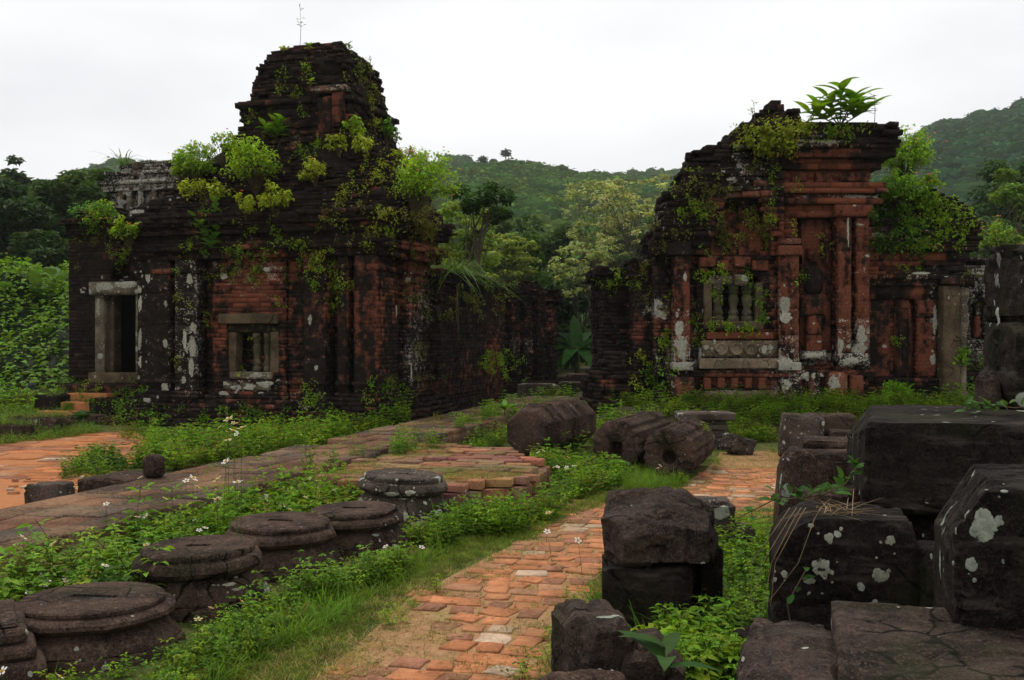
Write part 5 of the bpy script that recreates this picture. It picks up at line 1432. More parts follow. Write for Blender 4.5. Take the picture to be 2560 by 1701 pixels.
def blades(mb, P, D, L, W, col, bend=.5, segs=3):
    """k grass blades that start along D and bow over"""
    P, D = np.atleast_2d(P), nrm(np.atleast_2d(D)); k = len(P)
    L = np.broadcast_to(np.asarray(L, float), (k,))[:, None]; W = np.broadcast_to(np.asarray(W, float), (k,))[:, None]; bend = np.broadcast_to(np.asarray(bend, float), (k,))[:, None]
    H = D.copy(); H[:, 2] = 0; H = nrm(H + 1e-4); S = np.column_stack((-H[:, 1], H[:, 0], np.zeros(k)))
    pts = []
    for i in range(segs + 1):
        t = i / segs
        c = P + D * L * t + H * L * bend * t * t * .6 - np.array((0, 0, 1.0)) * L * bend * t ** 2.4 * .75
        w = W * (1 - t) * .5 if i == segs else W * .5 * (1 - .35 * t)
        pts.append((c, w))
    cols = []
    for c, w in pts[:-1]: cols += [c + S * w, c - S * w]
    cols.append(pts[-1][0]); V = np.stack(cols, 1); nv = V.shape[1]
    q = np.array([(2 * i, 2 * i + 1, 2 * i + 3, 2 * i + 2) for i in range(segs - 1)]) if segs > 1 else np.zeros((0, 4), int)
    off = (np.arange(k) * nv)[:, None, None]; n0 = mb.n
    c = np.asarray(col, float); c = np.broadcast_to(c, (k, 3)) if c.ndim == 1 else c
    CC = np.repeat(c, nv, 0)
    mb.v.append(V.reshape(-1, 3)); mb.a.append(np.hstack((CC, np.ones((len(CC), 1))))); mb.n += k * nv
    if len(q): mb.l.append((q[None] + off + n0).ravel()); mb.c.append(np.full(len(q) * k, 4))
    t_ = np.array(((nv - 3, nv - 2, nv - 1),)); mb.l.append((t_[None] + off + n0).ravel()); mb.c.append(np.full(k, 3))
def tpl(mb): return mb.data()
def rotz_s(k, smin, smax, tilt=.15, zs=None):
    a = rng.uniform(0, 2 * math.pi, k); s = rng.uniform(smin, smax, k); ca, sa = np.cos(a), np.sin(a)
    M = np.zeros((k, 3, 3)); M[:, 0, 0] = ca; M[:, 0, 1] = -sa; M[:, 1, 0] = sa; M[:, 1, 1] = ca; M[:, 2, 2] = 1
    tx, ty = rng.normal(0, tilt, k), rng.normal(0, tilt, k)
    T = np.zeros((k, 3, 3)); T[:] = np.eye(3); T[:, 0, 2] = tx; T[:, 1, 2] = ty
    M = T @ M * s[:, None, None]
    return M

GREEN = (.110, .225, .012); BRIGHT = (.185, .300, .016); DEEP = (.045, .105, .010); YEL = (.25, .31, .022); OLIVE = (.15, .165, .025); DRY = (.34, .25, .10)
# weed templates: upright stems with paired leaves of three leaflets
def weed_tpl(h, nodes, lf, col, stems=2, spread=.18, lo=False):
    leaves_ = leaves_lo if lo else leaves
    mb = MB()
    for s in range(stems):
        d = rdir(1, .75, 1)[0] * np.array((spread * 4, spread * 4, 1)); d = d / np.linalg.norm(d)
        pts = [np.array((rng.normal(0, .015), rng.normal(0, .015), 0)) + d * h * t + np.array((0, 0, -.05 * h * t * t)) for t in np.linspace(0, 1, 4)]
        tube(mb, pts, [.0035, .003, .0022, .0012], 3, (.07, .11, .02, 1), False)
        for i in range(nodes):
            t = (i + .6) / nodes * .97; p = pts[0] + (pts[-1] - pts[0]) * t
            a0 = rng.uniform(0, math.pi) + i * math.pi / 2
            for q in (0, math.pi):
                hd = np.array((math.cos(a0 + q), math.sin(a0 + q), rng.uniform(.05, .55)))
                sz = lf * (1.15 - .55 * t) * rng.uniform(.8, 1.2); st = p + hd * sz * .55
                sd = np.array((-hd[1], hd[0], 0))
                Pl = np.array((st, p + hd * sz * .35, p + hd * sz * .35)); Dl = np.array((hd, hd * .45 + sd, hd * .45 - sd))
                Dl[:, 2] += rng.uniform(-.15, .25, 3)
                leaves_(mb, Pl, Dl, np.array((0, 0, 1.0)) + rng.normal(0, .25, (3, 3)), sz * np.array((1, .75, .75)), sz * .46, jcol(np.array(col) * (.75 + .5 * t), 3), .3)
    return tpl(mb)
def soft_tpl(h, n, lf, col, lo=False):      # low mat of rounded leaves
    mb = MB(); leaves_ = leaves_lo if lo else leaves
    P = rng.normal(0, .06, (n, 3)); P[:, 2] = rng.uniform(.02, h, n)
    leaves_(mb, P, rdir(n, -.1, .6), np.array((0, 0, 1.0)) + rng.normal(0, .3, (n, 3)), rng.uniform(.6, 1.2, n) * lf, rng.uniform(.35, .6, n) * lf, jcol(col, n), .25)
    return tpl(mb)
def tuft_tpl(n, L, W, col, spread=.04, up=.35, bend=.7, segs=2):
    mb = MB(); P = rng.normal(0, spread, (n, 3)); P[:, 2] = 0
    D = rdir(n, up, 1.0); D[:, 2] = np.abs(D[:, 2])
    blades(mb, P, D, rng.uniform(.55, 1.1, n) * L, W, jcol(col, n), rng.uniform(.2, 1, n) * bend, segs)
    return tpl(mb)
WEED = [weed_tpl(.30, 5, .075, GREEN), weed_tpl(.36, 6, .07, (.14, .26, .014), 2), weed_tpl(.26, 5, .065, BRIGHT, 2, .25), weed_tpl(.42, 6, .08, (.10, .215, .012), 1, .12), weed_tpl(.24, 4, .08, (.16, .28, .016), 2, .3), weed_tpl(.32, 5, .06, OLIVE, 2)]
SOFT = [soft_tpl(.12, 16, .05, GREEN), soft_tpl(.16, 18, .055, (.08, .18, .012)), soft_tpl(.10, 14, .045, BRIGHT), soft_tpl(.2, 22, .06, DEEP)]
WEED_LO = [weed_tpl(.30, 5, .075, GREEN, lo=True), weed_tpl(.36, 6, .07, (.14, .26, .014), 2, lo=True), weed_tpl(.26, 5, .065, BRIGHT, 2, .25, lo=True), weed_tpl(.42, 6, .08, (.10, .215, .012), 1, .12, lo=True), weed_tpl(.24, 4, .08, (.16, .28, .016), 2, .3, lo=True), weed_tpl(.32, 5, .06, OLIVE, 2, lo=True)]
SOFT_LO = [soft_tpl(.12, 16, .05, GREEN, lo=True), soft_tpl(.16, 18, .055, (.08, .18, .012), lo=True), soft_tpl(.10, 14, .045, BRIGHT, lo=True), soft_tpl(.2, 22, .06, DEEP, lo=True)]
LOW = {id(a): b for a, b in zip(WEED + SOFT, WEED_LO + SOFT_LO)}
SHORT = [tuft_tpl(9, .055, .0035, (.13, .20, .018), .035, .2, .6), tuft_tpl(8, .04, .0035, (.18, .22, .025), .03, .1, .5), tuft_tpl(8, .045, .003, (.34, .27, .10), .03, .05, .4), tuft_tpl(9, .07, .0035, (.09, .175, .012), .035, .3, .7)]
TALL = [tuft_tpl(12, .30, .006, (.11, .215, .014), .04, .5, .8, 3), tuft_tpl(10, .38, .006, (.13, .235, .02), .035, .55, .9, 3), tuft_tpl(12, .24, .005, (.165, .235, .03), .04, .45, .8, 3)]
def scatter(mb, tpls, pts, smin, smax, tilt=.15, zf=None, tint=.2):
    pts = np.asarray(pts, float)
    if len(pts) == 0: return
    which = rng.integers(0, len(tpls), len(pts)); far = pts[:, 1] > 6.9
    for i, t, far_ in [(i, t, f) for i, t in enumerate(tpls) for f in (False, True)]:
        m = (which == i) & (far == far_); k = int(m.sum())
        if far_: t = LOW.get(id(t), t)
        if k == 0: continue
        g_ = rng.uniform(1 - tint, 1 + tint, (k, 1)) * np.column_stack((rng.uniform(.85, 1.2, k), np.ones(k), np.ones(k)))
        mb.add_copies(t, rotz_s(k, smin, smax, tilt), pts[m], g_)
def fill(poly, n, excl=(), noise=None, zfun=None, seed=0):
    """n random ground points in a world polygon; excl: circles (x, y, r); noise: (freq, lo)"""
    poly = np.asarray(poly)[:, :2]; lo, hi = poly.min(0), poly.max(0); out = []
    tot = 0
    while tot < n:
        q = rng.uniform(lo, hi, (n * 2 + 10, 2)); m = inside(poly, q[:, 0], q[:, 1])
        for (x, y, r) in excl: m &= np.hypot(q[:, 0] - x, q[:, 1] - y) > r
        if noise: m &= vnoise(np.column_stack((q, np.zeros(len(q)))), noise[0], seed) > noise[1] + rng.uniform(-.15, .15, len(q))
        q = q[m]; out.append(q); tot += len(q)
        if len(q) == 0: break
    q = np.concatenate(out)[:n]
    z = np.array([drop(x, y, zfun or 2.2) for x, y in q])
    return np.column_stack((q, z))
def gp(lst, z=0.0): return np.array([gnd(*p, z) for p in lst])

# ---------------------------------------------------------------- weeds, grass and ground cover
BASES = CB + [(-2.62, 4.72, .45)]
BASES = BASES + [(x * (1 - .42 / y), y - .42, .40) for x, y, r in CB] + [(x * (1 - .2 / y) + .2, y - .2, .40) for x, y, r in CB]
# bed between the raised walkway and the column bases
bed = gp([(-500, 1560), (-250, 1440), (60, 1390), (330, 1310), (520, 1240), (760, 1185), (880, 1215), (890, 1300), (700, 1400), (560, 1450), (330, 1560), (140, 1700), (-300, 1720)])
mbw = MB()
pts = fill(bed, 1250, BASES, (1.3, .2), seed=2)
pts = pts[pts[:, 2] < .12]
scatter(mbw, WEED, pts, .45, 1.3, .22)
pts = fill(bed, 700, BASES, None); pts = pts[pts[:, 2] < .12]; scatter(mbw, SOFT + TALL[:1], pts, .8, 1.4)
# among and in front of the bases
for (poly, n, s) in ((gp([(400, 1590), (660, 1520), (720, 1480), (760, 1560), (620, 1660), (440, 1701)]), 40, (.3, .55)),
                  (gp([(620, 1440), (800, 1420), (860, 1400), (1010, 1400), (1000, 1450), (760, 1520), (650, 1500)]), 150, (.3, .75)),
                  (gp([(1020, 1340), (1140, 1320), (1130, 1370), (1010, 1420)]), 60, (.4, .8)),
                  (gp([(330, 1560), (420, 1540), (480, 1620), (400, 1701), (250, 1720)]), 40, (.3, .5))):
    pts = fill(poly, n, BASES); pts = pts[pts[:, 2] < .1]; scatter(mbw, WEED + SOFT, pts, *s)
pts = fill(gp([(330, 1760), (440, 1640), (640, 1540), (760, 1490), (700, 1580), (560, 1680), (480, 1760)]), 150, CB); scatter(mbw, SOFT + WEED[2:5] + TALL[2:], pts, .3, .75)
for (x, y, r) in CB:
    a_ = rng.uniform(math.pi * 1.0, math.pi * 2.05, 26); pts = np.column_stack((x + np.cos(a_) * (r + rng.uniform(.02, .22, 26)), y + np.sin(a_) * (r + rng.uniform(.02, .22, 26)), np.zeros(26))); scatter(mbw, SOFT + TALL[2:] + WEED[2:3], pts, .25, .6)
# right of the platform, up to the fallen columns
pl2 = gp([(1110, 1240), (1300, 1215), (1345, 1165), (1330, 1150), (1500, 1175), (1560, 1215), (1500, 1235), (1400, 1270), (1370, 1310), (1240, 1345), (1130, 1345), (1100, 1290)])
pts = fill(pl2, 620, (), (1.4, .15), seed=4); pts = pts[pts[:, 2] < .2]; de = edge_dist(PLAT, pts[:, 0], pts[:, 1])
scatter(mbw, WEED, pts[de > .38], .5, 1.0); scatter(mbw, WEED[2:] + SOFT, pts[de <= .38], .25, .5)
pts = fill(pl2, 300); pts = pts[(pts[:, 2] < .2)]; pts = pts[edge_dist(PLAT, pts[:, 0], pts[:, 1]) > .3]; scatter(mbw, SOFT + TALL[2:], pts, .8, 1.3)
pl3 = gp([(1090, 1120), (1270, 1115), (1340, 1130), (1300, 1060), (1470, 1010), (1500, 1000), (1470, 985), (1300, 1035), (1180, 1070)])
pts = fill(pl3, 520, (), (1.0, .2), seed=5); pts = pts[pts[:, 2] < .25]; scatter(mbw, WEED + SOFT, pts, .6, 1.1)
# foot of the left temple
foot = gp([(330, 1170), (350, 1120), (420, 1110), (600, 1098), (960, 1078), (1020, 1060), (1020, 1075), (780, 1130), (560, 1160), (390, 1185)])
pts = fill(foot, 700, (), (.9, .12), seed=6, zfun=.9); scatter(mbw, WEED + SOFT, pts, .6, 1.35)
ft2 = gp([(150, 1200), (230, 1150), (300, 1160), (330, 1180), (260, 1205)])
pts = fill(ft2, 120); scatter(mbw, SOFT + WEED[:1], pts, .6, 1.1)
# terrace bank and its top
bank = [(1.2, 15.8), (2.2, 15.6), (6.2, 15.6), (9, 16), (9, 17.7), (1.6, 17.7)]
pts = fill(bank, 1500, (), (1.1, .25), seed=7, zfun=.6); scatter(mbw, WEED + SOFT + TALL, pts, .55, 1.1)
b2 = gp([(1480, 1180), (1700, 1060), (1800, 1100), (1790, 1130), (1720, 1180), (1560, 1200)])
pts = fill(b2, 260); pts = pts[pts[:, 2] < .1]; scatter(mbw, TALL + SOFT[:2], pts, .7, 1.2)
b3 = gp([(1380, 1010), (1490, 1000), (1500, 1130), (1380, 1150), (1360, 1080)]); pts = fill(b3, 260, (), None, .5); pts = pts[pts[:, 2] < .15]; scatter(mbw, WEED + SOFT, pts, .7, 1.2)
# between the blocks on the right
rb = gp([(1660, 1390), (1800, 1340), (1900, 1340), (1960, 1560), (1960, 1760), (1560, 1790), (1620, 1640), (1760, 1640), (1760, 1480)])
pts = fill(rb, 520, (), None, .3); pts = pts[pts[:, 2] < .08]; scatter(mbw, WEED[1:3] + SOFT + SOFT, pts, .55, .95)
rb2 = gp([(1620, 1640), (1830, 1640), (1900, 1760), (1640, 1800)])
pts = fill(rb2, 60, (), None, .3); pts = pts[pts[:, 2] < .08]; scatter(mbw, WEED[4:5] + WEED[:1], pts, .9, 1.2)
# edges of the left court
for poly, n in ((gp([(-150, 1120), (0, 1090), (170, 1080), (240, 1068), (250, 1085), (0, 1115)]), 260), (gp([(-200, 1075), (160, 1030), (180, 1045), (100, 1080), (-200, 1110)]), 260)):
    pts = fill(poly, n, (), None, .8); scatter(mbw, TALL + SOFT, pts, .5, 1.0)
# far end of the walkway
fe = gp([(1160, 1000), (1300, 965), (1480, 940), (1400, 930), (1180, 950), (1150, 985)])
pts = fill(fe, 900, (), (.5, .2), seed=8, zfun=1.2); scatter(mbw, WEED + SOFT, pts, .9, 1.8)
# on the walkway's broken edges and cracks
we = [W0 + e_ * 1.25 + d_ * -6, W0 + e_ * 1.75 + d_ * -6, W0 + e_ * 1.7 + d_ * 6, W0 + e_ * 1.2 + d_ * 12, W0 + e_ * 1.0 + d_ * 12]
pts = fill(np.array(we), 330, BASES, (1.2, .35), seed=9, zfun=.5); scatter(mbw, SOFT + TALL[2:] + WEED[:2], pts, .5, .9)
ww = [W0 + d_ * -6, W0 + e_ * 1.25 + d_ * -6, W0 + e_ * 1.25 + d_ * 13, W0 + d_ * 13]
pts = fill(np.array(ww), 420, (), (1.0, .52), seed=12, zfun=.5); scatter(mbw, SHORT + SHORT + SOFT[2:3], pts, .7, 1.2)
mbw.build('weeds', M_LEAF, None, kind='stuff', label='green leafy weeds growing between the stones')

# short grass
mbg = MB()
gz = gp([(300, 1760), (480, 1640), (700, 1520), (1000, 1400), (1140, 1345), (1250, 1320), (1400, 1285), (1500, 1235), (1640, 1200), (1740, 1180), (1700, 1230), (1560, 1250), (1420, 1290), (1320, 1350), (1170, 1400), (1030, 1480), (910, 1570), (800, 1690), (700, 1780)])
pts = fill(gz, 9000, CB, (2.2, .2), seed=21); pts = pts[pts[:, 2] < .06]; scatter(mbg, SHORT + SHORT[:2], pts, .6, 1.3, tint=.35)
ge = gp([(520, 1760), (700, 1640), (860, 1540), (1040, 1440), (1160, 1390), (1060, 1490), (960, 1580), (860, 1690), (760, 1780)])
pts = fill(ge, 700, (), (2.0, .4), seed=3); scatter(mbg, SHORT[1:3] + SHORT[2:3], pts, .8, 1.5)
pts = fill(gp([(380, 1701), (640, 1560), (1000, 1420), (1130, 1370), (1000, 1480), (700, 1640), (520, 1740)]), 150, BASES); scatter(mbg, TALL[:2], pts, .4, .9)
# joints of the path: grass in the gaps, thinner in the middle
q = fill(PATH, 11500)
ed = edge_dist(PATH, q[:, 0], q[:, 1])
low = q[:, 2] < .0125
wil = vnoise(np.column_stack((q[:, :2], np.zeros(len(q)))), 2.6, 31) > .68
keep = wil | (low & (rng.random(len(q)) < np.clip(1.05 - ed * 1.1, .28, 1))) | (rng.random(len(q)) < np.clip(.30 - ed * 2.2, 0.0, 1))
scatter(mbg, SHORT[:3] + SHORT[1:3], q[keep], .35, .85)
# ragged weeds creeping over the path's edges
q = fill(PATH, 900); ed = edge_dist(PATH, q[:, 0], q[:, 1]); q = q[(ed < .12) & (vnoise(np.column_stack((q[:, :2], np.zeros(len(q)))), 1.9, 33) > .5)]; scatter(mbw2 := MB(), SOFT + TALL[2:] + WEED[2:3], q, .25, .6); mbw2.build('path_weeds', M_LEAF, None, kind='stuff', label='low weeds creeping over the edges of the brick path')
# dry leaf litter and straw bits on the path
ml = MB(); q = fill(PATH, 520); k = len(q); q[:, 2] += .004
leaves_lo(ml, q, rdir(k, -.05, .12), np.tile((0, 0, 1.0), (k, 1)) + rng.normal(0, .15, (k, 3)), rng.uniform(.015, .05, k), rng.uniform(.006, .02, k), jcol((.30, .20, .09), k, .5), .05)
ml.build('leaf_litter', M_LEAF, None, kind='stuff', label='dry leaf litter and straw bits scattered on the brick path')
# right verge
rv = gp([(1330, 1780), (1400, 1640), (1440, 1570), (1480, 1500), (1515, 1440), (1530, 1400), (1540, 1500), (1500, 1600), (1440, 1701), (1420, 1790)])
pts = fill(rv, 1100, (), None, .3); pts = pts[pts[:, 2] < .05]; scatter(mbg, SHORT, pts, .8, 1.5)
pts = fill(gp([(1620, 1340), (1800, 1300), (1960, 1260), (1960, 1330), (1700, 1400)]), 900, (), None, .3); pts = pts[pts[:, 2] < .05]; scatter(mbg, SHORT, pts, .8, 1.4)
# platform top
q = fill(PLAT, 2600, (), (1.3, .45), seed=14, zfun=.6); scatter(mbg, SHORT[1:3] + SHORT[:1], q, .5, .9)
# grass round the fallen columns
pts = fill(gp([(1480, 1190), (1620, 1240), (1740, 1200), (1760, 1150), (1700, 1120), (1640, 1190), (1500, 1180)]), 1900); pts = pts[pts[:, 2] < .05]; scatter(mbg, TALL + SHORT, pts, .5, 1.0)
pts = fill(gp([(-100, 1130), (230, 1088), (240, 1072), (-100, 1090)]), 800, (), None, .3); scatter(mbg, SHORT + TALL[2:], pts, .8, 1.5)
mbg.build('grass', M_LEAF, None, kind='stuff', label='short green and dry grass along the brick path')

# ---------------------------------------------------------------- small creepers rooted in the masonry
def sprig(mb, p, n, size, col, cnt):
    k = cnt; hang = np.array((0, 0, -.6)) + n * .8
    d0 = nrm((hang + rng.normal(0, .5, 3))[None])[0]
    t = np.linspace(0, 1, k)[:, None]
    P = p + n * .02 + d0 * size * t * rng.uniform(.5, 1.0) + rng.normal(0, size * .16, (k, 3))
    P += n * np.maximum(0, (.015 - (P - p) @ n))[:, None]
    D = rng.normal(0, 1, (k, 3)) + n * .9; D[:, 2] -= .15
    Nn = n * .7 + np.array((0, 0, .8)) + rng.normal(0, .3, (k, 3))
    l = size * rng.uniform(.22, .42, k)
    leaves_lo(mb, P, D, Nn, l, l * rng.uniform(.4, .65, k), jcol(col, k, .3), .25)
def creep(name, label, regs, seed=0):
    mb = MB()
    for (x, y, rx, ry, n, sz, col) in regs:
        cen = [(x + rng.normal(0, rx * .6), y + rng.normal(0, ry * .6), rng.uniform(4, 16)) for _ in range(max(2, n // 6))]
        for _ in range(int(n * 1.3)):
            a_, b_, s_ = cen[rng.integers(0, len(cen))]
            p, nn = hit(a_ + rng.normal(0, s_ * .7), b_ + abs(rng.normal(0, s_ * 1.5)) - s_ * .5)
            if p is None or p[1] > 34 or p[1] < 15: continue
            sprig(mb, p, nn, sz * rng.uniform(.6, 1.4), np.array(col) * rng.uniform(.7, 1.25), int(rng.integers(4, 11)))
    mb.build(name, M_LEAF, None, kind='stuff', label=label)
creep('creepers', 'small green creepers rooted in the dark temple wall', [
    (700, 660, 160, 60, 130, .13, BRIGHT), (820, 680, 60, 80, 60, .14, YEL), (620, 640, 90, 40, 50, .12, GREEN), (840, 700, 25, 90, 40, .14, BRIGHT), (480, 760, 90, 120, 30, .11, YEL), (560, 860, 60, 80, 12, .1, YEL),
    (600, 1030, 220, 40, 130, .14, GREEN), (850, 1030, 110, 40, 90, .16, BRIGHT), (770, 980, 20, 60, 20, .13, BRIGHT), (380, 1060, 60, 60, 110, .13, GREEN), (320, 1040, 30, 50, 60, .14, OLIVE), (340, 1110, 60, 40, 80, .14, OLIVE),
    (970, 1000, 50, 60, 60, .16, GREEN), (1060, 930, 60, 100, 60, .12, OLIVE), (1060, 760, 60, 60, 50, .12, OLIVE), (1070, 600, 40, 90, 130, .15, OLIVE), (1040, 520, 50, 60, 110, .16, (.16, .15, .03)), (1080, 470, 40, 60, 60, .15, (.14, .15, .03)),
    (260, 620, 80, 60, 40, .12, OLIVE), (220, 560, 50, 30, 30, .14, GREEN), (300, 640, 20, 60, 25, .14, BRIGHT), (170, 1000, 50, 40, 60, .14, GREEN), (280, 1000, 60, 40, 80, .13, GREEN), (240, 960, 60, 10, 20, .12, YEL),
    (760, 200, 110, 90, 60, .13, BRIGHT), (900, 180, 40, 110, 60, .14, OLIVE), (930, 290, 40, 80, 60, .15, YEL), (700, 250, 60, 60, 25, .12, OLIVE), (860, 150, 60, 60, 20, .12, BRIGHT), (720, 320, 80, 20, 30, .12, OLIVE), (780, 360, 120, 20, 50, .14, BRIGHT),
    (700, 560, 200, 60, 90, .13, BRIGHT), (860, 520, 120, 60, 70, .13, OLIVE), (460, 600, 60, 60, 25, .12, BRIGHT), (960, 500, 50, 100, 80, .15, YEL), (900, 400, 70, 60, 60, .15, YEL), (1180, 740, 60, 40, 60, .18, OLIVE), (1280, 690, 90, 20, 70, .2, (.1, .16, .03)), (1260, 900, 60, 30, 80, .2, BRIGHT)])
creep('creepers', 'small green creepers rooted in the red temple wall and its roof', [
    (1860, 760, 60, 60, 14, .16, BRIGHT), (1745, 800, 12, 90, 40, .13, BRIGHT), (1895, 740, 12, 60, 26, .15, GREEN), (1820, 680, 60, 14, 30, .16, BRIGHT), (1810, 810, 60, 8, 30, .15, BRIGHT), (1870, 580, 70, 60, 40, .14, YEL), (1800, 560, 30, 80, 60, .14, OLIVE), (1920, 570, 16, 60, 40, .15, OLIVE),
    (1760, 480, 60, 80, 90, .14, OLIVE), (1720, 480, 40, 60, 50, .15, BRIGHT), (1690, 560, 30, 60, 40, .14, OLIVE), (1850, 440, 80, 60, 40, .12, OLIVE), (1930, 460, 14, 60, 30, .13, BRIGHT), (1900, 340, 90, 24, 190, .17, YEL), (1960, 310, 60, 24, 130, .18, YEL), (2060, 320, 90, 10, 60, .15, BRIGHT),
    (1560, 700, 40, 40, 30, .14, BRIGHT), (1620, 700, 20, 90, 30, .13, OLIVE), (1665, 800, 12, 120, 40, .14, BRIGHT), (1610, 900, 30, 30, 30, .15, YEL), (2000, 560, 20, 120, 16, .14, BRIGHT), (2050, 590, 40, 10, 8, .15, YEL), (2300, 660, 60, 20, 14, .14, BRIGHT), (2240, 840, 8, 20, 8, .14, BRIGHT),
    (2270, 560, 70, 50, 160, .17, GREEN), (2370, 540, 50, 50, 150, .18, BRIGHT), (2220, 560, 40, 50, 80, .17, DEEP), (2330, 500, 50, 20, 60, .17, BRIGHT), (2290, 610, 90, 10, 30, .12, OLIVE),
    (1700, 1000, 200, 20, 80, .16, BRIGHT), (1640, 950, 30, 30, 40, .18, GREEN), (2100, 1000, 90, 14, 70, .18, BRIGHT), (2230, 1000, 50, 40, 70, .2, GREEN), (2460, 700, 40, 60, 30, .16, OLIVE), (2440, 930, 40, 60, 60, .2, GREEN)])

# ---------------------------------------------------------------- plants that stand out singly
def flower_head(mb, p, r, col):
    k = 8; a = np.linspace(0, 2 * math.pi, k, endpoint=False)
    ring = np.column_stack((np.cos(a) * r, np.sin(a) * r, np.full(k, -r * .25))); ring2 = ring * np.array((.55, .55, 0)) + np.array((0, 0, r * .25))
    V = np.concatenate((ring, ring2, [(0, 0, r * .35)])) + p
    Fs = [(i, (i + 1) % k, (i + 1) % k + k, i + k) for i in range(k)] + [(i + k, (i + 1) % k + k, 2 * k) for i in range(k)]
    c = np.tile(np.append(col, 1.0), (2 * k + 1, 1)); c[k:, :3] = np.array((.55, .28, .04)) if rng.random() < .4 else np.asarray(col) * 1.1
    mb.add(V, Fs, c)
def shrub(px, py, wpx, hpx, label, col=BRIGHT, dens=1.0, flowers=0, fcol=(.6, .12, .08), group='shrubs rooted on the ruins', leaf=.075, base=None, name='shrub', sparse=False, out=0.4):
    p, nn = hit(px, py + hpx * .5) if base is None else (np.asarray(base, float), np.array((0, -1, 0.)))
    if p is None: return
    sc_ = p[1] / F * 1.12; w, h = wpx * sc_, hpx * sc_; col = np.asarray(col) * 1.2
    root = empty(name, p, 0); tag(root, label, 'shrub', group)
    mb = MB(); ms = MB()
    n = int(330 * dens * (wpx * hpx / 6000.0) ** .8) + 30
    c = np.array((0, 0, h * .48)) + nn * np.array((1, 1, 0)) * w * .18
    ns = max(5, int(n / 26)); tips = []
    for i in range(ns):
        d = rdir(1, -.25, 1.0)[0]; e = c + d * np.array((w * .5, w * out, h * .5)) * rng.uniform(.65, 1.05)
        mid = e * .5 + np.array((0, 0, h * .12))
        tube(ms, [np.zeros(3), mid, e], [.008, .006, .002], 3, (.10, .085, .04, 1), False); tips.append((mid, e))
    for (mid, e) in tips:
        k = n // ns
        t = rng.beta(2.2, 1.1, (k, 1)); P = mid + (e - mid) * t + rng.normal(0, w * .07, (k, 3)) * (1.4 - t)
        D = rdir(k, -.7, .4); l = leaf * rng.uniform(.6, 1.2, k)
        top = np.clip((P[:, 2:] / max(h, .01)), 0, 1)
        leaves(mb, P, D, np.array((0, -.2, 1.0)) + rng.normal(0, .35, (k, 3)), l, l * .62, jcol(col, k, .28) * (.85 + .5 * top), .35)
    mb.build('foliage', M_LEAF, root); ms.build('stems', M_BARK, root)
    for i in range(flowers):
        mf = MB(); e = tips[rng.integers(0, len(tips))][1] + rng.normal(0, w * .08, 3) + np.array((0, -.02, .03))
        flower_head(mf, np.zeros(3), rng.uniform(.018, .03), np.asarray(fcol) * rng.uniform(.7, 1.2))
        fo = mf.build('flower_head', M_PETAL, root); fo.location = e
    return root
LG = 'lantana shrubs rooted on the ruins'
shrub(640, 425, 130, 130, 'large leafy green shrub spilling over the dark temple shoulder', BRIGHT, 1.7)
shrub(690, 505, 90, 80, 'small yellow-green shrub hanging below the large shoulder shrub', YEL, 1.4)
shrub(790, 435, 74, 66, 'compact yellow-green shrub in the middle of the dark temple roof', YEL, 1.4, 2)
shrub(615, 520, 70, 70, 'thin shrub with red flowers beside the broad-leaved plant', YEL, 1.0, 3, (.55, .03, .04))
shrub(885, 325, 46, 74, 'narrow upright green shrub at the foot of the tower', BRIGHT, 1.3)
shrub(850, 365, 60, 60, 'dry-stemmed shrub just below the narrow upright shrub', YEL, 1.0)
shrub(965, 335, 50, 70, 'bright shrub clinging to the tower flank that faces the red temple', (.10, .22, .02), 1.4)
shrub(915, 370, 60, 60, 'low shrub below the bright shrub on the tower flank', YEL, 1.2)
shrub(1035, 465, 150, 150, 'big lantana with pink and orange flowers on the dark temple edge', (.19, .32, .02), 2.0, 16, (.62, .16, .08), LG)
shrub(1000, 410, 70, 90, 'leggy lantana branch above the big flowering lantana', YEL, 1.0, 5, (.62, .14, .1), LG)
shrub(495, 415, 100, 110, 'tall lantana with faint pink blooms on the temple roof corner', (.16, .28, .02), 1.6, 8, (.6, .2, .12), LG)
shrub(455, 420, 70, 120, 'upright green shrub beside the carved pale storey', BRIGHT, 1.5)
shrub(560, 380, 90, 90, 'sparse shrub with pink flowers against the sky', BRIGHT, .8, 6, (.55, .12, .16), LG)
shrub(520, 480, 120, 60, 'low yellowish shrub on the corner of the temple roof', YEL, 1.2)
shrub(272, 548, 84, 84, 'leafy lantana with pink flowers on the porch roof', BRIGHT, 1.6, 5, (.62, .12, .16), LG)
shrub(326, 585, 70, 84, 'lantana with orange flowers drooping above the doorway', BRIGHT, 1.6, 5, (.65, .16, .05), LG)
shrub(240, 530, 120, 36, 'flat spreading herb along the porch roof edge', (.07, .17, .02), 1.0)
shrub(2262, 385, 130, 140, 'tall lantana with pink flowers beside the red temple cornice', (.17, .30, .02), 2.2, 14, (.66, .14, .12), LG, base=at(2258, 470, 18.95))
shrub(2236, 475, 140, 120, 'dense green lantana tumbling over the porch roof', (.12, .24, .015), 2.0, 5, (.66, .14, .12), LG, base=at(2240, 555, 18.55))
shrub(2318, 455, 60, 60, 'small lantana sprig at the outer end of the porch roof', BRIGHT, 1.0, 4, (.66, .1, .16), LG)
shrub(2490, 610, 110, 90, 'round lantana covered in orange blooms on the grey niche wall', (.12, .21, .02), 1.8, 22, (.62, .2, .06), LG, base=at(2490, 650, 21.4))
shrub(2576, 640, 90, 60, 'second orange lantana behind the tall dark stone stack', (.12, .21, .02), 1.6, 12, (.62, .2, .06), LG, base=at(2576, 655, 21.5))
shrub(2230, 985, 80, 60, 'dark leafy plant at the foot of the false door', GREEN, 1.4, base=at(2230, 1012, 17.85))

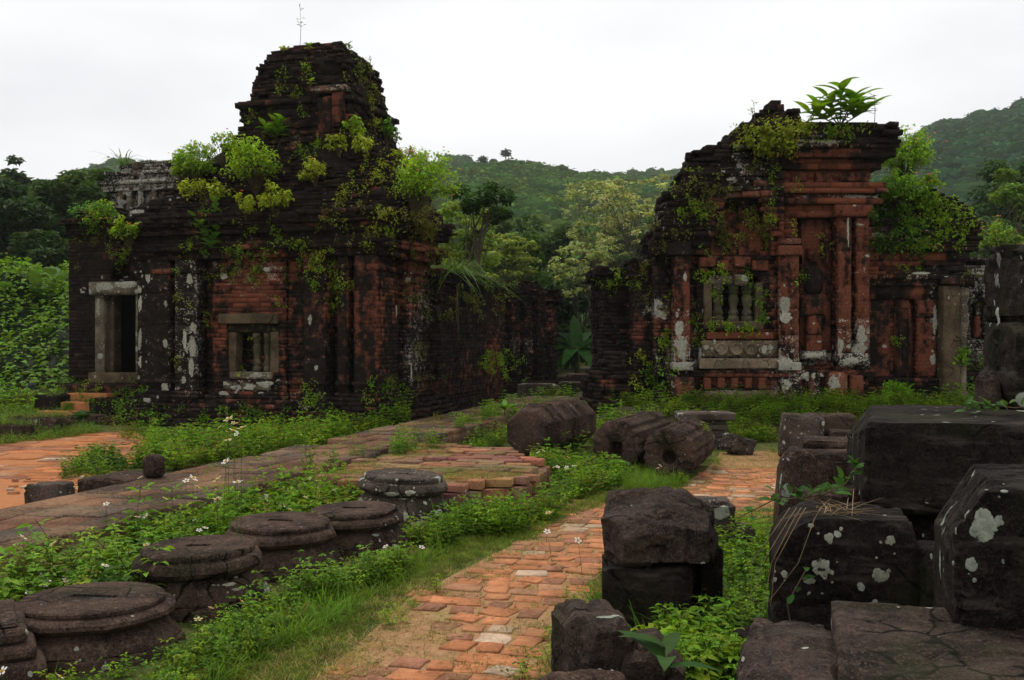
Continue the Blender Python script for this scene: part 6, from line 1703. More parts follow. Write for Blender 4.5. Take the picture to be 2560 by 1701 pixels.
def big_leaf(mb, p, d, up, L, W, col, droop=.35, segs=6, fold=.12):
    d = d / np.linalg.norm(d); s = np.cross(d, up); s /= np.linalg.norm(s); n = np.cross(s, d)
    V, c = [], []
    for i in range(segs + 1):
        t = i / segs; w = W * .5 * math.sin(math.pi * min(1, t ** .75 * .98 + .02)) ** .85 + (.004 if i < segs else 0)
        m = p + d * L * t + n * L * (.18 * t - droop * t * t)
        V += [m + s * w + n * w * fold * 2, m, m - s * w + n * w * fold * 2]
    Fs = []
    for i in range(segs):
        a = i * 3; Fs += [(a, a + 1, a + 4, a + 3), (a + 1, a + 2, a + 5, a + 4)]
    mb.add(V, Fs, (*col, 1))
def leafy(px, py, label, name, stems, L, W, col, cat='plant', per=9, base=None, up=1.0, group=None):
    """broad-leaved plant: stems = (dx, dz) of their tips in metres, rosettes of leaves along them"""
    p, nn = hit(px, py) if base is None else (np.asarray(base, float), np.array((0, -1, 0.)))
    root = empty(name, p, 0); tag(root, label, cat, group)
    ms = MB(); nl = 0
    for (dx, dy, dz) in stems:
        e = np.array((dx, dy, dz)); m = e * .5 + nn * .05
        tube(ms, [np.zeros(3), m, e], [.014, .011, .006], 5, (.10, .12, .04, 1))
        for i in range(per):
            t = .35 + .65 * (i / max(1, per - 1)); q = e * t + nn * .05 * math.sin(math.pi * t)
            a = i * 2.4 + rng.uniform(-.4, .4); el = rng.uniform(-.15, .45) + .5 * t
            d = np.array((math.cos(a), math.sin(a), el)); mbl = MB()
            big_leaf(mbl, np.zeros(3), d, np.array((0, 0, 1.0)), L * rng.uniform(.65, 1.1), W * rng.uniform(.8, 1.1), jcol(col, 1, .2)[0])
            o = mbl.build('leaf', M_LEAF, root, smooth=True); o.location = q; nl += 1
    ms.build('stem', M_BARK, root)
leafy(2100, 316, 'broad-leaved plant crowning the red temple roof', 'broadleaf_plant', [(0, 0, .72), (.38, .1, .52), (-.42, 0, .40), (.18, -.15, .45), (-.2, .1, .55), (.5, 0, .3), (-.6, -.1, .22)], .43, .15, (.145, .30, .014), per=14)
leafy(535, 628, 'broad-leaved plant hanging on the dark temple front', 'broadleaf_plant', [(.05, -.1, .30), (-.18, -.15, .52), (.20, -.12, .75), (-.32, -.15, .62), (.08, -.15, .95), (.0, -.2, .1)], .27, .13, (.11, .25, .035), per=9)
leafy(692, 345, 'broad-leaved plant on the ledge of the tower', 'broadleaf_plant', [(0, -.05, .28), (-.22, -.08, .22), (.12, -.08, .34), (.1, -.1, .1)], .30, .11, (.12, .26, .016), per=8)
leafy(775, 130, 'small leaf rosette near the tower top', 'rosette_plant', [(0, -.05, .12)], .16, .05, BRIGHT, per=9)
leafy(708, 135, 'yellowish leaf tuft on the tower face', 'rosette_plant', [(0, -.05, .1), (.1, -.05, .08)], .12, .045, YEL, per=6)
leafy(780, 218, 'leaf tuft sprouting from the tower wall', 'rosette_plant', [(0, -.06, .12)], .12, .05, BRIGHT, per=7)
leafy(868, 130, 'slender leaf tuft at the tower shoulder', 'rosette_plant', [(0, -.05, .14)], .14, .045, GREEN, per=7)
leafy(1262, 1040, 'fresh green rosette beside the raised walkway', 'rosette_plant', [(0, 0, .10)], .34, .085, (.10, .22, .02), per=10)
leafy(195, 1060, 'broad dark leaves at the bottom of the temple steps', 'rosette_plant', [(0, 0, .12), (.15, 0, .08)], .28, .12, (.045, .12, .02), per=7)
leafy(1640, 1590, 'pair of broad pointed leaves beside the pitted rock', 'rosette_plant', [(0, 0, .10)], .24, .07, (.045, .11, .02), per=5, base=(.60, 3.90, .30))
# fern by the fallen columns and fresh weeds at the bottom edge
def fern(base, label, n=9, L=.5, col=(.10, .22, .02)):
    root = empty('fern', base, 0); tag(root, label, 'fern')
    for i in range(n):
        a = i * 2.4 + rng.uniform(-.3, .3); mb = MB(); l = L * rng.uniform(.7, 1.1); hd = np.array((math.cos(a), math.sin(a), 0)); sd = np.array((-hd[1], hd[0], 0))
        pts = [hd * l * t * .8 + np.array((0, 0, l * (.95 * t - .75 * t * t))) for t in np.linspace(0, 1, 7)]
        tube(mb, pts, np.linspace(.004, .001, 7), 3, (.1, .14, .03, 1), False)
        ts = np.linspace(.15, .98, 16)
        for sgn in (-1, 1):
            P = np.array([np.array([np.interp(t, np.linspace(0, 1, 7), [q[j] for q in pts]) for j in range(3)]) for t in ts])
            D = sd * sgn + hd * .45; ln = l * .24 * np.sin(math.pi * np.clip(ts * .9 + .1, 0, 1)) + .01
            leaves_lo(mb, P, np.tile(D, (16, 1)), np.tile((0, 0, 1.0), (16, 1)) + rng.normal(0, .1, (16, 3)), ln, ln * .28, jcol(col, 16, .15), .25)
        mb.build('frond', M_LEAF, root)
fern(gnd(1470, 1190), 'bright green fern arching beside the square-socket column', 10, .62)
fern((1.06, 3.95, .02), 'low fern tuft at the foot of the leaning slab', 6, .3, GREEN)

# banana plant in the shade between the temples
bp = np.array(((1442 - CX) / F * 31, 31.0, 0.3)); root = empty('banana_plant', bp, 0); tag(root, 'large-leaved banana plant in the shade between the two temples', 'plant')
ms = MB(); tube(ms, [(0, 0, 0), (.02, 0, .7), (.0, 0, 1.1)], [.10, .08, .05], 8, (.08, .10, .03, 1)); ms.build('stem', M_BARK, root)
for i, (a, el, L) in enumerate(((95, 1.6, 1.5), (150, .7, 1.5), (30, .7, 1.4), (200, .25, 1.3), (340, .25, 1.3), (250, .0, 1.1), (290, -.1, 1.1), (120, 1.0, 1.4), (60, 1.1, 1.3), (225, -.2, 1.0))):
    mb = MB(); d = np.array((math.cos(R(a)), math.sin(R(a)) * .7, el)); big_leaf(mb, np.zeros(3), d, np.array((0, -.3, 1.0)), L * .85, .40, jcol((.036, .105, .016), 1, .3)[0], .75 if el < 1.2 else .30, 9, .16)
    o = mb.build('leaf', M_LEAF, root, smooth=True); o.location = (0, 0, 1.0)

# white daisies with yellow eyes
def daisy_tpl():
    mb = MB(); k = 5
    for i in range(k):
        a = 2 * math.pi * i / k; d = np.array((math.cos(a), math.sin(a), .12)); s = np.array((-d[1], d[0], 0))
        V = [d * .003, d * .011 + s * .006, d * .019 + s * .005, d * .021, d * .019 - s * .005, d * .011 - s * .006]
        mb.add(np.array(V), [(0, 1, 2, 3, 4, 5)], (.82, .82, .78, 1))
    return mb
def daisy_eye():
    mb = MB(); lathe(mb, [(.0055, -.002), (.0062, .002), (.0035, .006)], 8, tint=(.62, .36, .02, 1)); return mb
PET = daisy_tpl().mesh('petals'); PET.materials.append(M_PETAL)
EYE = daisy_eye().mesh('flower_eye'); EYE.materials.append(M_PETAL)
def daisy(p, h, lean, label, group, s=1.0):
    root = empty('daisy', p, rng.uniform(0, 6)); tag(root, label, 'flower', group)
    ms = MB(); top = np.array((lean[0], lean[1], h)); tube(ms, [np.zeros(3), top * .5 + np.array((.0, 0, h * .06)), top], [.0022, .0018, .0013], 3, (.10, .16, .03, 1), False); ms.build('stem', M_LEAF, root)
    for me, nm in ((PET, 'petals'), (EYE, 'flower_eye')):
        o = bpy.data.objects.new(nm, me); COL.objects.link(o); o.parent = root; o.location = top; o.scale = (s * 1.12, s * 1.12, s * 1.12)
        o.rotation_euler = (rng.uniform(.1, .8), rng.uniform(-.4, .4), 0)
def daisies(lst, label, group, hrange=(.28, .45), s=1.0):
    for (px, py) in lst:
        h = rng.uniform(*hrange)
        # the flower floats h above the ground: find the ground point whose raised point shows at that pixel
        p = gnd(px, py, h); z = drop(p[0], p[1], 1.2) if p[1] < 16 else 0
        p = gnd(px, py, z + h); z = drop(p[0], p[1], 1.2) if p[1] < 16 else 0
        daisy((p[0], p[1], z), gnd(px, py, z + h)[2] - z, (rng.normal(0, .02), rng.normal(0, .02)), label, group, s)
D1 = 'daisies over the weeds'
daisies([(78, 1198), (186, 1218), (268, 1220), (351, 1212), (365, 1216), (263, 1285), (62, 1322), (130, 1345), (352, 1296), (339, 1346), (142, 1410), (172, 1411), (104, 1442), (22, 1545), (12, 1320), (12, 1455), (112, 1466), (60, 1484), (452, 1204), (487, 1203), (463, 1230), (365, 1262), (540, 1256),
         (602, 1337), (510, 1254), (494, 1220), (410, 1200), (4, 1508)], 'white daisy with yellow eye standing over the weed bed by the walkway', D1, (.20, .36), 1.0)
daisies([(755, 1156), (826, 1142), (706, 1193), (722, 1182), (742, 1202), (760, 1210), (782, 1196), (826, 1196), (788, 1208), (665, 1223), (662, 1240)], 'white daisy with yellow eye nodding beside the round column bases', D1, (.18, .32), .95)
daisies([(912, 1370), (976, 1368), (1058, 1370), (540, 1518), (490, 1545), (155, 1692), (605, 1335)], 'white daisy with yellow eye in front of a round column base', D1, (.12, .22), 1.0)
daisies([(1380, 1090), (1358, 1128), (1342, 1132), (1420, 1145), (1430, 1165), (1415, 1170), (1393, 1168), (1365, 1112), (1344, 1110), (1648, 1168), (1655, 1166), (1456, 1347), (1392, 1168)], 'white daisy with yellow eye near the fallen columns', D1, (.18, .32), 1.2)
daisies([(478, 1088), (496, 1116), (544, 1092), (549, 1068), (560, 1080), (571, 1052), (577, 1058), (583, 1090), (590, 1086), (566, 1102), (592, 1096), (546, 1141), (574, 1135), (557, 1079), (603, 1101), (592, 1113)], 'white daisy in the tall clump below the dark temple window', 'daisies below the temple window', (.45, .75), 1.5)

# long grass blades, straw and vines on the blocks
def tuft(name, label, base, n, L, W, col, cat='grass tuft', up=.4, bend=.8, group=None, spread=.03, dirs=None):
    mb = MB(); P = rng.normal(0, spread, (n, 3)); P[:, 2] = np.abs(P[:, 2]) * .3
    D = rdir(n, up, 1.0) if dirs is None else nrm(np.asarray(dirs) + rng.normal(0, .15, (n, 3)))
    blades(mb, P, D, rng.uniform(.6, 1.1, n) * L, W, jcol(col, n), rng.uniform(.3, 1, n) * bend, 5)
    o = mb.build(name, M_LEAF, None); o.location = base
    return tag(o, label, cat, group)
p_ = at(1138, 684, 20.9)
tuft('grass_tuft', 'long drooping green grass tuft on the corner of the side wall', p_, 150, 1.0, .016, (.12, .225, .03), up=.0, bend=1.4, spread=.12)
p_, n_ = hit(315, 420)
if p_ is not None: tuft('grass_tuft', 'arching grass tuft on top of the pale carved storey', p_ + np.array((0, -.05, .05)), 40, .7, .02, (.08, .17, .02), up=.2, bend=1.2, spread=.08)
tuft('grass_tuft', 'few upright green blades between the path and the square dark block', gnd(1500, 1560), 7, .36, .012, (.10, .20, .02), up=.8, bend=.4)
tuft('grass_tuft', 'upright green blades growing in front of the square dark block', gnd(1625, 1650, .0), 14, .42, .010, (.07, .16, .014), up=.75, bend=.5, spread=.06)
tuft('grass_tuft', 'thick grass tuft at the foot of the lichen-blotched column base', gnd(1110, 1345), 70, .36, .007, (.075, .165, .014), up=.4, bend=.8, spread=.08)
tuft('straw_bundle', 'bundle of dry straw spread over the round-shouldered block', (1.50, 4.62, .80), 60, .22, .003, (.40, .29, .17), 'dry grass', bend=.12, spread=.05, dirs=np.column_stack((np.cos(np.linspace(0, 25, 60)), np.sin(np.linspace(0, 25, 60)), np.full(60, .12))))
# a few long straws hanging down the block's face
mb = MB()
for k_ in range(5):
    x0 = 1.36 + rng.normal(0, .05); pts = [(x0, 4.62, .825), (x0 - .08, 4.46, .80), (x0 - .16 - rng.uniform(0, .1), 4.40, .62), (x0 - .22 - rng.uniform(0, .1), 4.39, .42 + rng.uniform(-.1, .15))]
    tube(mb, pts, [.0022, .0022, .0018, .001], 3, (.34, .25, .15, 1), False)
tag(mb.build('straw', M_LEAF, None), 'long pale straws hanging down the face of the round-shouldered block', 'dry grass')
def vine(name, label, pts, nleaf, L, col, cat='vine'):
    root = empty(name, pts[0], 0); tag(root, label, cat); pts = np.asarray(pts, float) - np.asarray(pts[0])
    ms = MB(); tube(ms, pts, np.full(len(pts), .003), 4, (.12, .08, .05, 1), False); ms.build('stem', M_BARK, root)
    for i in range(nleaf):
        t = rng.uniform(.05, 1) * (len(pts) - 1); k_ = min(int(t), len(pts) - 2); q = pts[k_] + (pts[k_ + 1] - pts[k_]) * (t - k_)
        mb = MB(); d = rdir(1, -.1, .9)[0] + np.array((0, -.5, .1)); big_leaf(mb, np.zeros(3), d, np.array((0, -.4, 1.0)), L * rng.uniform(.6, 1.15), L * .36, jcol(col, 1, .2)[0], .3, 4)
        o = mb.build('leaf', M_LEAF, root, smooth=True); o.location = q + rng.normal(0, .015, 3)
vine('vine', 'leafy vine crossing the round-shouldered block beside the straw', [(1.12, 4.95, .72), (1.25, 4.80, .83), (1.38, 4.76, .85), (1.50, 4.80, .86), (1.62, 4.86, .90), (1.70, 4.9, 1.0)], 46, .075, (.05, .125, .018))
vine('vine', 'pale trailing vine at the foot of the tall stone stack', [(2.45, 5.45, 1.20), (2.52, 5.35, 1.26), (2.66, 5.3, 1.24), (2.80, 5.3, 1.25), (2.92, 5.3, 1.22)], 40, .075, (.085, .165, .045))
vine('vine', 'thin vine looping down the lower face of the round-shouldered block', [(1.30, 4.40, .60), (1.20, 4.36, .45), (1.23, 4.36, .28), (1.30, 4.38, .2)], 10, .06, (.045, .11, .018))
tube_mb = MB(); tube(tube_mb, [(0, 0, 0), (.14, .0, -.04), (.34, .02, -.14)], [.010, .008, .002], 4, (.20, .26, .04, 1)); o = tube_mb.build('grass_stalk', M_LEAF, None); o.location = (3.02, 5.95, 1.98)
tag(o, 'single yellow-green grass blade across the tall stone stack', 'grass')
# dead stalks on the towers
def stalk(px, py, h, label, base=None):
    p, nn = hit(px, py) if base is None else (base, None)
    if p is None: return
    root = empty('plant_stalk', p, 0); tag(root, label, 'plant', 'thin stalks on the ruins against the sky'); mb = MB(); tube(mb, [(0, 0, 0), (.02, 0, h * .5), (0, 0, h)], [.006, .005, .002], 4, (.12, .14, .05, 1), False); mb.build('stem', M_BARK, root)
    ml = MB(); k_ = 16; P = np.column_stack((rng.normal(0, .02, k_), rng.normal(0, .02, k_), rng.uniform(.45 * h, h, k_))); leaves_lo(ml, P, rdir(k_, 0, .9), np.tile((0, 0, 1.0), (k_, 1)), .09, .02, jcol(OLIVE, k_), .1); ml.build('leaves', M_LEAF, root)
stalk(750, 92, .78, 'thin leafy stalk on the very top of the tower', at(750, 116, 19.8))
stalk(925, 205, .5, 'thin dry stalk at the tower shoulder facing the red temple')
stalk(625, 225, .4, 'thin dry stalk at the tower shoulder facing the porch')
stalk(2185, 322, .6, 'thin dry stalk beside the plant on the red temple roof')
stalk(1884, 325, .5, 'thin dry stalk on the sloping edge of the red temple')
# hanging roots under the long grass tuft
p_, n_ = hit(1142, 800)
mb = MB()
for k_ in range(3):
    x = rng.normal(0, .03); tube(mb, [(x, -.03, .75), (x + .02, -.05, .3), (x + .05 * k_, -.04, -.2 - .15 * k_)], [.008, .007, .003], 4, (.28, .20, .09, 1))
o = mb.build('hanging_root', M_BARK, None); o.location = p_ + np.array((0, -.03, .1)); tag(o, 'pale roots hanging down the side wall below the grass tuft', 'root')

# ---------------------------------------------------------------- thicket, trees, hills
def thicket(name, label, x0, x1, y0, y1, hfun, n, leaf, col, seed=0, coreb=True):
    mb = MB(); gx, gy = 46, 30
    X, Y = np.meshgrid(np.linspace(x0, x1, gx), np.linspace(y0, y1, gy), indexing='ij')
    def H(x, y): return hfun(x, y) * (.75 + .5 * fbm(np.stack((x, y, 0 * x), -1), .9, seed, 3))
    Z = H(X, Y)
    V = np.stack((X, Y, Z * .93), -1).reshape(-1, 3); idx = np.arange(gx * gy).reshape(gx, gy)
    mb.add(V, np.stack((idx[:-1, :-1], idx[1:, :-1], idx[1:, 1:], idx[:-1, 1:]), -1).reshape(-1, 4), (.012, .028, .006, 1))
    x, y = rng.uniform(x0, x1, n), rng.uniform(y0, y1, n); e = .15
    z = H(x, y); gxx = (H(x + e, y) - z) / e; gyy = (H(x, y + e) - z) / e
    N = nrm(np.column_stack((-gxx, -gyy, np.ones(n))))
    P = np.column_stack((x, y, z)) + N * rng.uniform(-.25, .22, n)[:, None]
    D = rdir(n, -.5, .5) + N * .3
    l = leaf * rng.uniform(.5, 1.3, n)
    leaves(mb, P, D, N + np.array((0, 0, .6)) + rng.normal(0, .35, (n, 3)), l, l * .7, jcol(col, n, .35, .15), .3)
    return mb.build(name, M_LEAF, None, kind='stuff', label=label)
def hleft(x, y):
    t = np.clip((y - 22.0) / 4.5, 0, 1); return .25 + 3.05 * t ** 1.2 + .25 * np.clip((y - 26) / 4, 0, 1)
thicket('vine_thicket', 'green tangle of vines and bushes beside the dark temple porch', -16.5, -9.1, 21.5, 30, hleft, 11000, .16, (.135, .26, .018), 3)
mbq = MB()
pts = np.column_stack((rng.uniform(-14, -9.0, 700), rng.uniform(18.5, 23, 700), np.zeros(700))); scatter(mbq, TALL + SOFT, pts, .9, 1.8)
pts = np.column_stack((rng.uniform(-13, -9.2, 160), rng.uniform(20.0, 23, 160), np.zeros(160))); scatter(mbq, WEED, pts, 1.2, 2.2)
mbq.build('meadow_grass', M_LEAF, None, kind='stuff', label='long meadow grass below the green tangle')
# big pale leaves in the thicket
for (px, py) in ((100, 735), (30, 748), (140, 705), (118, 765), (60, 800), (30, 870), (110, 850), (150, 745)):
    Yd = 26.4; q = at(px, py, Yd); leafy(px, py, 'plant with large pale leaves rising from the vine tangle', 'broadleaf_plant', [(0, -.2, .15)], .75, .36, (.07, .16, .03), per=3, base=q, group='large-leaved plants in the vine tangle')

def clump(mb, c, r, n, L, col, flat=1.0, hi=True, dens_shell=.55):
    d = rdir(n, -1, 1); rr = rng.uniform(dens_shell, 1.0, (n, 1)) ** .6
    P = c + d * rr * np.asarray(r)
    l = L * rng.uniform(.6, 1.3, n)
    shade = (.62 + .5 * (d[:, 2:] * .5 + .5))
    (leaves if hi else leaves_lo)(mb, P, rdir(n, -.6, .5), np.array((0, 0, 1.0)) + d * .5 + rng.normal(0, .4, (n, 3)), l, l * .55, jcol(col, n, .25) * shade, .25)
def tree(name, label, base, clumps, L, col, n=220, bark=(.09, .07, .05), trunk=.16, cat='tree', group=None, hi=False, fork=.45, mat=None, twigs=0):
    base = np.asarray(base, float); root = empty(name, base, 0); tag(root, label, cat, group)
    mt, mc = MB(), MB(); cs = np.array([c for c, r in clumps]) - base; top = cs.mean(0); top[2] = cs[:, 2].max() * .72
    sway = rng.normal(0, .15, 2)
    fz_ = top * fork; tube(mt, [np.zeros(3), fz_ * .5 + np.array((sway[0], sway[1], 0)), fz_, top * .85], [trunk, trunk * .8, trunk * .65, trunk * .25], 8, (*bark, 1))
    CL = np.array([np.asarray(c) - base for c, r in clumps]); m_ = max(3, min(9, len(CL) // 7))
    lead = CL[rng.choice(len(CL), min(m_, len(CL)), replace=False)]
    grp = np.argmin(np.linalg.norm(CL[:, None] - lead[None], axis=2), axis=1); limb = []
    for g_ in range(len(lead)):
        e = CL[grp == g_].mean(0) * .95; s0 = fz_ * rng.uniform(.7, 1.0) + (top * .85 - fz_) * rng.uniform(0, .6); D_ = e - s0
        pts = [s0, s0 + D_ * .35 + rng.normal(0, .07, 3) * np.linalg.norm(D_) + np.array((0, 0, -.04 * np.linalg.norm(D_))), s0 + D_ * .7 + rng.normal(0, .06, 3) * np.linalg.norm(D_), e]
        tube(mt, pts, [trunk * .42, trunk * .32, trunk * .22, trunk * .12], 5, (*bark, 1), False); limb.append(pts)
    for (c, r), g_ in zip(clumps, grp):
        c = np.asarray(c) - base; pl = limb[g_]; t = rng.uniform(1.0, 2.95); k_ = int(t); s0 = pl[k_] + (pl[min(k_ + 1, 3)] - pl[k_]) * (t - k_)
        m = (s0 + c) / 2 + rng.normal(0, .10, 3) * np.linalg.norm(c - s0)
        tube(mt, [s0, m, c], [trunk * .14, trunk * .09, trunk * .035], 4, (*bark, 1), False)
        for _ in range(twigs):
            e = c + rdir(1, -.3, 1)[0] * np.asarray(r) * .8; tube(mt, [m, (m + e) / 2 + rng.normal(0, .08, 3), e], [trunk * .06, trunk * .05, trunk * .02], 3, (*bark, 1), False)
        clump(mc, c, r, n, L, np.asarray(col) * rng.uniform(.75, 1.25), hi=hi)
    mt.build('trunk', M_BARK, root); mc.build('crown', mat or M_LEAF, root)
def cl(px, py, Y, rx, rz=None, ry=None):
    s = Y / F; return (at(px, py, Y), (rx * s, (ry or rx) * s, (rz or rx) * s))
def rclumps(px0, px1, py0, py1, Y, n, r, yj=1.5):
    return [cl(rng.uniform(px0, px1), rng.uniform(py0, py1), Y + rng.uniform(-yj, yj), r * rng.uniform(.7, 1.25), r * rng.uniform(.5, .9)) for _ in range(n)]
def base_at(px, Y, z=0.0): return ((px - CX) / F * Y, Y, z)
TG = 'trees behind the dark temple'
tree('broadleaf_tree', 'dark dense tree standing straight behind the vine tangle', base_at(20, 40), rclumps(-60, 90, 470, 690, 40, 22, 44), .30, (.028, .062, .014), 260, group=TG)
tree('broadleaf_tree', 'dark round-crowned tree rising behind the porch', base_at(150, 42), rclumps(90, 240, 470, 640, 42, 20, 42), .30, (.035, .075, .014), 260, group=TG)
tree('broadleaf_tree', 'olive tree with lighter upper leaves behind the porch roof', base_at(225, 46), rclumps(150, 290, 445, 560, 46, 16, 36), .32, (.05, .095, .018), 240, group=TG)
tree('broadleaf_tree', 'shadowy low tree between the vine tangle and the porch', base_at(120, 36), rclumps(60, 190, 600, 760, 36, 18, 40), .26, (.030, .065, .014), 240, group=TG)
tree('slender_tree', 'tall slender tree with thin pale crown above the forest', base_at(34, 70), [cl(34, 400, 70, 14, 10), cl(28, 432, 70, 16, 9), cl(48, 440, 70, 14, 9), cl(18, 455, 70, 14, 8), cl(40, 465, 70, 16, 8), cl(62, 450, 70, 10, 8)], .45, (.06, .10, .035), 60, trunk=.10, group=TG)
# pale flat-topped flowering trees between the temples
PG = 'pale flowering trees between the temples'
def pale_tree(label, px, Y, area, n, r, col, per=20, z=0.0):
    cs = []
    for _ in range(n):
        a = rng.uniform(area[0], area[1]); b = rng.uniform(area[2], area[3]); s = Y / F
        cs.append((at(a, b, Y + rng.uniform(-1.2, 1.2)), (r * s * rng.uniform(.5, 1.0), r * s * .8, r * .26 * s)))
    tree('flowering_tree', label, base_at(px, Y, z), cs, .17, col, per, (.10, .085, .06), .07, group=PG, fork=.4, twigs=1)
pale_tree('pale tree with flat whitish flower clusters beside the red temple', 1590, 33, (1500, 1720, 440, 650), 95, 20, (.40, .45, .20))
pale_tree('pale tree with whitish flower clusters over the valley', 1500, 36, (1410, 1560, 450, 640), 70, 20, (.33, .40, .17))
pale_tree('pale leaning tree in front of the dark gap', 1530, 32, (1380, 1530, 610, 740), 55, 22, (.30, .38, .14))
pale_tree('light green feathery tree behind the side wall of the dark temple', 1150, 30, (1100, 1230, 500, 660), 70, 24, (.22, .34, .05), 44)
pale_tree('small pale bush-like tree above the pilastered wall', 1250, 34, (1210, 1330, 590, 690), 40, 22, (.22, .30, .06), 44)
tree('broadleaf_tree', 'dark leafy branch reaching over from behind the lantana', base_at(1140, 27), rclumps(1130, 1275, 470, 570, 27, 12, 26, .8), .16, (.035, .085, .014), 130, hi=False)
tree('broadleaf_tree', 'dense deep green bush tree behind the pilastered wall', base_at(1290, 38), rclumps(1225, 1350, 600, 700, 38, 18, 34), .20, (.045, .105, .014), 220)
SHG = 'shadowy trees filling the gap between the temples'
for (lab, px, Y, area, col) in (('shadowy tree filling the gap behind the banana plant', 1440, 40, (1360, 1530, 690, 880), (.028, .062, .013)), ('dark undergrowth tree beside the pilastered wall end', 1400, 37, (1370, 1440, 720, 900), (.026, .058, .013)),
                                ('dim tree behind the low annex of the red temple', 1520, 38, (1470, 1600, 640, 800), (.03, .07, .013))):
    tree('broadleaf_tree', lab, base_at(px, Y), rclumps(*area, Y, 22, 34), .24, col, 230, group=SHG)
# forest belt that closes the view under the hills
tree('broadleaf_tree', 'mid green tree on the valley floor below the forested hill', base_at(1330, 60), rclumps(1230, 1440, 560, 680, 60, 22, 34), .34, (.05, .10, .018), 200)
tree('broadleaf_tree', 'mid green tree on the valley floor behind the pale trees', base_at(1560, 62), rclumps(1440, 1700, 560, 690, 62, 26, 36), .34, (.045, .095, .018), 200)
# right side trees
def bare_tree(label, base, tips, col=(.14, .11, .085)):
    root = empty('bare_tree', base, 0); tag(root, label, 'tree'); base = np.asarray(base); mt = MB()
    def grow(p, d, L, r, depth):
        pts = [p]; q = p.copy(); dd = d.copy()
        for i in range(4): dd = nrm((dd + rng.normal(0, .16, 3))[None])[0]; q = q + dd * L / 4; pts.append(q)
        tube(mt, pts, np.linspace(r, r * .55, 5), 5 if r > .02 else 3, (*col, 1), False)
        if depth == 0: return
        for _ in range(3 if depth > 1 else 4):
            t = rng.integers(2, 5); nd = nrm((dd + rng.normal(0, .55, 3) + np.array((0, 0, .12)))[None])[0]; grow(pts[t], nd, L * rng.uniform(.55, .85), r * .55, depth - 1)
    for (dx, dz, L) in tips: grow(np.zeros(3), nrm(np.array((dx, rng.normal(0, .2), dz))[None])[0], L, .075, 4)
    mt.build('branches', M_BARK, root)
bare_tree('leafless tree with many thin branches behind the porch roof', base_at(2400, 34, .4), [(-.25, 1, 2.6), (.05, 1, 2.9), (.3, 1, 2.6), (-.5, 1, 2.2)])
bare_tree('leafless grey tree behind the orange lantana', base_at(2500, 38, .4), [(-.3, 1, 2.4), (.1, 1, 2.4), (-.6, .9, 2.2)])
tree('broadleaf_tree', 'dark green conical tree below the tall hill, behind leafless branches', base_at(2520, 52, .4), rclumps(2460, 2600, 420, 640, 52, 24, 40), .32, (.030, .070, .014), 230)
tree('broadleaf_tree', 'bright yellow-green leafy tree beside the dark conical tree', base_at(2570, 36, .4), rclumps(2505, 2620, 430, 560, 36, 12, 26), .22, (.11, .20, .025), 120)
tree('broadleaf_tree', 'dim tree low behind the niche wall', base_at(2450, 44, .4), rclumps(2360, 2540, 560, 680, 44, 18, 40), .30, (.035, .075, .016), 200)

# hills: real slopes with canopy on them
def crown_tpl(k=42):
    mb = MB(); d = rdir(k, -.35, 1.0); P = d * np.array((1, 1, .85)) * rng.uniform(.8, 1.05, (k, 1)); P[:, 2] += .1
    leaves_lo(mb, P, rdir(k, -.6, .3), d + np.array((0, 0, .4)) + rng.normal(0, .3, (k, 3)), 0.39, .34, jcol((1, 1, 1), k, .34, .05), .2)
    a = np.linspace(0, 2 * math.pi, 7, endpoint=False)
    V = np.concatenate([np.column_stack((np.cos(a) * r, np.sin(a) * r, np.full(7, z))) for r, z in ((.8, -.5), (.95, .1), (.68, .66))] + [np.array([(0, 0, .9)])])
    Fs = [(i + 7 * q, (i + 1) % 7 + 7 * q, (i + 1) % 7 + 7 * (q + 1), i + 7 * (q + 1)) for q in (0, 1) for i in range(7)] + [(14 + i, 14 + (i + 1) % 7, 21) for i in range(7)]
    mb.add(V, Fs, (.62, .62, .62, 1))
    return tpl(mb)
CROWN = [crown_tpl() for _ in range(6)]
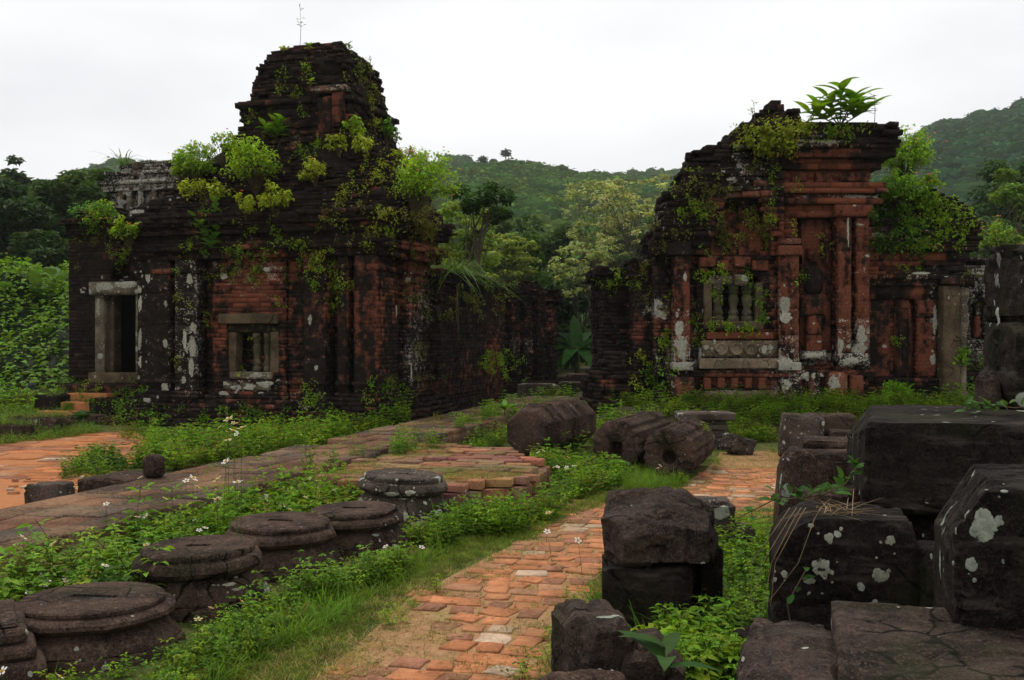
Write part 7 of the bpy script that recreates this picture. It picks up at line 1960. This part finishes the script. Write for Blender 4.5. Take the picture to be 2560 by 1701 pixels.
def hill(nm, lab, ridge, Yr, Y0, n, rad, col, rough=.06, back=120, seed=0, z0=-1.0, power=1.0):
    """ridge: (px, py) of the skyline at distance Yr; the slope comes forward to Y0"""
    rp = np.array(ridge, float); nx_, ny_ = 90, 36
    def ZR(px): return CAMZ - (np.interp(px, rp[:, 0], rp[:, 1]) - CY) / F * Yr - rad * .7
    def H(px, v):
        zr = ZR(px); b = np.clip(v, 0, 1) ** power
        base = z0 + (zr - z0) * b
        x = (px - CX) / F * Yr
        nzv = fbm(np.stack((x * .02, v * 3.0 + 0 * px, 0 * px + seed), -1), 1.0, seed, 4) - .5
        return base + nzv * rough * (zr - z0) * 4 * b * (1 - b)
    px = np.linspace(rp[0, 0], rp[-1, 0], nx_); v = np.linspace(0, 1.0, ny_)
    PX, VV = np.meshgrid(px, v, indexing='ij'); Yd = Y0 + (Yr - Y0) * VV
    X = (PX - CX) / F * Yr * (.55 + .45 * VV) if False else (PX - CX) / F * Yd
    V = np.stack((X, Yd, H(PX, VV)), -1).reshape(-1, 3)
    # the far side falls away behind the ridge
    Vb = np.column_stack(((px - CX) / F * (Yr + back), np.full(nx_, Yr + back), np.full(nx_, z0)))
    idx = np.arange(nx_ * ny_).reshape(nx_, ny_)
    mb = MB(); Q = np.stack((idx[:-1, :-1], idx[1:, :-1], idx[1:, 1:], idx[:-1, 1:]), -1).reshape(-1, 4)
    nb_ = nx_ * ny_ + np.arange(nx_); Q2 = np.stack((idx[:-1, -1], idx[1:, -1], nb_[1:], nb_[:-1]), -1)
    mb.add(np.concatenate((V, Vb)), np.concatenate((Q, Q2)), (*(np.asarray(col) * .5), 1)); mb.build(nm, M_FAR, None, smooth=True, kind='structure')
    q = rng.uniform(rp[0, 0], rp[-1, 0], n); w = rng.uniform(0, 1, n) ** .75; Yq = Y0 + (Yr - Y0) * w
    P = np.column_stack(((q - CX) / F * Yq, Yq, H(q, w)))
    pp_ = to_px(P + np.array((0, 0, rad)))           # leave out crowns that stand well behind the temples from any nearby view
    def blocked(a, b):
        p, _ = hit(a, b); return p is not None and p[1] < 60 and p[2] > .2
    keep = np.array([not (blocked(a - 70, b) and blocked(a + 70, b) and blocked(a, b - 25)) for a, b in pp_])
    P = P[keep]; n = len(P)
    mf = MB(); which = rng.integers(0, len(CROWN), n); s = rad * rng.uniform(.5, 1.25, n) ** 1.2
    for i, t in enumerate(CROWN):
        m = which == i; k = int(m.sum()); M = rotz_s(k, 1, 1, .1) * s[m][:, None, None]
        tc_ = np.asarray(col) * rng.uniform(.6, 1.35, (k, 1)) * np.column_stack((rng.uniform(.8, 1.35, k), np.ones(k), rng.uniform(.8, 1.2, k)))
        mf.add_copies(t, M, P[m], tc_)
    mf.build('forest', M_FAR, None, kind='stuff', label=lab)
hill('hill', 'forest on the near hillside between the two temples', [(880, 470), (980, 440), (1060, 430), (1130, 418), (1200, 412), (1262, 398), (1290, 408), (1320, 412), (1380, 418), (1440, 426), (1500, 432), (1600, 440), (1700, 440), (1800, 430), (1950, 425), (2100, 420)], 320, 75, 2300, 3.0, (.072, .145, .026), .10, seed=3, power=1.1)
hill('far_hill', 'forest on the farther ridge behind the near hillside', [(900, 400), (960, 398), (1000, 380), (1060, 392), (1110, 392), (1140, 384), (1170, 392), (1230, 420), (1400, 430), (1560, 432), (1600, 422), (1660, 414), (1740, 402), (1780, 388), (1860, 384), (1960, 372), (2080, 360), (2180, 350)], 520, 340, 1300, 4.0, (.06, .125, .02), .10, seed=5, power=.8)
hill('hill', 'forest on the tall hill that has a pale bare rock', [(2080, 440), (2180, 400), (2240, 372), (2280, 350), (2330, 318), (2370, 300), (2420, 290), (2470, 280), (2520, 268), (2560, 252), (2650, 225), (2800, 200), (3000, 190)], 420, 90, 1900, 3.8, (.036, .088, .030), .10, seed=7, power=1.0)  # forest tint pushed dark and bluish, distance haze put into the colour
hill('hill', 'forest on the distant hill behind the pale carved storey', [(-400, 520), (-100, 500), (60, 478), (130, 462), (200, 432), (250, 412), (290, 400), (330, 398), (400, 410), (520, 420), (640, 430), (800, 440)], 480, 130, 1700, 4.0, (.06, .125, .024), .08, seed=9, power=1.0)
hill('hill', 'low forest belt behind the trees near the porch', [(-500, 505), (-200, 480), (0, 462), (40, 470), (100, 478), (180, 480), (260, 470), (400, 470), (600, 480)], 130, 50, 420, 3.2, (.055, .11, .018), .05, back=20, seed=11, power=.6)
# lone trees on the skyline
for (px, py, r, lab) in ((1208, 398, 10, 'round lone tree on the skyline of the near hill'), (1264, 384, 10, 'tall lone tree at the peak of the near hill'), (1325, 408, 6, 'small lone tree on the skyline slope'), (1234, 404, 6, 'tiny lone tree between the two skyline trees')):
    b = at(px, py + 26, 322); c = at(px, py, 322); s = 322 / F
    tree('skyline_tree', lab, b, [(c + rng.normal(0, r * .45 * s, 3), (r * .8 * s, r * .8 * s, r * .6 * s)) for _ in range(5)], 1.0, (.045, .08, .022), 40, trunk=.25, group='lone trees on the skyline', mat=M_FAR)
# pale rock face on the right hill
V, Q = rbox(6, 3, 4.5, 1.2, 6, .6, .4, 3); mb = MB(); mb.add(V, Q, (.42, .40, .40, 1)); o = mb.build('bare_rock', M_ROCKFACE, None, smooth=True); o.location = at(2553, 336, 355) + np.array((0, 0, 0)); tag(o, 'pale bare rock face among the trees of the tall hill', 'rock')

# ---------------------------------------------------------------- air
mh, th = nt('haze_air'); bh = NB(th)
pv = bh.n('ShaderNodeVolumePrincipled'); pv.inputs['Color'].default_value = (.90, .95, 1.0, 1); pv.inputs['Density'].default_value = .00026; pv.inputs['Anisotropy'].default_value = 0.0
oo = bh.n('ShaderNodeOutputMaterial'); bh.link(pv.outputs[0], oo.inputs['Volume'])
mb = MB(); box(mb, -920, 920, -70, 1520, -2.0, 140); mb.build('haze', mh, None, kind='stuff')
